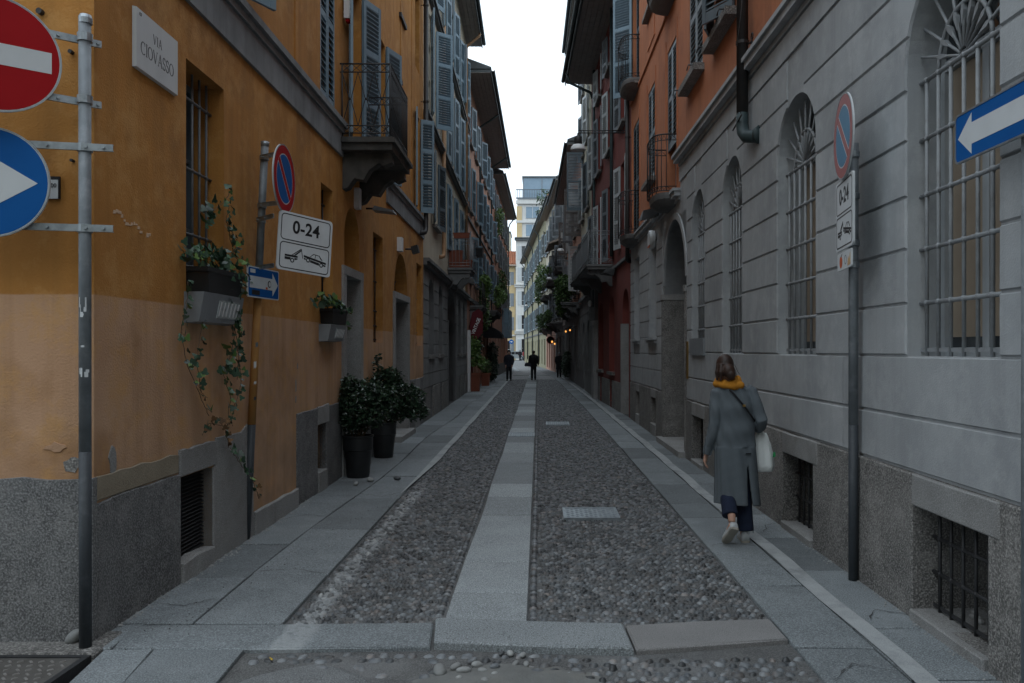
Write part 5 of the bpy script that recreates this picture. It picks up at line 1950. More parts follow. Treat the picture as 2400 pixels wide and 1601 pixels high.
for z in (3.12, 2.82, 2.48, 2.32):
    zz = -.012 - .018 * (z - 1.15) / 2.05
    yy = -.03 - .05 * (z - 1.15) / 2.05
    MB().lathe([(.036, -.022), (.042, -.02), (.042, .02), (.036, .022)], 16).build('clamp', 'galv', post).location = (zz, yy, z)
    MB().box(zz - .10, zz - .03, yy - .02, yy + .02, z - .015, z + .015).build('bracket', 'galv', post)

# one way sign at the right edge
post = empty('one_way_sign', (2.30, 3.74, 0), 0, 'blue one way sign with white arrow on a post at the right edge', 'road sign')
MB().tube([(0, 0, -.02), (0, 0, 2.95)], .03, 16).build('pole', 'pole_grey', post, True)
a, b = at(2247, 331, 4.24), at(2400, 262, 3.66)
ex = (a + (a - b) * -.75)
cc = a + Vector((0.01, -.50, 0))
ow = sign_obj('sign_panel', MB().prism(rrect(-.5, .5, -.128, .128, .03), 0, -.012), 'sign_white', post, (2.232 - 2.30, 3.74 - 3.74, a.z), R(-90))
MB().prism(rrect(-.492, .492, -.12, .12, .026), -.0118, -.0132).build('blue_field', 'sign_blue', ow)
MB().prism([(-.47, 0), (-.34, .105), (-.34, .055), (.46, .055), (.46, -.055), (-.34, -.055), (-.34, -.105)], -.013, -.0145).build('arrow', 'sign_white', ow)
ringp(MB(), rrect(-.502, .502, -.130, .130, .032), rrect(-.492, .492, -.12, .12, .026), -.001, -.0155).build('rim', 'galv', ow)
for dz in (.07, -.07):
    MB().lathe([(.031, -.02), (.037, -.018), (.037, .018), (.031, .02)], 16).build('clamp', 'galv', post).location = (0, 0, a.z + dz)


# ------------------------------------------------------------------ the houses further down the street
def blocks_between(fac, zr, opens, m, s0=.02, s1=None, d1=.018):
    s1 = s1 or fac.L - .02
    for z0, z1 in zip(zr[:-1], zr[1:]):
        cuts = [s0]
        for a, b, q0, q1 in sorted(opens):
            if q0 < z1 - .02 and q1 > z0 + .02:
                cuts += [a - .01, b + .01]
        cuts.append(s1)
        for a, b in zip(cuts[::2], cuts[1::2]):
            if b - a > .1:
                fac.add(MB().frustum([(a + .004, z0 + .006), (b - .004, z0 + .006), (b - .004, z1 - .006), (a + .004, z1 - .006)], .001,
                                     [(a + .014, z0 + .016), (b - .014, z0 + .016), (b - .014, z1 - .016), (a + .014, z1 - .016)], d1), 'stone_block', m)


def shuttered(fac, c, z0, z1, w, m, a0=0., a1=0., rails=1, sill=True, near=False, pane='pane', frame='sh_grey'):
    a, b = c - w / 2, c + w / 2
    window(fac, a, b, z0, z1, 0, .18, frame, pane, 1, (.1, .12, .08) if sill else None, True, 2)
    lw = w / 2 - .004
    for hinge, q, an in ((0, a, a0), (1, b, a1)):
        if an is None:
            continue
        shutter(fac, q, z0 + .01, lw, z1 - z0 - .02, hinge, an, m, near, rails, -.03 if an == 0 else .03)


# --- left: beige house on a grey grooved ground floor
L2 = Fac('beige_shuttered_house', 'beige house with grooved dark ground floor and blue louvred shutters beyond the ochre house', (-2.71, 18.62), (-2.88, 32.0), 'L', 13.9, 8.)
f = L2
Sx = lambda x, d=0.: f.s_(x, d)
gw = [(Sx(1004), Sx(1016.5)), (Sx(1027), Sx(1037)), (Sx(1073), Sx(1079)), (Sx(1084), Sx(1089.5))]
for a, b in gw:
    window(f, a, b, 1.58, 3.50, (b - a) / 2, .3, 'sh_slate', 'pane', 1, (.06, .06, .1), True, 2)
pa2, pb2 = Sx(1049), Sx(1066)
f.hole(pa2, pb2, -.05, 3.65, .75, .5)
f.box('carriage_door', 'door_dark', pa2 - .02, pb2 + .02, -.55, -.48, -.02, 3.7)
for q0, q1 in ((pa2 - .2, pa2), (pb2, pb2 + .2)):
    f.box('portal_pier', 'dark_plaster', q0, q1, -.4, .04, -.03, 2.6)
cl = [(Sx(1006), Sx(1013)), (Sx(1029), Sx(1035)), (Sx(1074), Sx(1078)), (Sx(1085), Sx(1089))]
for a, b in cl:
    f.hole(a, b, .18, .68, 0, .3)
    f.box('cellar_grille', 'iron', a - .02, b + .02, -.3, -.26, .15, .7)
ops = [(a, b, 1.5, 3.5) for a, b in gw] + [(pa2 - .2, pb2 + .2, -1, 3.7)]
wins = [2.0, 4.75, 7.5, 10.2]
q1s = Sx(1014)
shuttered(f, q1s + .55, 4.95, 6.75, 1.05, 'sh_slate', R(168), R(165), 2, True, True)
shuttered(f, 5.05, 4.75, 6.75, 1.0, 'sh_blue', R(174), R(174), 2, False)
for c in (7.3, 9.6, 11.6):
    shuttered(f, c, 4.55, 6.75, 1.0, 'sh_blue', R(174), R(172), 2, False)
shuttered(f, Sx(1011) + .30, 7.55, 10.15, 1.0, 'sh_blue', R(166), R(126), 2, False, True)
for c, an in ((5.0, 172), (7.4, 170), (9.6, 168), (11.6, 165)):
    shuttered(f, c, 7.5, 10.1, 1.0, 'sh_blue', R(an), R(an), 2, False)
for c, an in ((1.9, 160), (4.6, 168), (7.2, 165), (9.6, 168), (11.5, 160)):
    shuttered(f, c, 10.75, 12.9, 1.0, 'sh_blue', R(an), R(an), 2, False)
M['stone_grey'] = mat('grey_street_stone', (.24, .24, .238), (.185, .187, .188), .9, 1.4, bump=.3, bscale=50, streak=.45, stain=(.11, .11, .11), stain_amt=.45, var=.09)
f.wall('wall', 'dark_plaster', 0, f.L, -.05, 3.86)
f.wall('wall', 'beige_plaster', 0, f.L, 3.86, 13.95)
f.body(13.9, d=-.56)
blocks_between(f, [.78, 1.12, 1.5, 1.84, 2.2, 2.55, 2.9, 3.25, 3.6], ops, 'stone_grey')
base_f = f
for q0, q1 in zip([.02] + [b for a, b in cl[:2]] + [pb2 + .2] + [b for a, b in cl[2:]], [cl[0][0], cl[1][0], pa2 - .2, cl[2][0], cl[3][0], f.L - .02]):
    f.box('base_stone', 'granite_base', q0 + .003, q1 - .003, -.2, .035, -.06, .77)
f.add(MB().box(0, f.L, -.02, .10, 3.70, 3.78).box(0, f.L, -.02, .16, 3.782, 3.86), 'cornice', 'dark_plaster')
for z in (7.20, 10.40):
    f.add(MB().box(0, f.L, -.02, .10, z, z + .07).box(0, f.L, -.02, .15, z + .072, z + .13), 'string_course', 'lead')
eave(f, 0, f.L + .05, 13.9, .62)
roof(f, 0, f.L, 14.05, .62)
f.add(MB().quad((f.L, 0, 12), (f.L, -8, 12), (f.L, -8, 16), (f.L, 0, 14)), 'end_wall', 'beige_plaster')
downpipe(f, f.s_(1040.5, .1), 4.32, 10.8, .055, .10, 'copper_pipe', elbow=.8)
downpipe(f, f.s_(1093.5, .1), 3.9, 13.3, .05, .10, 'copper_pipe', top=(.62, 13.85))
iron_balcony(f, f.s_(1049), f.s_(1112, .72) - .1, 4.22, .72, 1.0, 'iron_grey', 'dark_plaster', 14, (f.s_(1049) + .15, f.s_(1049) + 2.0), False, 4, .16)
bs = f.s_(1049)


def trough(fac, s, d, z, L, m, label, cat='planter', along='s', w=.18, h=.17):
    p = fac.world(s, d, z)
    e = empty('flower_trough', p, math.atan2(fac.u.y, fac.u.x) + (0 if along == 's' else PI / 2), label, cat)
    a = L / 2
    mb = MB()
    mb.loft([[(-a * k, -w / 2 * k, zz), (a * k, -w / 2 * k, zz), (a * k, w / 2 * k, zz), (-a * k, w / 2 * k, zz)] for k, zz in ((.86, 0), (.97, h * .85), (1.03, h * .86), (1.03, h))], cap=True)
    mb.build('trough', m, e)
    MB().box(-a * .9, a * .9, -w * .42, w * .42, h - .01, h + .006).build('soil', 'soil', e)
    return e


trough(f, bs + .10, .42, 5.12, .52, 'pot_clay', 'red brown flower trough hung on the top rail of the left balcony', along='d')
trough(f, bs + .32, .22, 4.225, .45, 'pot_clay', 'tall red brown trough standing at the back of the left balcony floor', along='d', h=.55, w=.25)
trough(f, bs + .36, .52, 4.225, .42, 'pot_clay', 'low red brown trough standing at the front of the left balcony floor', along='d', h=.26, w=.25)
trough(f, bs + 2.55, .83, 4.85, .75, 'black_plastic', 'dark trough hung outside the front rail of the left balcony', w=.24, h=.26)

# --- left: pink house with the boarded eave
L3 = Fac('pink_shuttered_house', 'pink house with rows of open blue shutters and a deep boarded eave on the left', (-2.88, 32.05), (-2.80, 49.0), 'L', 12.85, 8.)
f = L3
fl = [(4.55, 6.55), (7.5, 9.5), (10.3, 12.1)]
for k in range(6):
    c = 1.5 + k * 2.8
    for z0, z1 in fl:
        shuttered(f, c, z0, z1, 1.1, 'sh_blue', R(168 + 3 * ((k * 7 + int(z0)) % 3)), R(154 + 5 * ((k * 5 + int(z0)) % 4)), 1, True)
gd = [(.9, 2.0), (3.2, 4.3), (5.6, 6.8), (8.6, 9.8), (11.4, 12.6), (14.2, 15.4)]
for k, (a, b) in enumerate(gd):
    f.hole(a, b, -.05, 2.75, 0, .3)
    f.box('shop_door', ('door_dark', 'sh_brown')[k % 2], a, b, -.34, -.3, 0, 2.75)
f.wall('wall', 'rust_plaster', 0, f.L, -.05, 3.8)
f.wall('wall', 'pink_plaster', 0, f.L, 3.8, 12.9)
f.body(12.85)
f.box('string_course', 'dark_plaster', 0, f.L, -.02, .09, 3.72, 3.86)
f.box('string_course', 'dark_plaster', 0, f.L, -.02, .07, 7.0, 7.1)
eave(f, -.02, f.L, 12.85, .98)
roof(f, 0, f.L, 13.0, .98)
f.add(MB().quad((f.L, 0, -.05), (f.L, -8, -.05), (f.L, -8, 14), (f.L, 0, 13)), 'end_wall', 'pink_plaster')
for s_x in (5.6, 14.0):
    f.add(MB().tube([(s_x, .95, 12.8), (s_x, .6, 12.55), (s_x, .12, 12.25), (s_x, .10, 12.0), (s_x, .10, 3.0)], .045, 8), 'downpipe', 'teal_pipe', None, True)
iron_balcony(f, 1.2, 3.4, 3.55, .55, 1.0, 'iron', 'dark_plaster', 10, (1.4, 3.2), False, 4)
iron_balcony(f, 8.2, 13.0, 3.70, .72, 1.0, 'iron', 'dark_plaster', 16, (8.4, 10.6, 12.8), False, 4)
# white shop post and red door surround at the near end
f.box('shop_pillar', 'white', .18, .42, .0, .12, 0, 2.5)
f.box('shop_frame', 'red_plaster', 1.95, 2.2, 0, .06, 0, 2.6)

# maroon shop sign board
p = f.world(.9, .0, 2.62)
aw_ = empty('shop_sign', p, math.atan2(f.u.y, f.u.x), 'maroon hanging shop sign lettered VINTAGE on the left house front', 'shop sign')
poly = [(.04, -.50), (.34, -.50), (.58, -.2), (.58, .62), (.40, .78), (.14, .62), (.04, .2)]
mb = MB()
mb.loft([[(-.03, -d_, z) for d_, z in poly], [(.03, -d_, z) for d_, z in poly]])
mb.v = [(x, y, z) for x, y, z in mb.v]
mb.build('board', 'maroon', aw_)
me = text_mesh('VINTAGE', .20, .002, .85, 1.0, .004)
me.transform(Matrix.Rotation(R(-68), 4, 'Y'))
me.transform(Matrix.Rotation(R(-90), 4, 'Z'))
lt = inst('lettering', me, 'white', aw_, (-.034, -.30, .06))
MB().tube([(0, 0, .70), (0, -.5, .74)], .015, 6).build('arm', 'iron', aw_, True)

# dark folding shop awning
p = f.world(9.6, 0, 2.35)
da = empty('shop_awning', p, math.atan2(f.u.y, f.u.x), 'black rounded shop awning over the pavement on the left', 'awning')
rings = []
for k in range(9):
    t = PI / 2 * k / 8
    rings.append([(-.8, -1.0 * math.sin(t) * .95 - .02, .55 * math.cos(t) - .0), (.8, -1.0 * math.sin(t) * .95 - .02, .55 * math.cos(t))])
mb = MB()
mb.loft([[(x, -d_, z) for d_, z in [(0, 0), (.98, -.05), (.95, .12), (.8, .30), (.55, .46), (.3, .55), (0, .6)]] for x in (-.85, .85)])
mb.build('hood', 'black_cloth', da)
for x in (-.86, 0, .86):
    MB().tube([(x, -d_, z) for d_, z in [(0, 0), (.99, -.05), (.96, .12), (.81, .31), (.55, .47), (.3, .56), (0, .61)]], .012, 6).build('rib', 'iron', da, True)

# --- left: rust house at the bend
L4 = Fac('rust_house', 'rust coloured house with grey shutters at the end of the left side', (-2.78, 49.02), (-2.56, 66.0), 'L', 12.5, 8.)
f = L4
for k in range(5):
    c = 2.0 + k * 3.4
    for z0, z1 in ((4.6, 6.6), (7.4, 9.3), (9.9, 11.8)):
        shuttered(f, c, z0, z1, 1.1, 'sh_slate' if k % 2 else 'sh_grey', R(170), R(170), 1, True)
    f.hole(c - .5, c + .5, .8, 2.5, 0, .2)
    f.box('window', 'pane', c - .5, c + .5, -.24, -.2, .8, 2.5)
f.wall('wall', 'rust_plaster', 0, f.L, -.05, 12.55)
f.body(12.5)
f.box('base_stone', 'dark_plaster', 0, f.L, -.02, .05, -.05, .75)
f.add(MB().quad((f.L, 0, -.05), (f.L, -8, -.05), (f.L, -8, 14), (f.L, 0, 13)), 'end_wall', 'rust_plaster')
eave(f, 0, f.L + .3, 12.5, .62, m='soffit')
roof(f, 0, f.L, 12.65, .62)
f.add(MB().tube([(f.L - .1, .6, 12.6), (f.L - .1, .2, 12.1), (f.L - .1, .1, 11.8), (f.L - .1, .1, 3.0)], .05, 8), 'downpipe', 'teal_pipe', None, True)
# a big pair of grey shutters standing open low on the wall
for q in (9.0, 11.5, 13.5):
    shutter(f, q, 2.6, .55, 2.1, 0, R(112), 'sh_blue', False, 1)

# --- right: dark red house
R2 = Fac('dark_red_house', 'dark red house with pale shutters and a large slab balcony on the right', (2.30, 19.82), (2.0, 30.0), 'R', 11.7, 8.)
f = R2
Sx = lambda x, d=0.: f.s_(x, d)
da_, db_ = Sx(1474), Sx(1459)
f.hole(da_, db_, -.05, 3.3, (db_ - da_) / 2, .3)
dr = f.box('door', 'door_dark', da_, db_, -.34, -.28, 0, 2.45)
f.box('door_panel', 'door_dark', da_ + .1, db_ - .1, -.28, -.26, .3, 2.2, dr)
f.box('fanlight', 'pane', da_, db_, -.32, -.28, 2.45, 3.3)
f.box('door_jamb', 'granite_light', db_ - .01, db_ + .22, -.25, .03, -.03, 2.4)
for x0, x1 in ((1440, 1428), (1414, 1403.5)):
    a, b = Sx(x0), Sx(x1)
    window(f, a, b, 1.05, 3.3, (b - a) / 2, .3, 'sh_brown', 'pane', 0, (.08, .08, .09), True, 2)
for x0, x1 in ((1436, 1430), (1412, 1407)):
    a, b = Sx(x0), Sx(x1)
    f.hole(a, b, .15, .62, 0, .3)
    f.box('cellar_grille', 'iron', a, b, -.3, -.26, .1, .65)
for k, c in enumerate((1.35, 4.3, 7.2, 9.2)):
    for z0, z1 in ((4.45, 6.7), (7.7, 9.7), (10.2, 11.4)):
        if z0 > 10 and k in (0, 3):
            continue
        m_ = ('sh_white', 'sh_grey', 'sh_white', 'sh_grey')[(k + int(z0)) % 4]
        shuttered(f, c, z0, z1, 1.0, m_, R(174), R(168), 2, z0 > 5, False)
f.wall('wall', 'red_plaster', 0, f.L, -.05, 11.75)
f.body(11.7)
f.box('base_stone', 'granite_base', db_ + .22, Sx(1436) - .002, -.2, .03, -.06, .80)
f.box('base_stone', 'granite_base', Sx(1430) + .002, Sx(1412) - .002, -.2, .03, -.06, .80)
f.box('base_stone', 'granite_base', Sx(1407) + .002, Sx(1403), -.2, .03, -.06, .80)
# grey archway pier at its far end
pq = Sx(1402)
f.box('archway_pier', 'granite_light', pq, pq + .8, -.1, .16, -.05, 2.55)
f.box('archway_capital', 'granite_light', pq - .03, pq + .83, -.1, .20, 2.552, 2.72)
f.box('archway_recess', 'dark_plaster', pq + .05, f.L - .1, -.05, .10, 2.722, 3.9)
eave(f, 0, f.L, 11.7, 1.0, m='soffit')
roof(f, 0, f.L, 11.85, 1.0)
f.add(MB().quad((f.L, 0, 9), (f.L, -8, 9), (f.L, -8, 14), (f.L, 0, 12)), 'end_wall', 'red_plaster')
for x in (1433, 1392):
    q = f.s_(x, .09)
    f.add(MB().tube([(q, .09, 11.6), (q, .09, 3.2 if x == 1392 else 4.4)], .05, 8), 'downpipe', 'teal_pipe', None, True)
f.add(MB().tube([(9.0, 1.02, 11.7), (9.0, .9, 11.35), (9.0, .15, 11.0), (9.0, .09, 10.8)], .05, 8), 'downpipe', 'teal_pipe', None, True)
# the large balcony with a closed sheet parapet
ba = f.s_(1437)
bb = ba + 6.8
bal = iron_balcony(f, ba, bb, 4.22, .76, .98, 'iron_grey', 'dark_plaster', 3, (ba + .3, ba + 3.2, ba + 6.2), True, 5, .15)
f.box('parapet_sheet', 'sh_grey', ba + .05, bb - .05, .712, .722, 4.29, 5.16, bal)
f.add(MB().box(0, f.L, -.02, .07, 4.02, 4.10), 'string_course', 'dark_plaster')
f.add(MB().loft([[(ba - .95, .10, 3.80), (ba - .15, .10, 3.85), (ba - .15, .4, 3.9), (ba - .95, .35, 3.88)], [(ba - .9, .05, 4.0), (ba - .2, .05, 4.0), (ba - .2, .3, 4.0), (ba - .9, .28, 4.0)]]), 'wrapped_lamp', 'black_plastic')
q, z = f.pt(1369, 704, .2)
f.add(MB().ball((pq - .1, .3, 3.3), .07, .07, .12, 8, 6), 'camera_dome', 'white', None, True)

# --- right: tall narrow house
R3 = Fac('tall_grey_house', 'tall narrow grey house with pale shutters behind the dark red house', (2.0, 30.02), (1.93, 36.0), 'R', 15.2, 8.)
f = R3
for k, c in enumerate((1.5, 4.4)):
    for z0, z1 in ((4.5, 6.4), (7.3, 9.3), (10.0, 12.0), (12.6, 14.2)):
        shuttered(f, c, z0, z1, 1.1, ('sh_white', 'sh_slate')[(k + int(z0)) % 2], R(168), R(166), 1, True)
window(f, .9, 2.2, .9, 2.9, .5, .3, 'sh_brown', 'pane', 1, None, True, 2)
window(f, 3.6, 4.9, .0, 2.9, .5, .3, 'sh_brown', 'pane', 1, None, True, 2)
f.wall('wall', 'dark_plaster', 0, f.L, -.05, 3.9)
f.wall('wall', 'cream_plaster', 0, f.L, 3.9, 15.25)
f.body(15.2)
f.box('cornice', 'dark_plaster', 0, f.L, -.02, .12, 3.8, 3.95)
blocks_between(f, [.8, 1.2, 1.6, 2.0, 2.4, 2.8, 3.2, 3.6], [(.9, 2.2, 0, 3), (3.6, 4.9, 0, 3)], 'dark_plaster')
eave(f, 0, f.L + .4, 15.2, .72)
roof(f, 0, f.L, 15.35, .72)
f.add(MB().quad((f.L, 0, 9), (f.L, -8, 9), (f.L, -8, 17), (f.L, 0, 15.3)), 'end_wall', 'cream_plaster')
shutter(f, 5.75, 6.8, .75, 2.1, 0, R(94), 'sh_brown', False, 1)
shutter(f, 4.3, 7.7, .70, 2.5, 0, R(94), 'sh_slate', False, 1)

# --- right: lower house with the hanging plants
R4 = Fac('low_cream_house', 'lower cream house with grey grooved ground floor and hanging balcony plants on the right', (1.93, 36.02), (1.72, 51.0), 'R', 11.0, 8.)
f = R4
ops = []
for k in range(5):
    a = .8 + k * 2.85
    window(f, a, a + 1.1, .1 if k % 2 else .9, 3.0, .5, .3, 'sh_brown', 'pane', 1, None, True, 2)
    ops.append((a, a + 1.1, 0, 3.05))
for k in range(5):
    c = 1.4 + k * 2.85
    for z0, z1 in ((4.4, 6.5), (7.4, 9.4)):
        shuttered(f, c, z0, z1, 1.1, ('sh_grey', 'sh_white', 'sh_brown')[(k + int(z0)) % 3], R(165 if k % 2 else 110), R(168), 1, True)
f.wall('wall', 'dark_plaster', 0, f.L, -.05, 3.75)
f.wall('wall', 'pink_plaster', 0, f.L, 3.75, 11.05)
f.body(11.0)
blocks_between(f, [.75, 1.15, 1.55, 1.95, 2.35, 2.75, 3.15, 3.5], ops, 'dark_plaster')
f.box('cornice', 'dark_plaster', 0, f.L, -.02, .14, 3.62, 3.78)
eave(f, 0, f.L + .2, 11.0, .62)
roof(f, 0, f.L, 11.15, .62)
f.add(MB().quad((f.L, 0, 9), (f.L, -8, 9), (f.L, -8, 13), (f.L, 0, 11)), 'end_wall', 'pink_plaster')
iron_balcony(f, 1.4, 5.2, 3.95, .85, 1.0, 'iron', 'dark_plaster', 10, (1.7, 4.9), False, 4)
iron_balcony(f, 7.0, 11.5, 3.95, .75, 1.0, 'iron', 'dark_plaster', 12, (7.3, 11.2), False, 4)
iron_balcony(f, 10.6, 14.2, 6.6, .75, 1.0, 'iron', 'dark_plaster', 10, (10.8, 14.0), False, 4)

# --- right: pink house with a canopy
R5 = Fac('pale_pink_house', 'pale pink house with a canopy over its balcony further down on the right', (1.72, 51.02), (1.30, 60.0), 'R', 12.6, 8.)
f = R5
for k in range(3):
    c = 1.5 + k * 3.0
    for z0, z1 in ((3.9, 5.9), (6.7, 8.7), (9.6, 11.6)):
        shuttered(f, c, z0, z1, 1.1, 'sh_grey', R(160), R(110), 1, True)
    f.hole(c - .55, c + .55, 0, 2.6, 0, .3)
    f.box('shop_door', 'door_dark', c - .55, c + .55, -.34, -.3, 0, 2.6)
f.wall('wall', 'dark_plaster', 0, f.L, -.05, 3.3)
f.wall('wall', 'white_plaster', 0, f.L, 3.3, 12.65)
f.body(12.6)
eave(f, 0, f.L + .2, 12.6, .62, m='soffit_pale', gut='teal_pipe')
roof(f, 0, f.L, 12.75, .62)
f.add(MB().quad((f.L, 0, 8), (f.L, -8, 8), (f.L, -8, 15), (f.L, 0, 12.6)), 'end_wall', 'pink_plaster')
f.add(MB().loft([[(3.5, 0, 9.25), (3.5, .85, 8.95), (3.5, .85, 9.05), (3.5, 0, 9.4)], [(8.6, 0, 9.25), (8.6, .85, 8.95), (8.6, .85, 9.05), (8.6, 0, 9.4)]]), 'canopy', 'soffit_pale')
iron_balcony(f, 3.6, 8.6, 6.55, .8, 1.0, 'iron', 'dark_plaster', 12, (4.0, 8.2), False, 4)
iron_balcony(f, 2.0, 8.8, 3.55, .8, 1.0, 'iron', 'dark_plaster', 14, (2.3, 5.4, 8.5), False, 4)

# --- right: white house, then the olive house running to the corner
R6 = Fac('white_balcony_house', 'white and pink house with planted balconies before the olive house', (1.30, 60.02), (.70, 71.0), 'R', 13.2, 8.)
f = R6
for k in range(4):
    c = 1.4 + k * 2.7
    for z0, z1 in ((3.9, 6.0), (6.9, 8.9), (9.9, 11.9)):
        shuttered(f, c, z0, z1, 1.1, ('sh_grey', 'sh_blue')[k % 2], R(165), R(165), 1, True)
    window(f, c - .5, c + .5, .2, 2.7, .5, .3, 'sh_brown', 'pane', 1, None, True, 1)
f.wall('wall', 'pink_plaster', 0, f.L, -.05, 3.4)
f.wall('wall', 'cream_plaster', 0, f.L, 3.4, 13.25)
f.body(13.2)
eave(f, 0, f.L, 13.2, .62, m='soffit_pale')
roof(f, 0, f.L, 13.35, .62, m='tile')
iron_balcony(f, 2.0, 8.0, 6.0, .75, 1.0, 'iron', 'dark_plaster', 12, (2.3, 7.7), False, 4)
iron_balcony(f, 4.0, 10.0, 3.45, .75, 1.0, 'iron', 'dark_plaster', 12, (4.3, 9.7), False, 4)
R7 = Fac('olive_house', 'long olive and cream house closing the right side at the bend', (.70, 71.02), (-1.95, 112.0), 'R', 13.8, 8.)
f = R7
for k in range(11):
    c = 2.0 + k * 3.6
    for z0, z1 in ((3.9, 6.0), (7.0, 9.2), (10.3, 12.4)):
        shuttered(f, c, z0, z1, 1.2, ('sh_slate', 'sh_blue', 'sh_slate')[k % 3], R(165), R(165), 1, True)
    f.hole(c - .6, c + .6, .3, 2.7, 0, .2)
    f.box('window', 'pane', c - .6, c + .6, -.24, -.2, .3, 2.7)
f.wall('wall', 'olive_plaster', 0, f.L, -.05, 13.85)
f.body(13.8)
f.box('string_course', 'dark_plaster', 0, f.L, -.02, .08, 3.2, 3.35)
f.add(MB().quad((f.L, 0, -.05), (f.L, -8, -.05), (f.L, -8, 15), (f.L, 0, 13.8)), 'end_wall', 'olive_plaster')
eave(f, 0, f.L + .3, 13.8, .55, m='soffit_pale')
roof(f, 0, f.L, 13.95, .55, m='tile')
for s_x in (9, 20, 31, 40):
    f.add(MB().tube([(s_x, .5, 13.7), (s_x, .12, 13.2), (s_x, .1, 12.9), (s_x, .1, .5)], .06, 8), 'downpipe', 'teal_pipe', None, True)


# --- the cross street houses closing the view
def front(name, label, x0, x1, y, h, m, cols, rows, w, wh, shut=None, cat='building', dep=9.):
    e = empty(name, ((x0 + x1) / 2, y, 0), 0, label, cat)
    hw = (x1 - x0) / 2
    xs = [-hw + 2 * hw * (k + .5) / cols for k in range(cols)]
    opn = [(x - w / 2, x + w / 2, z, z + wh) for x in xs for z in rows]
    ss = sorted({-hw, hw} | {v for q in opn for v in q[:2]})
    zs = sorted({-.1, h} | {v for q in opn for v in q[2:]})
    mb = MB()
    for i in range(len(ss) - 1):
        for j in range(len(zs) - 1):
            cs, cz = (ss[i] + ss[i + 1]) / 2, (zs[j] + zs[j + 1]) / 2
            if any(a < cs < b and c < cz < d for a, b, c, d in opn):
                continue
            mb.quad((ss[i], 0, zs[j]), (ss[i + 1], 0, zs[j]), (ss[i + 1], 0, zs[j + 1]), (ss[i], 0, zs[j + 1]))
    for a, b, c, d in opn:
        for e_ in (a, b):
            mb.quad((e_, 0, c), (e_, 0, d), (e_, .2, d), (e_, .2, c))
        mb.quad((a, 0, c), (b, 0, c), (b, .2, c), (a, .2, c))
        mb.quad((a, 0, d), (b, 0, d), (b, .2, d), (a, .2, d))
    mb.build('wall', m, e)
    MB().box(-hw, hw, .3, dep, -.1, h).build('house_core', m, e)
    for a, b, c, d in opn:
        fr = MB().box(a, b, .17, .2, c, d).build('window', 'pane', e)
        MB().box((a + b) / 2 - .04, (a + b) / 2 + .04, .14, .169, c, d).box(a, a + .06, .14, .169, c, d).box(b - .06, b, .14, .169, c, d).box(a + .06, b - .06, .13, .139, c + (d - c) * .33, c + (d - c) * .33 + .06).build('frame', 'sh_white', fr)
        MB().box(a - .1, b + .1, -.14, .0, c - .12, c).build('sill', 'white_plaster', e)
        if shut:
            for s0, s1 in ((a - w * .5, a - .02), (b + .02, b + w * .5)):
                mb = MB().box(s0, s1, -.06, -.01, c, d)
                for k in range(8):
                    mb.box(s0 + .05, s1 - .05, -.075, -.06, c + (d - c) * (k + .2) / 8, c + (d - c) * (k + .7) / 8)
                mb.build('shutter', shut, e)
    return e, hw


e, hw = front('yellow_house', 'yellow house with grey shutters and red tile roof closing the street on the left', -16.0, -3.85, 134, 16.0, 'yellow_plaster', 4, (1.0, 5.0, 9.0, 12.6), 1.25, 2.2, 'sh_grey')
rf = MB()
for k in range(42):
    x = -hw - .2 + k * (2 * hw + .4) / 42
    rf.tube([(x, -.6, 16.05), (x, 3.2, 18.6)], .16, 6)
MB().box(-hw - .3, hw + .1, -.75, .2, 15.75, 16.0).build('eave', 'soffit_pale', e)
rr = MB().loft([[(-hw - .3, -.7, 16.0), (hw + .1, -.7, 16.0), (hw + .1, 3.4, 18.65), (-hw - .3, 3.4, 18.65)], [(-hw - .3, -.7, 15.9), (hw + .1, -.7, 15.9), (hw + .1, 3.4, 16.5), (-hw - .3, 3.4, 16.5)]]).build('roof', 'tile', e)
tag(rf.build('roof_tile', 'tile', rr), kind='stuff')
MB().box(-hw, hw, -.25, 0, 4.0, 4.25).build('string_course', 'white_plaster', e)
tw = empty('cream_stair_tower', (-6.6, 142, 0), 0, 'plain cream stair tower behind the yellow house', 'building')
MB().box(-2.2, 1.6, 0, 6, 0, 22.5).build('wall', 'cream_plaster', tw)
MB().box(-2.3, 1.7, -.1, 6.1, 22.5, 22.8).build('coping', 'lead', tw)
MB().box(-1.2, .2, -.05, .0, 17, 21).build('panel', 'white_plaster', tw)

e, hw = front('white_tower_house', 'tall white building with a glazed penthouse terrace closing the street', -3.8, 9.0, 133.5, 20.2, 'white_plaster', 4, (1.2, 5.2, 9.2, 13.2, 16.8), 1.3, 2.3, 'sh_white')
for z, d_ in ((20.0, .5), (12.2, .25), (4.4, .3)):
    MB().box(-hw - .2, hw + .2, -d_, .0, z, z + .35).box(-hw - .2, hw + .2, -d_ - .18, .0, z + .352, z + .5).build('cornice', 'white_plaster' if z < 20 else 'lead', e)
MB().box(-hw + .2, hw, 1.5, 9, 20.2, 27.4).build('setback', 'white_plaster', e)
MB().box(-hw + .1, -hw + 1.0, 1.3, 1.5, 20.6, 26.0).build('side_panel', 'yellow_plaster', e)
for z in (21.0, 24.0):
    for x in (-3.6, -1.0, 1.7, 4.4):
        wd = MB().box(x - 1.1, x + 1.1, 1.38, 1.49, z, z + 2.0).build('window', 'tower_glass', e)
        MB().box(x - .04, x + .04, 1.33, 1.379, z, z + 2.0).box(x - 1.1, x + 1.1, 1.33, 1.379, z + 1.9, z + 2.0).build('frame', 'sh_white', wd)
MB().box(-hw + 0, hw, 1.2, 1.5, 23.2, 23.6).box(-hw, hw, 1.1, 1.5, 26.4, 27.0).build('cornice', 'white_plaster', e)
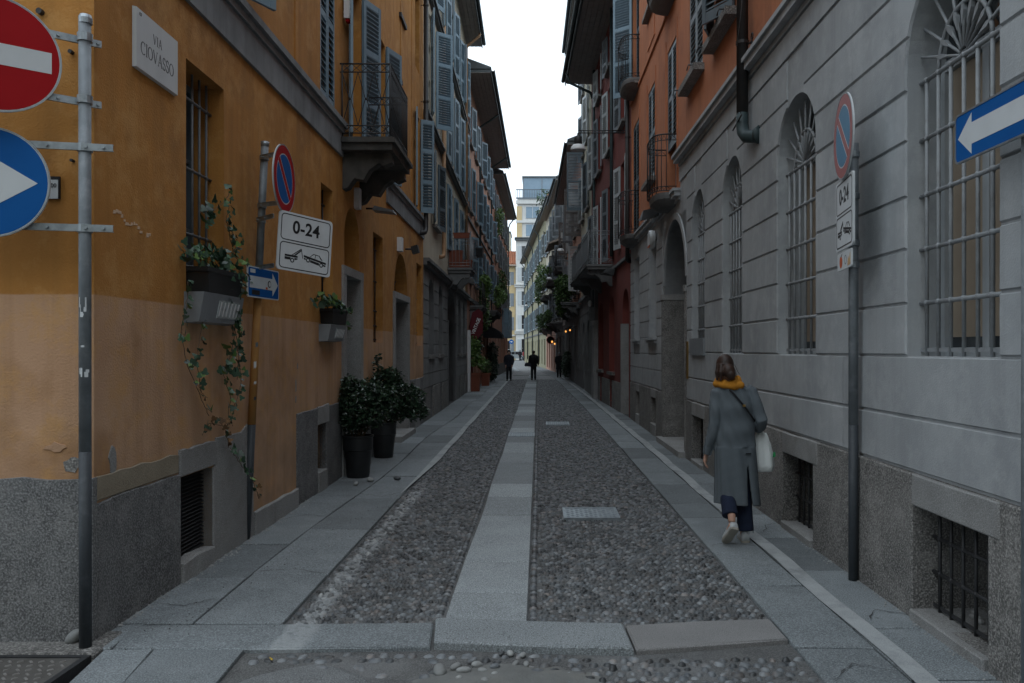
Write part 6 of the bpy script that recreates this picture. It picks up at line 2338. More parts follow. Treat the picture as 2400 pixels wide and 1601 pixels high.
rl = MB().box(-hw, hw, 1.0, 1.06, 27.2, 27.45).build('terrace_rail', 'sh_slate', e)
for k in range(46):
    x = -hw + 2 * hw * k / 45
    MB().box(x - .05, x + .05, 1.0, 1.06, 27.45, 28.7).build('baluster', 'sh_slate', rl)
MB().box(-hw, hw, .98, 1.08, 28.7, 28.85).build('hand_rail', 'sh_slate', rl)
pg_ = MB().box(-hw + 1.2, hw - .5, 3.0, 8.0, 27.4, 31.2).build('penthouse', 'tower_glass', e)
for x in (-hw + 1.2, -hw + 4.4, -hw + 7.6, hw - .5):
    MB().box(x - .07, x + .07, 2.93, 2.999, 27.4, 31.2).build('mullion', 'sh_grey', pg_)
MB().box(-hw + 1.0, hw - .3, 2.8, 8.2, 31.2, 31.45).build('roof', 'lead', e)
MB().tube([(-hw + 7.4, 2.2, 27), (-hw + 7.4, 2.2, 31.0)], .22, 8).build('chimney', 'pot_clay', e, True)
# arched shop front and string on the ground floor
for x in (-hw + 2.2, -hw + 5.4):
    MB().prism([(x - 1.0, 0), (x + 1.0, 0), (x + 1.0, 2.6)] + [(x + 1.0 * math.cos(PI * k / 10), 2.6 + 1.0 * math.sin(PI * k / 10)) for k in range(1, 10)] + [(x - 1.0, 2.6)], -.02, -.08).build('shop_window', 'pane', e)
# unseen house added behind the camera to shade the mouth of the street
e, hw = front('added_shading_house', 'plain ochre grey house added unseen behind the viewer to shade the street', -22, 22, -9, 12, 'cream_plaster', 9, (1.0, 4.5, 8.0), 1.2, 2.0, 'sh_grey')
e.rotation_euler = (0, 0, PI)

# ------------------------------------------------------------------ hanging street lamps on wall arms
def street_lamp(x, y, Y, wall_x, label):
    p = at(x, y, Y)
    e = empty('street_lamp', (p.x, p.y, p.z), 0, label, 'street lamp', 'street lamps on wall arms')
    L = wall_x - p.x
    for dz in (.40, .46):
        MB().tube([(0, 0, dz), (L + .03, 0, dz)], .014, 6).build('arm', 'iron', e, True)
    mb = MB()
    for k in range(7):
        t = L * (k + .5) / 7
        mb.tube([(t, 0, .405), (t, 0, .455)], .01, 5)
    mb.build('arm_link', 'iron', e)
    MB().lathe([(.02, .40), (.03, .36), (.03, .33), (.085, .31), (.10, .25), (.10, .12), (.07, .10)], 14).build('lamp_body', 'iron', e, True)
    MB().lathe([(.06, .11), (.13, .09), (.178, .04), (.192, -.02), (.196, -.055), (.185, -.055), (.17, -.01), (.10, .06)], 24).build('shade', 'white', e, True)
    MB().box(L - .02, L + .04, -.06, .06, .0, .55).build('wall_plate', 'iron', e)
    return e


street_lamp(1355, 348, 20.5, float(right_wall_x(20.5)), 'nearest white dome street lamp, on a long arm below the red house eave')
street_lamp(1314, 587, 41.7, float(right_wall_x(41.7)), 'white dome street lamp in front of the grey balcony shutters, second nearest')
street_lamp(1287, 653, 54, float(right_wall_x(54)), 'white dome street lamp hanging just left above the cascading plants, third nearest')
street_lamp(1273, 685, 66, float(right_wall_x(66)), 'white dome street lamp, fourth nearest, lower left of the third')
street_lamp(1256, 699, 76, float(np.interp(76, [71, 112], [.7, -1.95])), 'white dome street lamp, fifth nearest, beside the green balcony bush')
street_lamp(1233.5, 716, 93, float(np.interp(93, [71, 112], [.7, -1.95])), 'farthest and smallest white dome street lamp before the olive house')


def lantern(p, wall, label, r=.09):
    e = empty('wall_lantern', p, 0, label, 'lantern')
    MB().lathe([(r * .5, .16), (r * 1.3, .10), (r * 1.3, .09), (r * .3, .09)], 10).build('cap', 'iron', e)
    MB().ball((0, 0, 0), r * .8, r * .8, r, 10, 8).build('bulb', 'bulb', e, True)
    MB().tube([(0, 0, .15), (wall - p[0], 0, .2)], .012, 6).build('arm', 'iron', e, True)
    return e


lantern(at(1326, 777, 40), 1.9, 'glowing warm lamp by the grooved stone front below the hanging plants', .05)
lantern(at(1336, 774, 38.5), 1.92, 'warm lamp nearer the dark shop doorway below the hanging plants', .045)
lantern(at(1294, 801, 58), 1.38, 'glowing warm lamp bulb beside the distant round red shop sign', .08)
lantern(at(1300, 806, 57), 1.42, 'second small glowing bulb right of the distant round shop sign', .07)
e = empty('round_shop_sign', at(1290, 797, 58.5), 0, 'dark round hanging shop sign with a red edge far down on the right', 'shop sign')
MB().prism(circle(.28, 24), -.04, .04).build('disc', 'black_cloth', e)
ringp(MB(), circle(.29, 24), circle(.25, 24), -.05, .05).build('rim', 'red_leather', e)
MB().tube([(0, 0, .28), (.1, 0, .34), (.7, 0, .34)], .012, 6).build('arm', 'iron', e, True)
p = at(1198.5, 801, 126)
e = empty('round_road_sign', (p.x, p.y, 0), 0, 'distant round blue direction sign on a post before the yellow house', 'road sign')
MB().tube([(0, .05, 0), (0, .05, p.z + .4)], .04, 8).build('pole', 'pole_grey', e, True)
MB().prism(circle(.36, 24, 0, p.z), -.03, 0).build('disc', 'sign_blue', e)
MB().prism([(-.2, p.z - .06), (.02, p.z - .06), (.02, p.z - .16), (.2, p.z), (.02, p.z + .16), (.02, p.z + .06), (-.2, p.z + .06)], -.04, -.031).build('arrow', 'sign_white', e)


# ------------------------------------------------------------------ plants
def pot(name, x, y, r0, r1, h, m, label, cat='plant pot', group=None):
    e = empty(name, (x, y, 0), 0, label, cat, group)
    hr = h * .36
    MB().lathe([(r0, .0), (r0 + .004, .012), (r1 * .93, h - hr), (r1 * .99, h - hr + .01), (r1, h - .025), (r1 + .012, h - .02), (r1 + .012, h), (r1 - .012, h), (r1 - .02, h - .04)], 36).build('pot', m, e, False, 1, True)
    MB().lathe([(.001, h - .05), (r1 - .015, h - .045)], 24).build('soil', 'soil', e)
    return e


def shrub(name, x, y, z0, blobs, n, size, m, label, stems, seed, cat='shrub', wall=None):
    e = empty(name, (x, y, z0), 0, label, cat)
    g = random.Random(seed)
    for k in range(stems):
        b = g.choice(blobs)
        sx, sy = g.uniform(-.05, .05), g.uniform(-.05, .05)
        tp = (b[0] + g.uniform(-.5, .5) * b[3], b[1] + g.uniform(-.5, .5) * b[4], b[2] + g.uniform(-.2, .5) * b[5])
        md = ((sx + tp[0]) / 2 + g.uniform(-.04, .04), (sy + tp[1]) / 2, tp[2] * .55)
        MB().tube([(sx, sy, -.04), md, tp], [.010, .007, .003], 6).build('stem', 'stem', e, True)
    P = blob_pts(blobs, n, seed)
    if wall is not None:
        P[:, 0] = np.maximum(P[:, 0], wall + .02)
    foliage('foliage', P, size, m, e, .52, .12, seed)
    return e


pot('plant_pot', -2.415, 10.66, .145, .198, .56, 'black_plastic', 'black plastic pot with a broad rim, nearer of the two by the ochre wall')
pot('plant_pot', -2.455, 12.62, .145, .198, .56, 'black_plastic', 'black plastic pot partly hidden behind the nearer one')
shrub('potted_shrub', -2.415, 10.66, .52, [(.0, 0, .48, .34, .30, .30), (-.14, .02, .60, .2, .24, .24), (.24, -.03, .42, .24, .22, .28), (.02, -.12, .36, .30, .2, .26), (-.05, .05, .26, .26, .22, .22), (.34, .05, .54, .20, .2, .18), (.1, .1, .66, .24, .2, .14), (-.2, 0, .36, .14, .2, .2)],
      5200, .062, 'leaf', 'dense dark glossy shrub in the nearer black pot', 14, 21, wall=-.19)
shrub('potted_shrub', -2.455, 12.62, .52, [(.10, 0, .46, .38, .3, .28), (.40, -.05, .40, .26, .24, .26), (.56, -.08, .20, .16, .16, .14), (.02, .05, .68, .28, .25, .20), (.2, 0, .26, .34, .26, .22), (-.10, 0, .98, .05, .05, .16), (.10, 0, .78, .20, .18, .12), (-.1, 0, .4, .2, .25, .3)],
      5400, .066, 'leaf', 'wide dark glossy shrub with a tall sprout in the farther black pot', 14, 22, wall=-.16)

# ivy in the window boxes
def ivy_leaf(k):
    g = random.Random(k)
    a = [(0, 0), (.42, -.12), (.62, .22), (.34, .42), (.30, .72), (0, 1.05), (-.30, .72), (-.34, .42), (-.62, .22), (-.42, -.12)]
    v = [(x * (1 + g.uniform(-.08, .08)), y * (1 + g.uniform(-.08, .08)), .18 * abs(x) - .12 * max(0, y - .3) + g.uniform(-.04, .04)) for x, y in a]
    v.append((0, .35, 0))
    n = len(a)
    return np_mesh('leaf', v, [(i, (i + 1) % n, n) for i in range(n)])


IVY = {}
for m_ in ('leaf_ivy', 'leaf_light', 'leaf_brown'):
    IVY[m_] = [ivy_leaf(k) for k in range(3)]
    for me in IVY[m_]:
        me.materials.append(M[m_])


def window_box(fac, x0, x1, zt, zb, label, lamp_label, lz, lx):
    a, b = fac.s_(x0), fac.s_(x1)
    e = empty('window_box', fac.world((a + b) / 2, .06, zb), math.atan2(fac.u.y, fac.u.x), label, 'planter')
    L, w, h = (b - a) / 2, .10, zt - zb
    mb = MB().loft([[(-L * k, -w * k, z), (L * k, -w * k, z), (L * k, w * k, z), (-L * k, w * k, z)] for k, z in ((.88, 0), (.96, h * .8), (1.02, h * .82), (1.03, h))])
    mb.build('box', 'black_plastic', e)
    MB().box(-L * .92, L * .92, -w * .85, w * .85, h - .01, h + .004).build('soil', 'soil', e)
    a, b = fac.s_(lx[0]), fac.s_(lx[1])
    l = empty('wall_flood_lamp', fac.world((a + b) / 2, 0, lz[0]), math.atan2(fac.u.y, fac.u.x), lamp_label, 'lamp')
    L, h = (b - a) / 2, lz[1] - lz[0]
    MB().loft([[(-L, 0, 0), (L, 0, 0), (L, 0, h), (-L, 0, h)], [(-L, -.11, .01), (L, -.11, .01), (L, -.15, h), (-L, -.15, h)]]).build('housing', 'grey_plastic', l)
    gl = MB().loft([[(-L * .25, -.113, h * .22), (L * .8, -.113, h * .22), (L * .8, -.143, h * .78), (-L * .25, -.143, h * .78)], [(-L * .25, -.122, h * .2), (L * .8, -.122, h * .2), (L * .8, -.15, h * .8), (-L * .25, -.15, h * .8)]]).build('glass', 'lamp_glass', l)
    for k in range(6):  # white strips on the glass stand for its reflections
        q = -L * .2 + k * L * .18
        MB().loft([[(q, -.123, h * .26), (q + L * .05, -.123, h * .26), (q + L * .06, -.150, h * .74), (q, -.150, h * .74)], [(q, -.126, h * .26), (q + L * .05, -.126, h * .26), (q + L * .06, -.153, h * .74), (q, -.153, h * .74)]]).build('glass_reflection', 'white', gl)
    return e


def ivy(fac, label, vines, seed, density=26, size=.045, mass=()):
    g = random.Random(seed)
    s0, z0 = fac.pt(*vines[0][0])
    base = fac.world(s0, .1, z0)
    e = empty('ivy', base, math.atan2(fac.u.y, fac.u.x), label, 'ivy')

    def put(s, d, z, m, sz):
        ob = inst('leaf', g.choice(IVY[m]), m, e, (s - s0, fac.o * (d - .1), z - z0), (R(g.uniform(35, 115)), R(g.uniform(-35, 35)), R(g.uniform(-70, 70))), (sz, sz, sz))
    for px in vines:
        P = []
        for i, (x, y) in enumerate(px):
            s, z = fac.pt(x, y, .05)
            P.append(Vector((s, .05 + .05 * g.random(), z)))
        # smooth path
        path = []
        for i in range(len(P) - 1):
            for k in range(6):
                t = k / 6
                q = P[i].lerp(P[i + 1], t)
                path.append(q + Vector((g.uniform(-.006, .006), g.uniform(-.006, .006), 0)))
        path.append(P[-1])
        MB().tube([(q.x - s0, q.y - .1, q.z - z0) for q in path], .0028, 5).build('vine', 'stem', e, True, fac.o)
        L = sum((path[i + 1] - path[i]).length for i in range(len(path) - 1))
        n = int(L * density)
        for k in range(n):
            t = (k + g.random()) / n
            q = path[min(len(path) - 1, int(t * (len(path) - 1)))]
            m = 'leaf_brown' if (t > .7 and g.random() < .45 and L > .9) else ('leaf_light' if g.random() < .22 else 'leaf_ivy')
            put(q.x + g.uniform(-.03, .03), q.y + g.uniform(.0, .04), q.z + g.uniform(-.03, .03), m, size * g.uniform(.55, 1.25))
    for (x, y, rs, rd, rz, n) in mass:
        s, z = fac.pt(x, y, .1)
        for k in range(n):
            put(s + g.gauss(0, rs), .10 + g.gauss(0, rd), z + g.gauss(0, rz), 'leaf_light' if g.random() < .2 else 'leaf_ivy', size * g.uniform(.7, 1.5))
    return e


window_box(L1, 437, 527, 2.32, 2.13, 'black window box of ivy on the nearer barred window', 'grey wall lamp with ribbed glass below the nearer window box', (1.90, 2.13), (431, 530))
ivy(L1, 'ivy trailing from the nearer window box far down the ochre wall',
    [[(525, 640), (540, 700), (548, 760), (545, 820), (556, 900), (535, 960), (527, 1010), (530, 1050)], [(515, 660), (530, 720), (540, 800), (510, 880), (530, 930), (523, 1000), (486, 992), (462, 1020)],
     [(440, 660), (424, 720), (422, 790), (436, 870), (463, 930), (478, 975)], [(462, 670), (458, 760), (448, 850), (460, 920)], [(500, 620), (535, 600), (545, 570), (524, 520), (530, 480)],
     [(470, 540), (490, 500), (515, 470), (532, 440)], [(524, 520), (548, 600), (585, 640), (632, 700)], [(530, 1050), (556, 1080), (585, 1120), (600, 1170)], [(540, 640), (575, 660), (590, 690)], [(535, 690), (545, 760), (550, 830), (552, 890)]],
    5, 30, .046, [(480, 600, .16, .05, .04, 75), (530, 640, .06, .05, .08, 70), (552, 668, .05, .06, .05, 40), (545, 860, .05, .03, .06, 26), (548, 760, .04, .03, .06, 18), (490, 500, .05, .03, .05, 14)])
window_box(L1, 749, 786, 2.20, 2.02, 'black window box of ivy on the barred window beside the first door', 'grey wall lamp with ribbed glass below the farther window box', (1.80, 2.01), (747, 784))
ivy(L1, 'small ivy spilling sideways from the farther window box', [[(760, 712), (785, 715), (800, 728), (818, 735)], [(780, 722), (795, 745), (812, 775)], [(775, 700), (778, 690)]], 6, 30, .052, [(768, 708, .18, .05, .035, 60), (788, 722, .05, .06, .05, 40)])


def hanging(name, label, p, blobs, n, size, m, seed, cat='plant', aspect=.55, droop=.6, stems=5):
    e = empty(name, p, 0, label, cat)
    g = random.Random(seed)
    for k in range(stems):
        b = g.choice(blobs)
        MB().tube([(b[0] * .3, b[1] * .6, b[2] * .2), (b[0] * .8, b[1], b[2] * .7), (b[0], b[1], b[2] - b[5] * .5)], [.012, .008, .004], 5).build('stem', 'stem', e, True)
    foliage('foliage', blob_pts(blobs, n, seed, .4), size, m, e, aspect, droop, seed)
    return e


w4 = lambda s, d, z: R4.world(s, d, z)
hanging('cascading_plant', 'mass of green plants cascading over the right balcony beside the red house', w4(3.0, .70, 4.55), [(0, 0, .1, .40, 1.4, .5), (-.05, -1.1, -.3, .40, .6, .65), (.3, -1.3, .2, .35, .5, .5), (.0, .9, -.4, .35, .8, .5), (-.1, -1.4, .25, .35, .5, .4), (.1, 0, .6, .3, 1.2, .25), (-.1, -.9, -.85, .25, .4, .35)],
        4200, .12, 'leaf_mid', 31, aspect=.6)
w5 = lambda s, d, z: R5.world(s, d, z)
hanging('balcony_plant', 'small flowering plants on the upper balcony of the pale pink house', w5(6.3, .7, 7.4), [(0, 0, 0, .2, 1.5, .25), (0, -1.2, -.1, .2, .5, .3)], 500, .13, 'leaf_mid', 32)
hanging('balcony_plant', 'plants hanging from the lower balcony of the pale pink house', w5(5.0, .8, 4.2), [(0, 0, 0, .25, 2.4, .35), (0, 2, -.5, .25, .7, .5)], 900, .14, 'leaf_mid', 33)
w6 = lambda s, d, z: R6.world(s, d, z)
hanging('balcony_bush', 'pale olive bush spilling over the balcony of the white house', w6(6.4, .7, 7.2), [(0, 0, .2, .6, 1.5, .7), (-.25, .8, -.8, .35, .9, .9), (0, 0, 1.2, .4, 1.0, .5)], 1500, .17, 'leaf_light', 34)
hanging('balcony_plant', 'dark plants on the lowest balcony of the white house', w6(7.0, .7, 4.3), [(0, 0, 0, .4, 2.4, .5), (0, 0, -.6, .3, 1.8, .5)], 1100, .17, 'leaf_mid', 35)
w7 = lambda s, d, z: R7.world(s, d, z)
hanging('roof_garden_tree', 'grey green roof garden tree above the white house eave', (1.6, 78, 16.0), [(0, 0, 0, 1.5, 1.5, 1.3), (-.9, 0, .6, 1.0, 1.0, 1.0), (.9, 0, 1.0, 1.0, 1.0, 1.0), (-1.2, 0, -1.0, .8, .9, .8)], 900, .26, 'leaf_ivy', 36, cat='tree', stems=9)
w3 = lambda s, d, z: L3.world(s, d, z)
hanging('balcony_plant', 'trailing plants along the long left balcony of the pink house', w3(10.6, .75, 4.75), [(0, 0, 0, .25, 2.2, .3), (.05, 1.9, -.1, .3, .5, .4), (0, -1.9, -.3, .22, .5, .7)], 1500, .12, 'leaf_light', 37)
hanging('climbing_plant', 'dark climber hanging beside the long left balcony', w3(5.2, .3, 3.9), [(0, 0, 0, .25, .6, .9), (.05, .8, -.6, .2, .6, .8), (0, 0, .9, .2, .5, .6)], 1000, .12, 'leaf_mid', 38)
hanging('balcony_plant', 'fresh green fern on the small left balcony above the shop sign', w3(2.9, .5, 4.75), [(0, 0, 0, .3, .45, .3), (.1, .3, -.3, .2, .3, .4)], 500, .13, 'leaf_light', 39)
hanging('window_plant', 'green bush on a sill high on the left under the eave', L4.world(1.0, .3, 10.2), [(0, 0, 0, .3, .4, .5), (0, .3, -.8, .25, .3, .6)], 420, .14, 'leaf_light', 40)
hanging('window_plant', 'green bush hanging from the rust house wall at first floor', L4.world(3.5, .3, 6.3), [(0, 0, 0, .35, .8, .7), (.1, .5, -.5, .25, .6, .6)], 600, .14, 'leaf_mid', 41)
hanging('climbing_hedge', 'dark evergreen hedge climbing the wall below the black awning', w3(11.0, .35, 1.1), [(0, 0, -.3, .3, 1.2, .8), (0, .2, .5, .28, 1.0, .6)], 1700, .12, 'leaf', 42)
hanging('potted_fern', 'fern standing in the nearer terracotta pot under the maroon sign', gp(1114, 917) + (1.3,), [(0, 0, .1, .25, .25, .35), (-.1, .1, .6, .28, .4, .4), (.2, .2, -.1, .2, .2, .3)], 650, .14, 'leaf_light', 43)
hanging('potted_palm', 'dark leafy plant under the maroon sign at the shop doorway', w3(1.9, .25, 1.9), [(0, 0, 0, .22, .4, .55), (0, .1, .5, .2, .4, .3)], 500, .13, 'leaf', 44)
for x, y, lab, sd in ((1114, 917, 'square terracotta pot at the shop doorway, nearer of two', 1), (1138, 904, 'square terracotta pot at the shop doorway, farther of two', 2)):
    X, Y = gp(x, y)
    e = empty('terracotta_pot', (X, Y, 0), 0, lab, 'plant pot')
    h = .75 if sd == 1 else .6
    MB().loft([[(-r, -r, z), (r, -r, z), (r, r, z), (-r, r, z)] for r, z in ((.17, 0), (.21, h * .86), (.235, h * .87), (.235, h), (.2, h), (.19, h - .05))]).build('pot', 'pot_clay', e)
    if sd == 2:
        foliage('foliage', blob_pts([(0, 0, h + .3, .25, .25, .35)], 300, 9), .13, 'leaf_mid', e, .4, .3, 9)
hanging('wall_shrub', 'dark shrub in the shade of the right wall beyond the archway', (1.55, 44.5, .9), [(0, 0, 0, .28, .8, .75), (.05, 1.2, -.1, .25, .6, .7), (0, -1.0, .4, .22, .5, .4)], 1100, .13, 'leaf', 45)

# ------------------------------------------------------------------ people
def coat_material():
    m = mat('grey_houndstooth', (.12, .135, .15), (.09, .10, .115), .9, 18., bump=.25, bscale=150)
    n, l = m.node_tree.nodes, m.node_tree.links
    b = n['Principled BSDF']
    tc = n.new('ShaderNodeTexCoord')
    old = b.inputs['Base Color'].links[0].from_socket

    def wave(scale, direction):
        w = n.new('ShaderNodeTexWave')
        w.bands_direction = direction
        w.inputs['Scale'].default_value = scale
        w.inputs['Distortion'].default_value = .6
        l.new(tc.outputs['Object'], w.inputs['Vector'])
        r = n.new('ShaderNodeMapRange')
        r.inputs['From Min'].default_value = .35
        r.inputs['From Max'].default_value = .65
        l.new(w.outputs['Fac'], r.inputs['Value'])
        return r.outputs['Result']
    a, c = wave(33, 'X'), wave(33, 'Z')
    mx = n.new('ShaderNodeMath')
    mx.operation = 'ADD'
    l.new(a, mx.inputs[0])
    l.new(c, mx.inputs[1])
    hf = n.new('ShaderNodeMath')
    hf.operation = 'MULTIPLY'
    hf.inputs[1].default_value = .5
    l.new(mx.outputs[0], hf.inputs[0])
    mi = n.new('ShaderNodeMix')
    mi.data_type = 'RGBA'
    l.new(hf.outputs[0], mi.inputs['Factor'])
    mi.inputs['A'].default_value = (.03, .036, .043, 1)
    mi.inputs['B'].default_value = (.175, .205, .228, 1)
    l.new(mi.outputs['Result'], b.inputs['Base Color'])
    return m


M['houndstooth'] = coat_material()


def ell(cx, cy, z, rx, ry, n=28, wob=0., ph=0.):
    return [(cx + rx * (1 + wob * math.sin(5 * t + ph)) * math.cos(t), cy + ry * (1 + wob * math.sin(4 * t + ph)) * math.sin(t), z) for t in [2 * PI * k / n for k in range(n)]]


def hand(mb, wrist, d, side, curl=.5, s=1.):
    """palm and five bent fingers along direction d; side is the thumb direction"""
    d, side = Vector(d).normalized(), Vector(side).normalized()
    side = (side - d * side.dot(d)).normalized()
    nrm = d.cross(side)
    w = Vector(wrist)
    mb.tube([w - d * .02 * s, w + d * .03 * s, w + d * .075 * s], [.024 * s, .03 * s, .032 * s], 10, True, .55)
    for k, (ln, off) in enumerate(((.070, .026), (.080, .009), (.074, -.009), (.058, -.025))):
        a = w + d * .072 * s + side * off * s
        b_ = a + (d * math.cos(curl * .6) + nrm * math.sin(curl * .6)) * ln * .5 * s
        c_ = b_ + (d * math.cos(curl * 1.5) + nrm * math.sin(curl * 1.5)) * ln * .5 * s
        mb.tube([a - d * .015 * s, a, b_, c_], [.0095 * s, .0095 * s, .009 * s, .0075 * s], 8)
    a = w + d * .025 * s + side * .024 * s
    mb.tube([a - side * .012 * s, a + side * .012 * s + d * .02 * s, a + side * .018 * s + d * .05 * s + nrm * .012 * s], [.012 * s, .011 * s, .0085 * s], 8)


def shoe(parent, heel, toe, up, m='shoe', w=.045):
    """trainer from heel to toe with a rubber sole"""
    h, t, u = Vector(heel), Vector(toe), Vector(up).normalized()
    d = (t - h)
    L = d.length
    d = d / L
    u = (u - d * u.dot(d)).normalized()
    s = d.cross(u)
    rings, sole = [], []
    for k, (q, wd, ht) in enumerate(((-.02, .6, .075), (.02, .85, .095), (.2, .9, .10), (.4, .85, .085), (.6, .95, .062), (.8, 1.0, .05), (.94, .8, .04), (1.0, .45, .03))):
        c = h + d * (q * L) + u * .022
        rings.append([c + s * (w * wd * math.cos(a)) + u * (ht * max(0, math.sin(a)) + .004 * math.sin(a)) for a in [2 * PI * j / 14 for j in range(14)]])
        sole.append([h + d * (q * L * 1.02) + s * (w * 1.08 * wd * math.copysign(abs(math.cos(a)) ** .5, math.cos(a))) + u * (.013 + .012 * math.copysign(abs(math.sin(a)) ** .5, math.sin(a))) for a in [2 * PI * j / 14 for j in range(14)]])
    o = MB().loft(rings).build('shoe', m, parent, True)
    MB().loft(sole).build('sole', 'sole', o)
    return o


def head(mb, c, s=1., yaw=0.):
    """skull, face and ears facing +Y"""
    c = Vector(c)
    rot = Matrix.Rotation(yaw, 3, 'Z')
    P = lambda x, y, z: c + rot @ (Vector((x, y, z)) * s)
    mb.ball(c, .074 * s, .092 * s, .105 * s, 16, 12, rot)
    mb.ball(P(0, .028, -.055), .056 * s, .062 * s, .065 * s, 14, 10, rot)
    mb.tube([P(0, .088, .012), P(0, .106, -.022), P(0, .092, -.03)], [.009 * s, .013 * s, .008 * s], 8)
    mb.tube([P(-.022, .088, -.055), P(0, .094, -.054), P(.022, .088, -.055)], [.005 * s, .008 * s, .005 * s], 8)
    for sx in (-1, 1):
        mb.ball(P(sx * .074, -.004, -.012), .010 * s, .02 * s, .03 * s, 8, 6, rot)
        mb.ball(P(sx * .03, .078, .012), .016 * s, .012 * s, .012 * s, 8, 6, rot)
        mb.tube([P(sx * .012, .088, .03), P(sx * .045, .076, .032)], .006 * s, 6)


def eyes(parent, c, s=1., yaw=0.):
    rot = Matrix.Rotation(yaw, 3, 'Z')
    for sx in (-1, 1):
        MB().ball(Vector(c) + rot @ (Vector((sx * .03, .086, .012)) * s), .009 * s, .006 * s, .007 * s, 8, 6).build('eye', 'black', parent, True)


# the woman in the long checked coat
W0 = Vector((1.735, 7.05, 0))
woman = empty('person', W0, 0, 'person in a long grey checked coat and mustard scarf walking away, carrying a white bag', 'person')
b = MB()
head(b, (-.085, .03, 1.545), 1., R(12))
b.tube([(-.045, .0, 1.32), (-.065, .012, 1.40), (-.078, .022, 1.47)], [.06, .05, .048], 12)
b.tube([(0, 0, .82), (.0, 0, 1.0), (-.01, 0, 1.2), (-.03, 0, 1.34)], [.13, .12, .13, .09], 14, True, .7)
b.tube([(-.155, 0, 1.31), (-.185, -.03, 1.04), (-.245, .03, .80), (-.262, .04, .765)], [.045, .036, .026, .022], 10)
b.tube([(.15, 0, 1.32), (.235, -.05, 1.07), (.258, .13, .99), (.262, .16, .985)], [.045, .036, .026, .022], 10)
hand(b, (-.262, .04, .772), (-.12, .12, -1), (.3, 1, 0), .55, .92)
hand(b, (.262, .16, .985), (.05, 1, -.05), (0, 0, 1), 1.5, .92)
b.tube([(.06, 0, .84), (.085, .04, .50), (.095, .01, .10), (.095, .03, .06)], [.085, .055, .036, .035], 12)
b.tube([(-.06, 0, .84), (-.07, .03, .50), (-.075, -.20, .26), (-.078, -.21, .22)], [.085, .055, .036, .034], 12)
b.tube([(.095, -.02, .05), (.10, .14, .035)], [.034, .03], 10)
b.tube([(-.075, -.22, .20), (-.10, -.12, .08)], [.033, .03], 10)
body = inst('body', remesh(b, .0055, 'body', 3), 'skin', woman)
eyes(woman, (-.085, .03, 1.545), 1., R(12))
# coat: shoulders to hem with the vent at the back, sleeves fused on
c = MB()
prof = [(1.405, -.045, .075, .065), (1.385, -.035, .125, .080), (1.355, -.02, .170, .092), (1.30, -.008, .190, .108), (1.20, -.002, .188, .118), (1.08, .0, .182, .118), (.96, .004, .188, .122), (.86, .006, .194, .127), (.80, .008, .186, .118)]
c.loft([ell(cx, 0, z, rx, ry, 36, .012 if z < 1.2 else 0, z * 9) for z, cx, rx, ry in prof])
# skirt as an open shell round the vent
rings_o = []
for z, cx, rx, ry, gap in ((.88, .006, .1925, .1255, .0), (.82, .008, .197, .1295, .0), (.70, .012, .203, .134, .03), (.55, .018, .208, .138, .08), (.44, .022, .214, .142, .12), (.335, .026, .222, .146, .16)):
    a0 = R(-90) + R(26) + gap * 1.0
    a1 = R(-90) + R(26) - gap * .9 + 2 * PI
    n = 44
    out = []
    for k in range(n + 1):
        t = a0 + (a1 - a0) * k / n
        wv = 1 + .025 * math.sin(6 * t + z * 4) * (1 - z)
        out.append((cx + rx * wv * math.cos(t), ry * wv * math.sin(t), z - .012 * math.sin(t + 1)))
    inn = [((x - cx) * .90 + cx, y * .88, z_) for x, y, z_ in out]
    rings_o.append(out + inn[::-1])
c.loft(rings_o)
c.tube([(-.12, 0, 1.335), (-.165, -.005, 1.31), (-.185, -.02, 1.20), (-.196, -.035, 1.05), (-.222, -.01, .93), (-.25, .025, .805), (-.256, .032, .775)], [.06, .068, .062, .056, .05, .044, .043], 16)
c.tube([(.11, 0, 1.345), (.155, -.005, 1.32), (.20, -.03, 1.20), (.24, -.058, 1.085), (.25, .0, 1.03), (.257, .09, 1.0), (.26, .13, .99)], [.06, .068, .062, .058, .054, .047, .044], 16)
coat = inst('coat', remesh(c, .0075, 'coat', 5), 'houndstooth', woman)
for v in coat.data.vertices:            # soft cloth folds
    x, y, z = v.co
    k = .011 * math.sin(z * 30 + x * 25) * math.sin(x * 31 + 1.3) if z > .85 else .009 * math.sin(x * 42 + z * 6)
    v.co.y += k if y < 0 else -k
MB().box(.075, .125, -.127, -.119, .79, .80).build('vent_stitch', 'black_cloth', coat)
# scarf
sr = []
for k in range(25):
    t = 2 * PI * k / 24
    sr.append((-.06 + .098 * math.cos(t), .01 + .085 * math.sin(t), 1.415 + .02 * math.sin(t * 1.0 + .5) + .008 * math.sin(5 * t)))
s = MB().tube(sr, [.036 + .006 * math.sin(k * 2.1) for k in range(25)], 12)
sr2 = [(-.06 + .118 * math.cos(2 * PI * k / 24), .0 + .095 * math.sin(2 * PI * k / 24), 1.388 + .012 * math.sin(2 * PI * k / 24 * 2 + 1)) for k in range(25)]
s.tube(sr2, [.026 + .005 * math.sin(k * 1.7) for k in range(25)], 12)
s.ball((.03, -.075, 1.39), .05, .03, .035, 10, 8)
inst('scarf', remesh(s, .006, 'scarf', 3), 'scarf', woman)
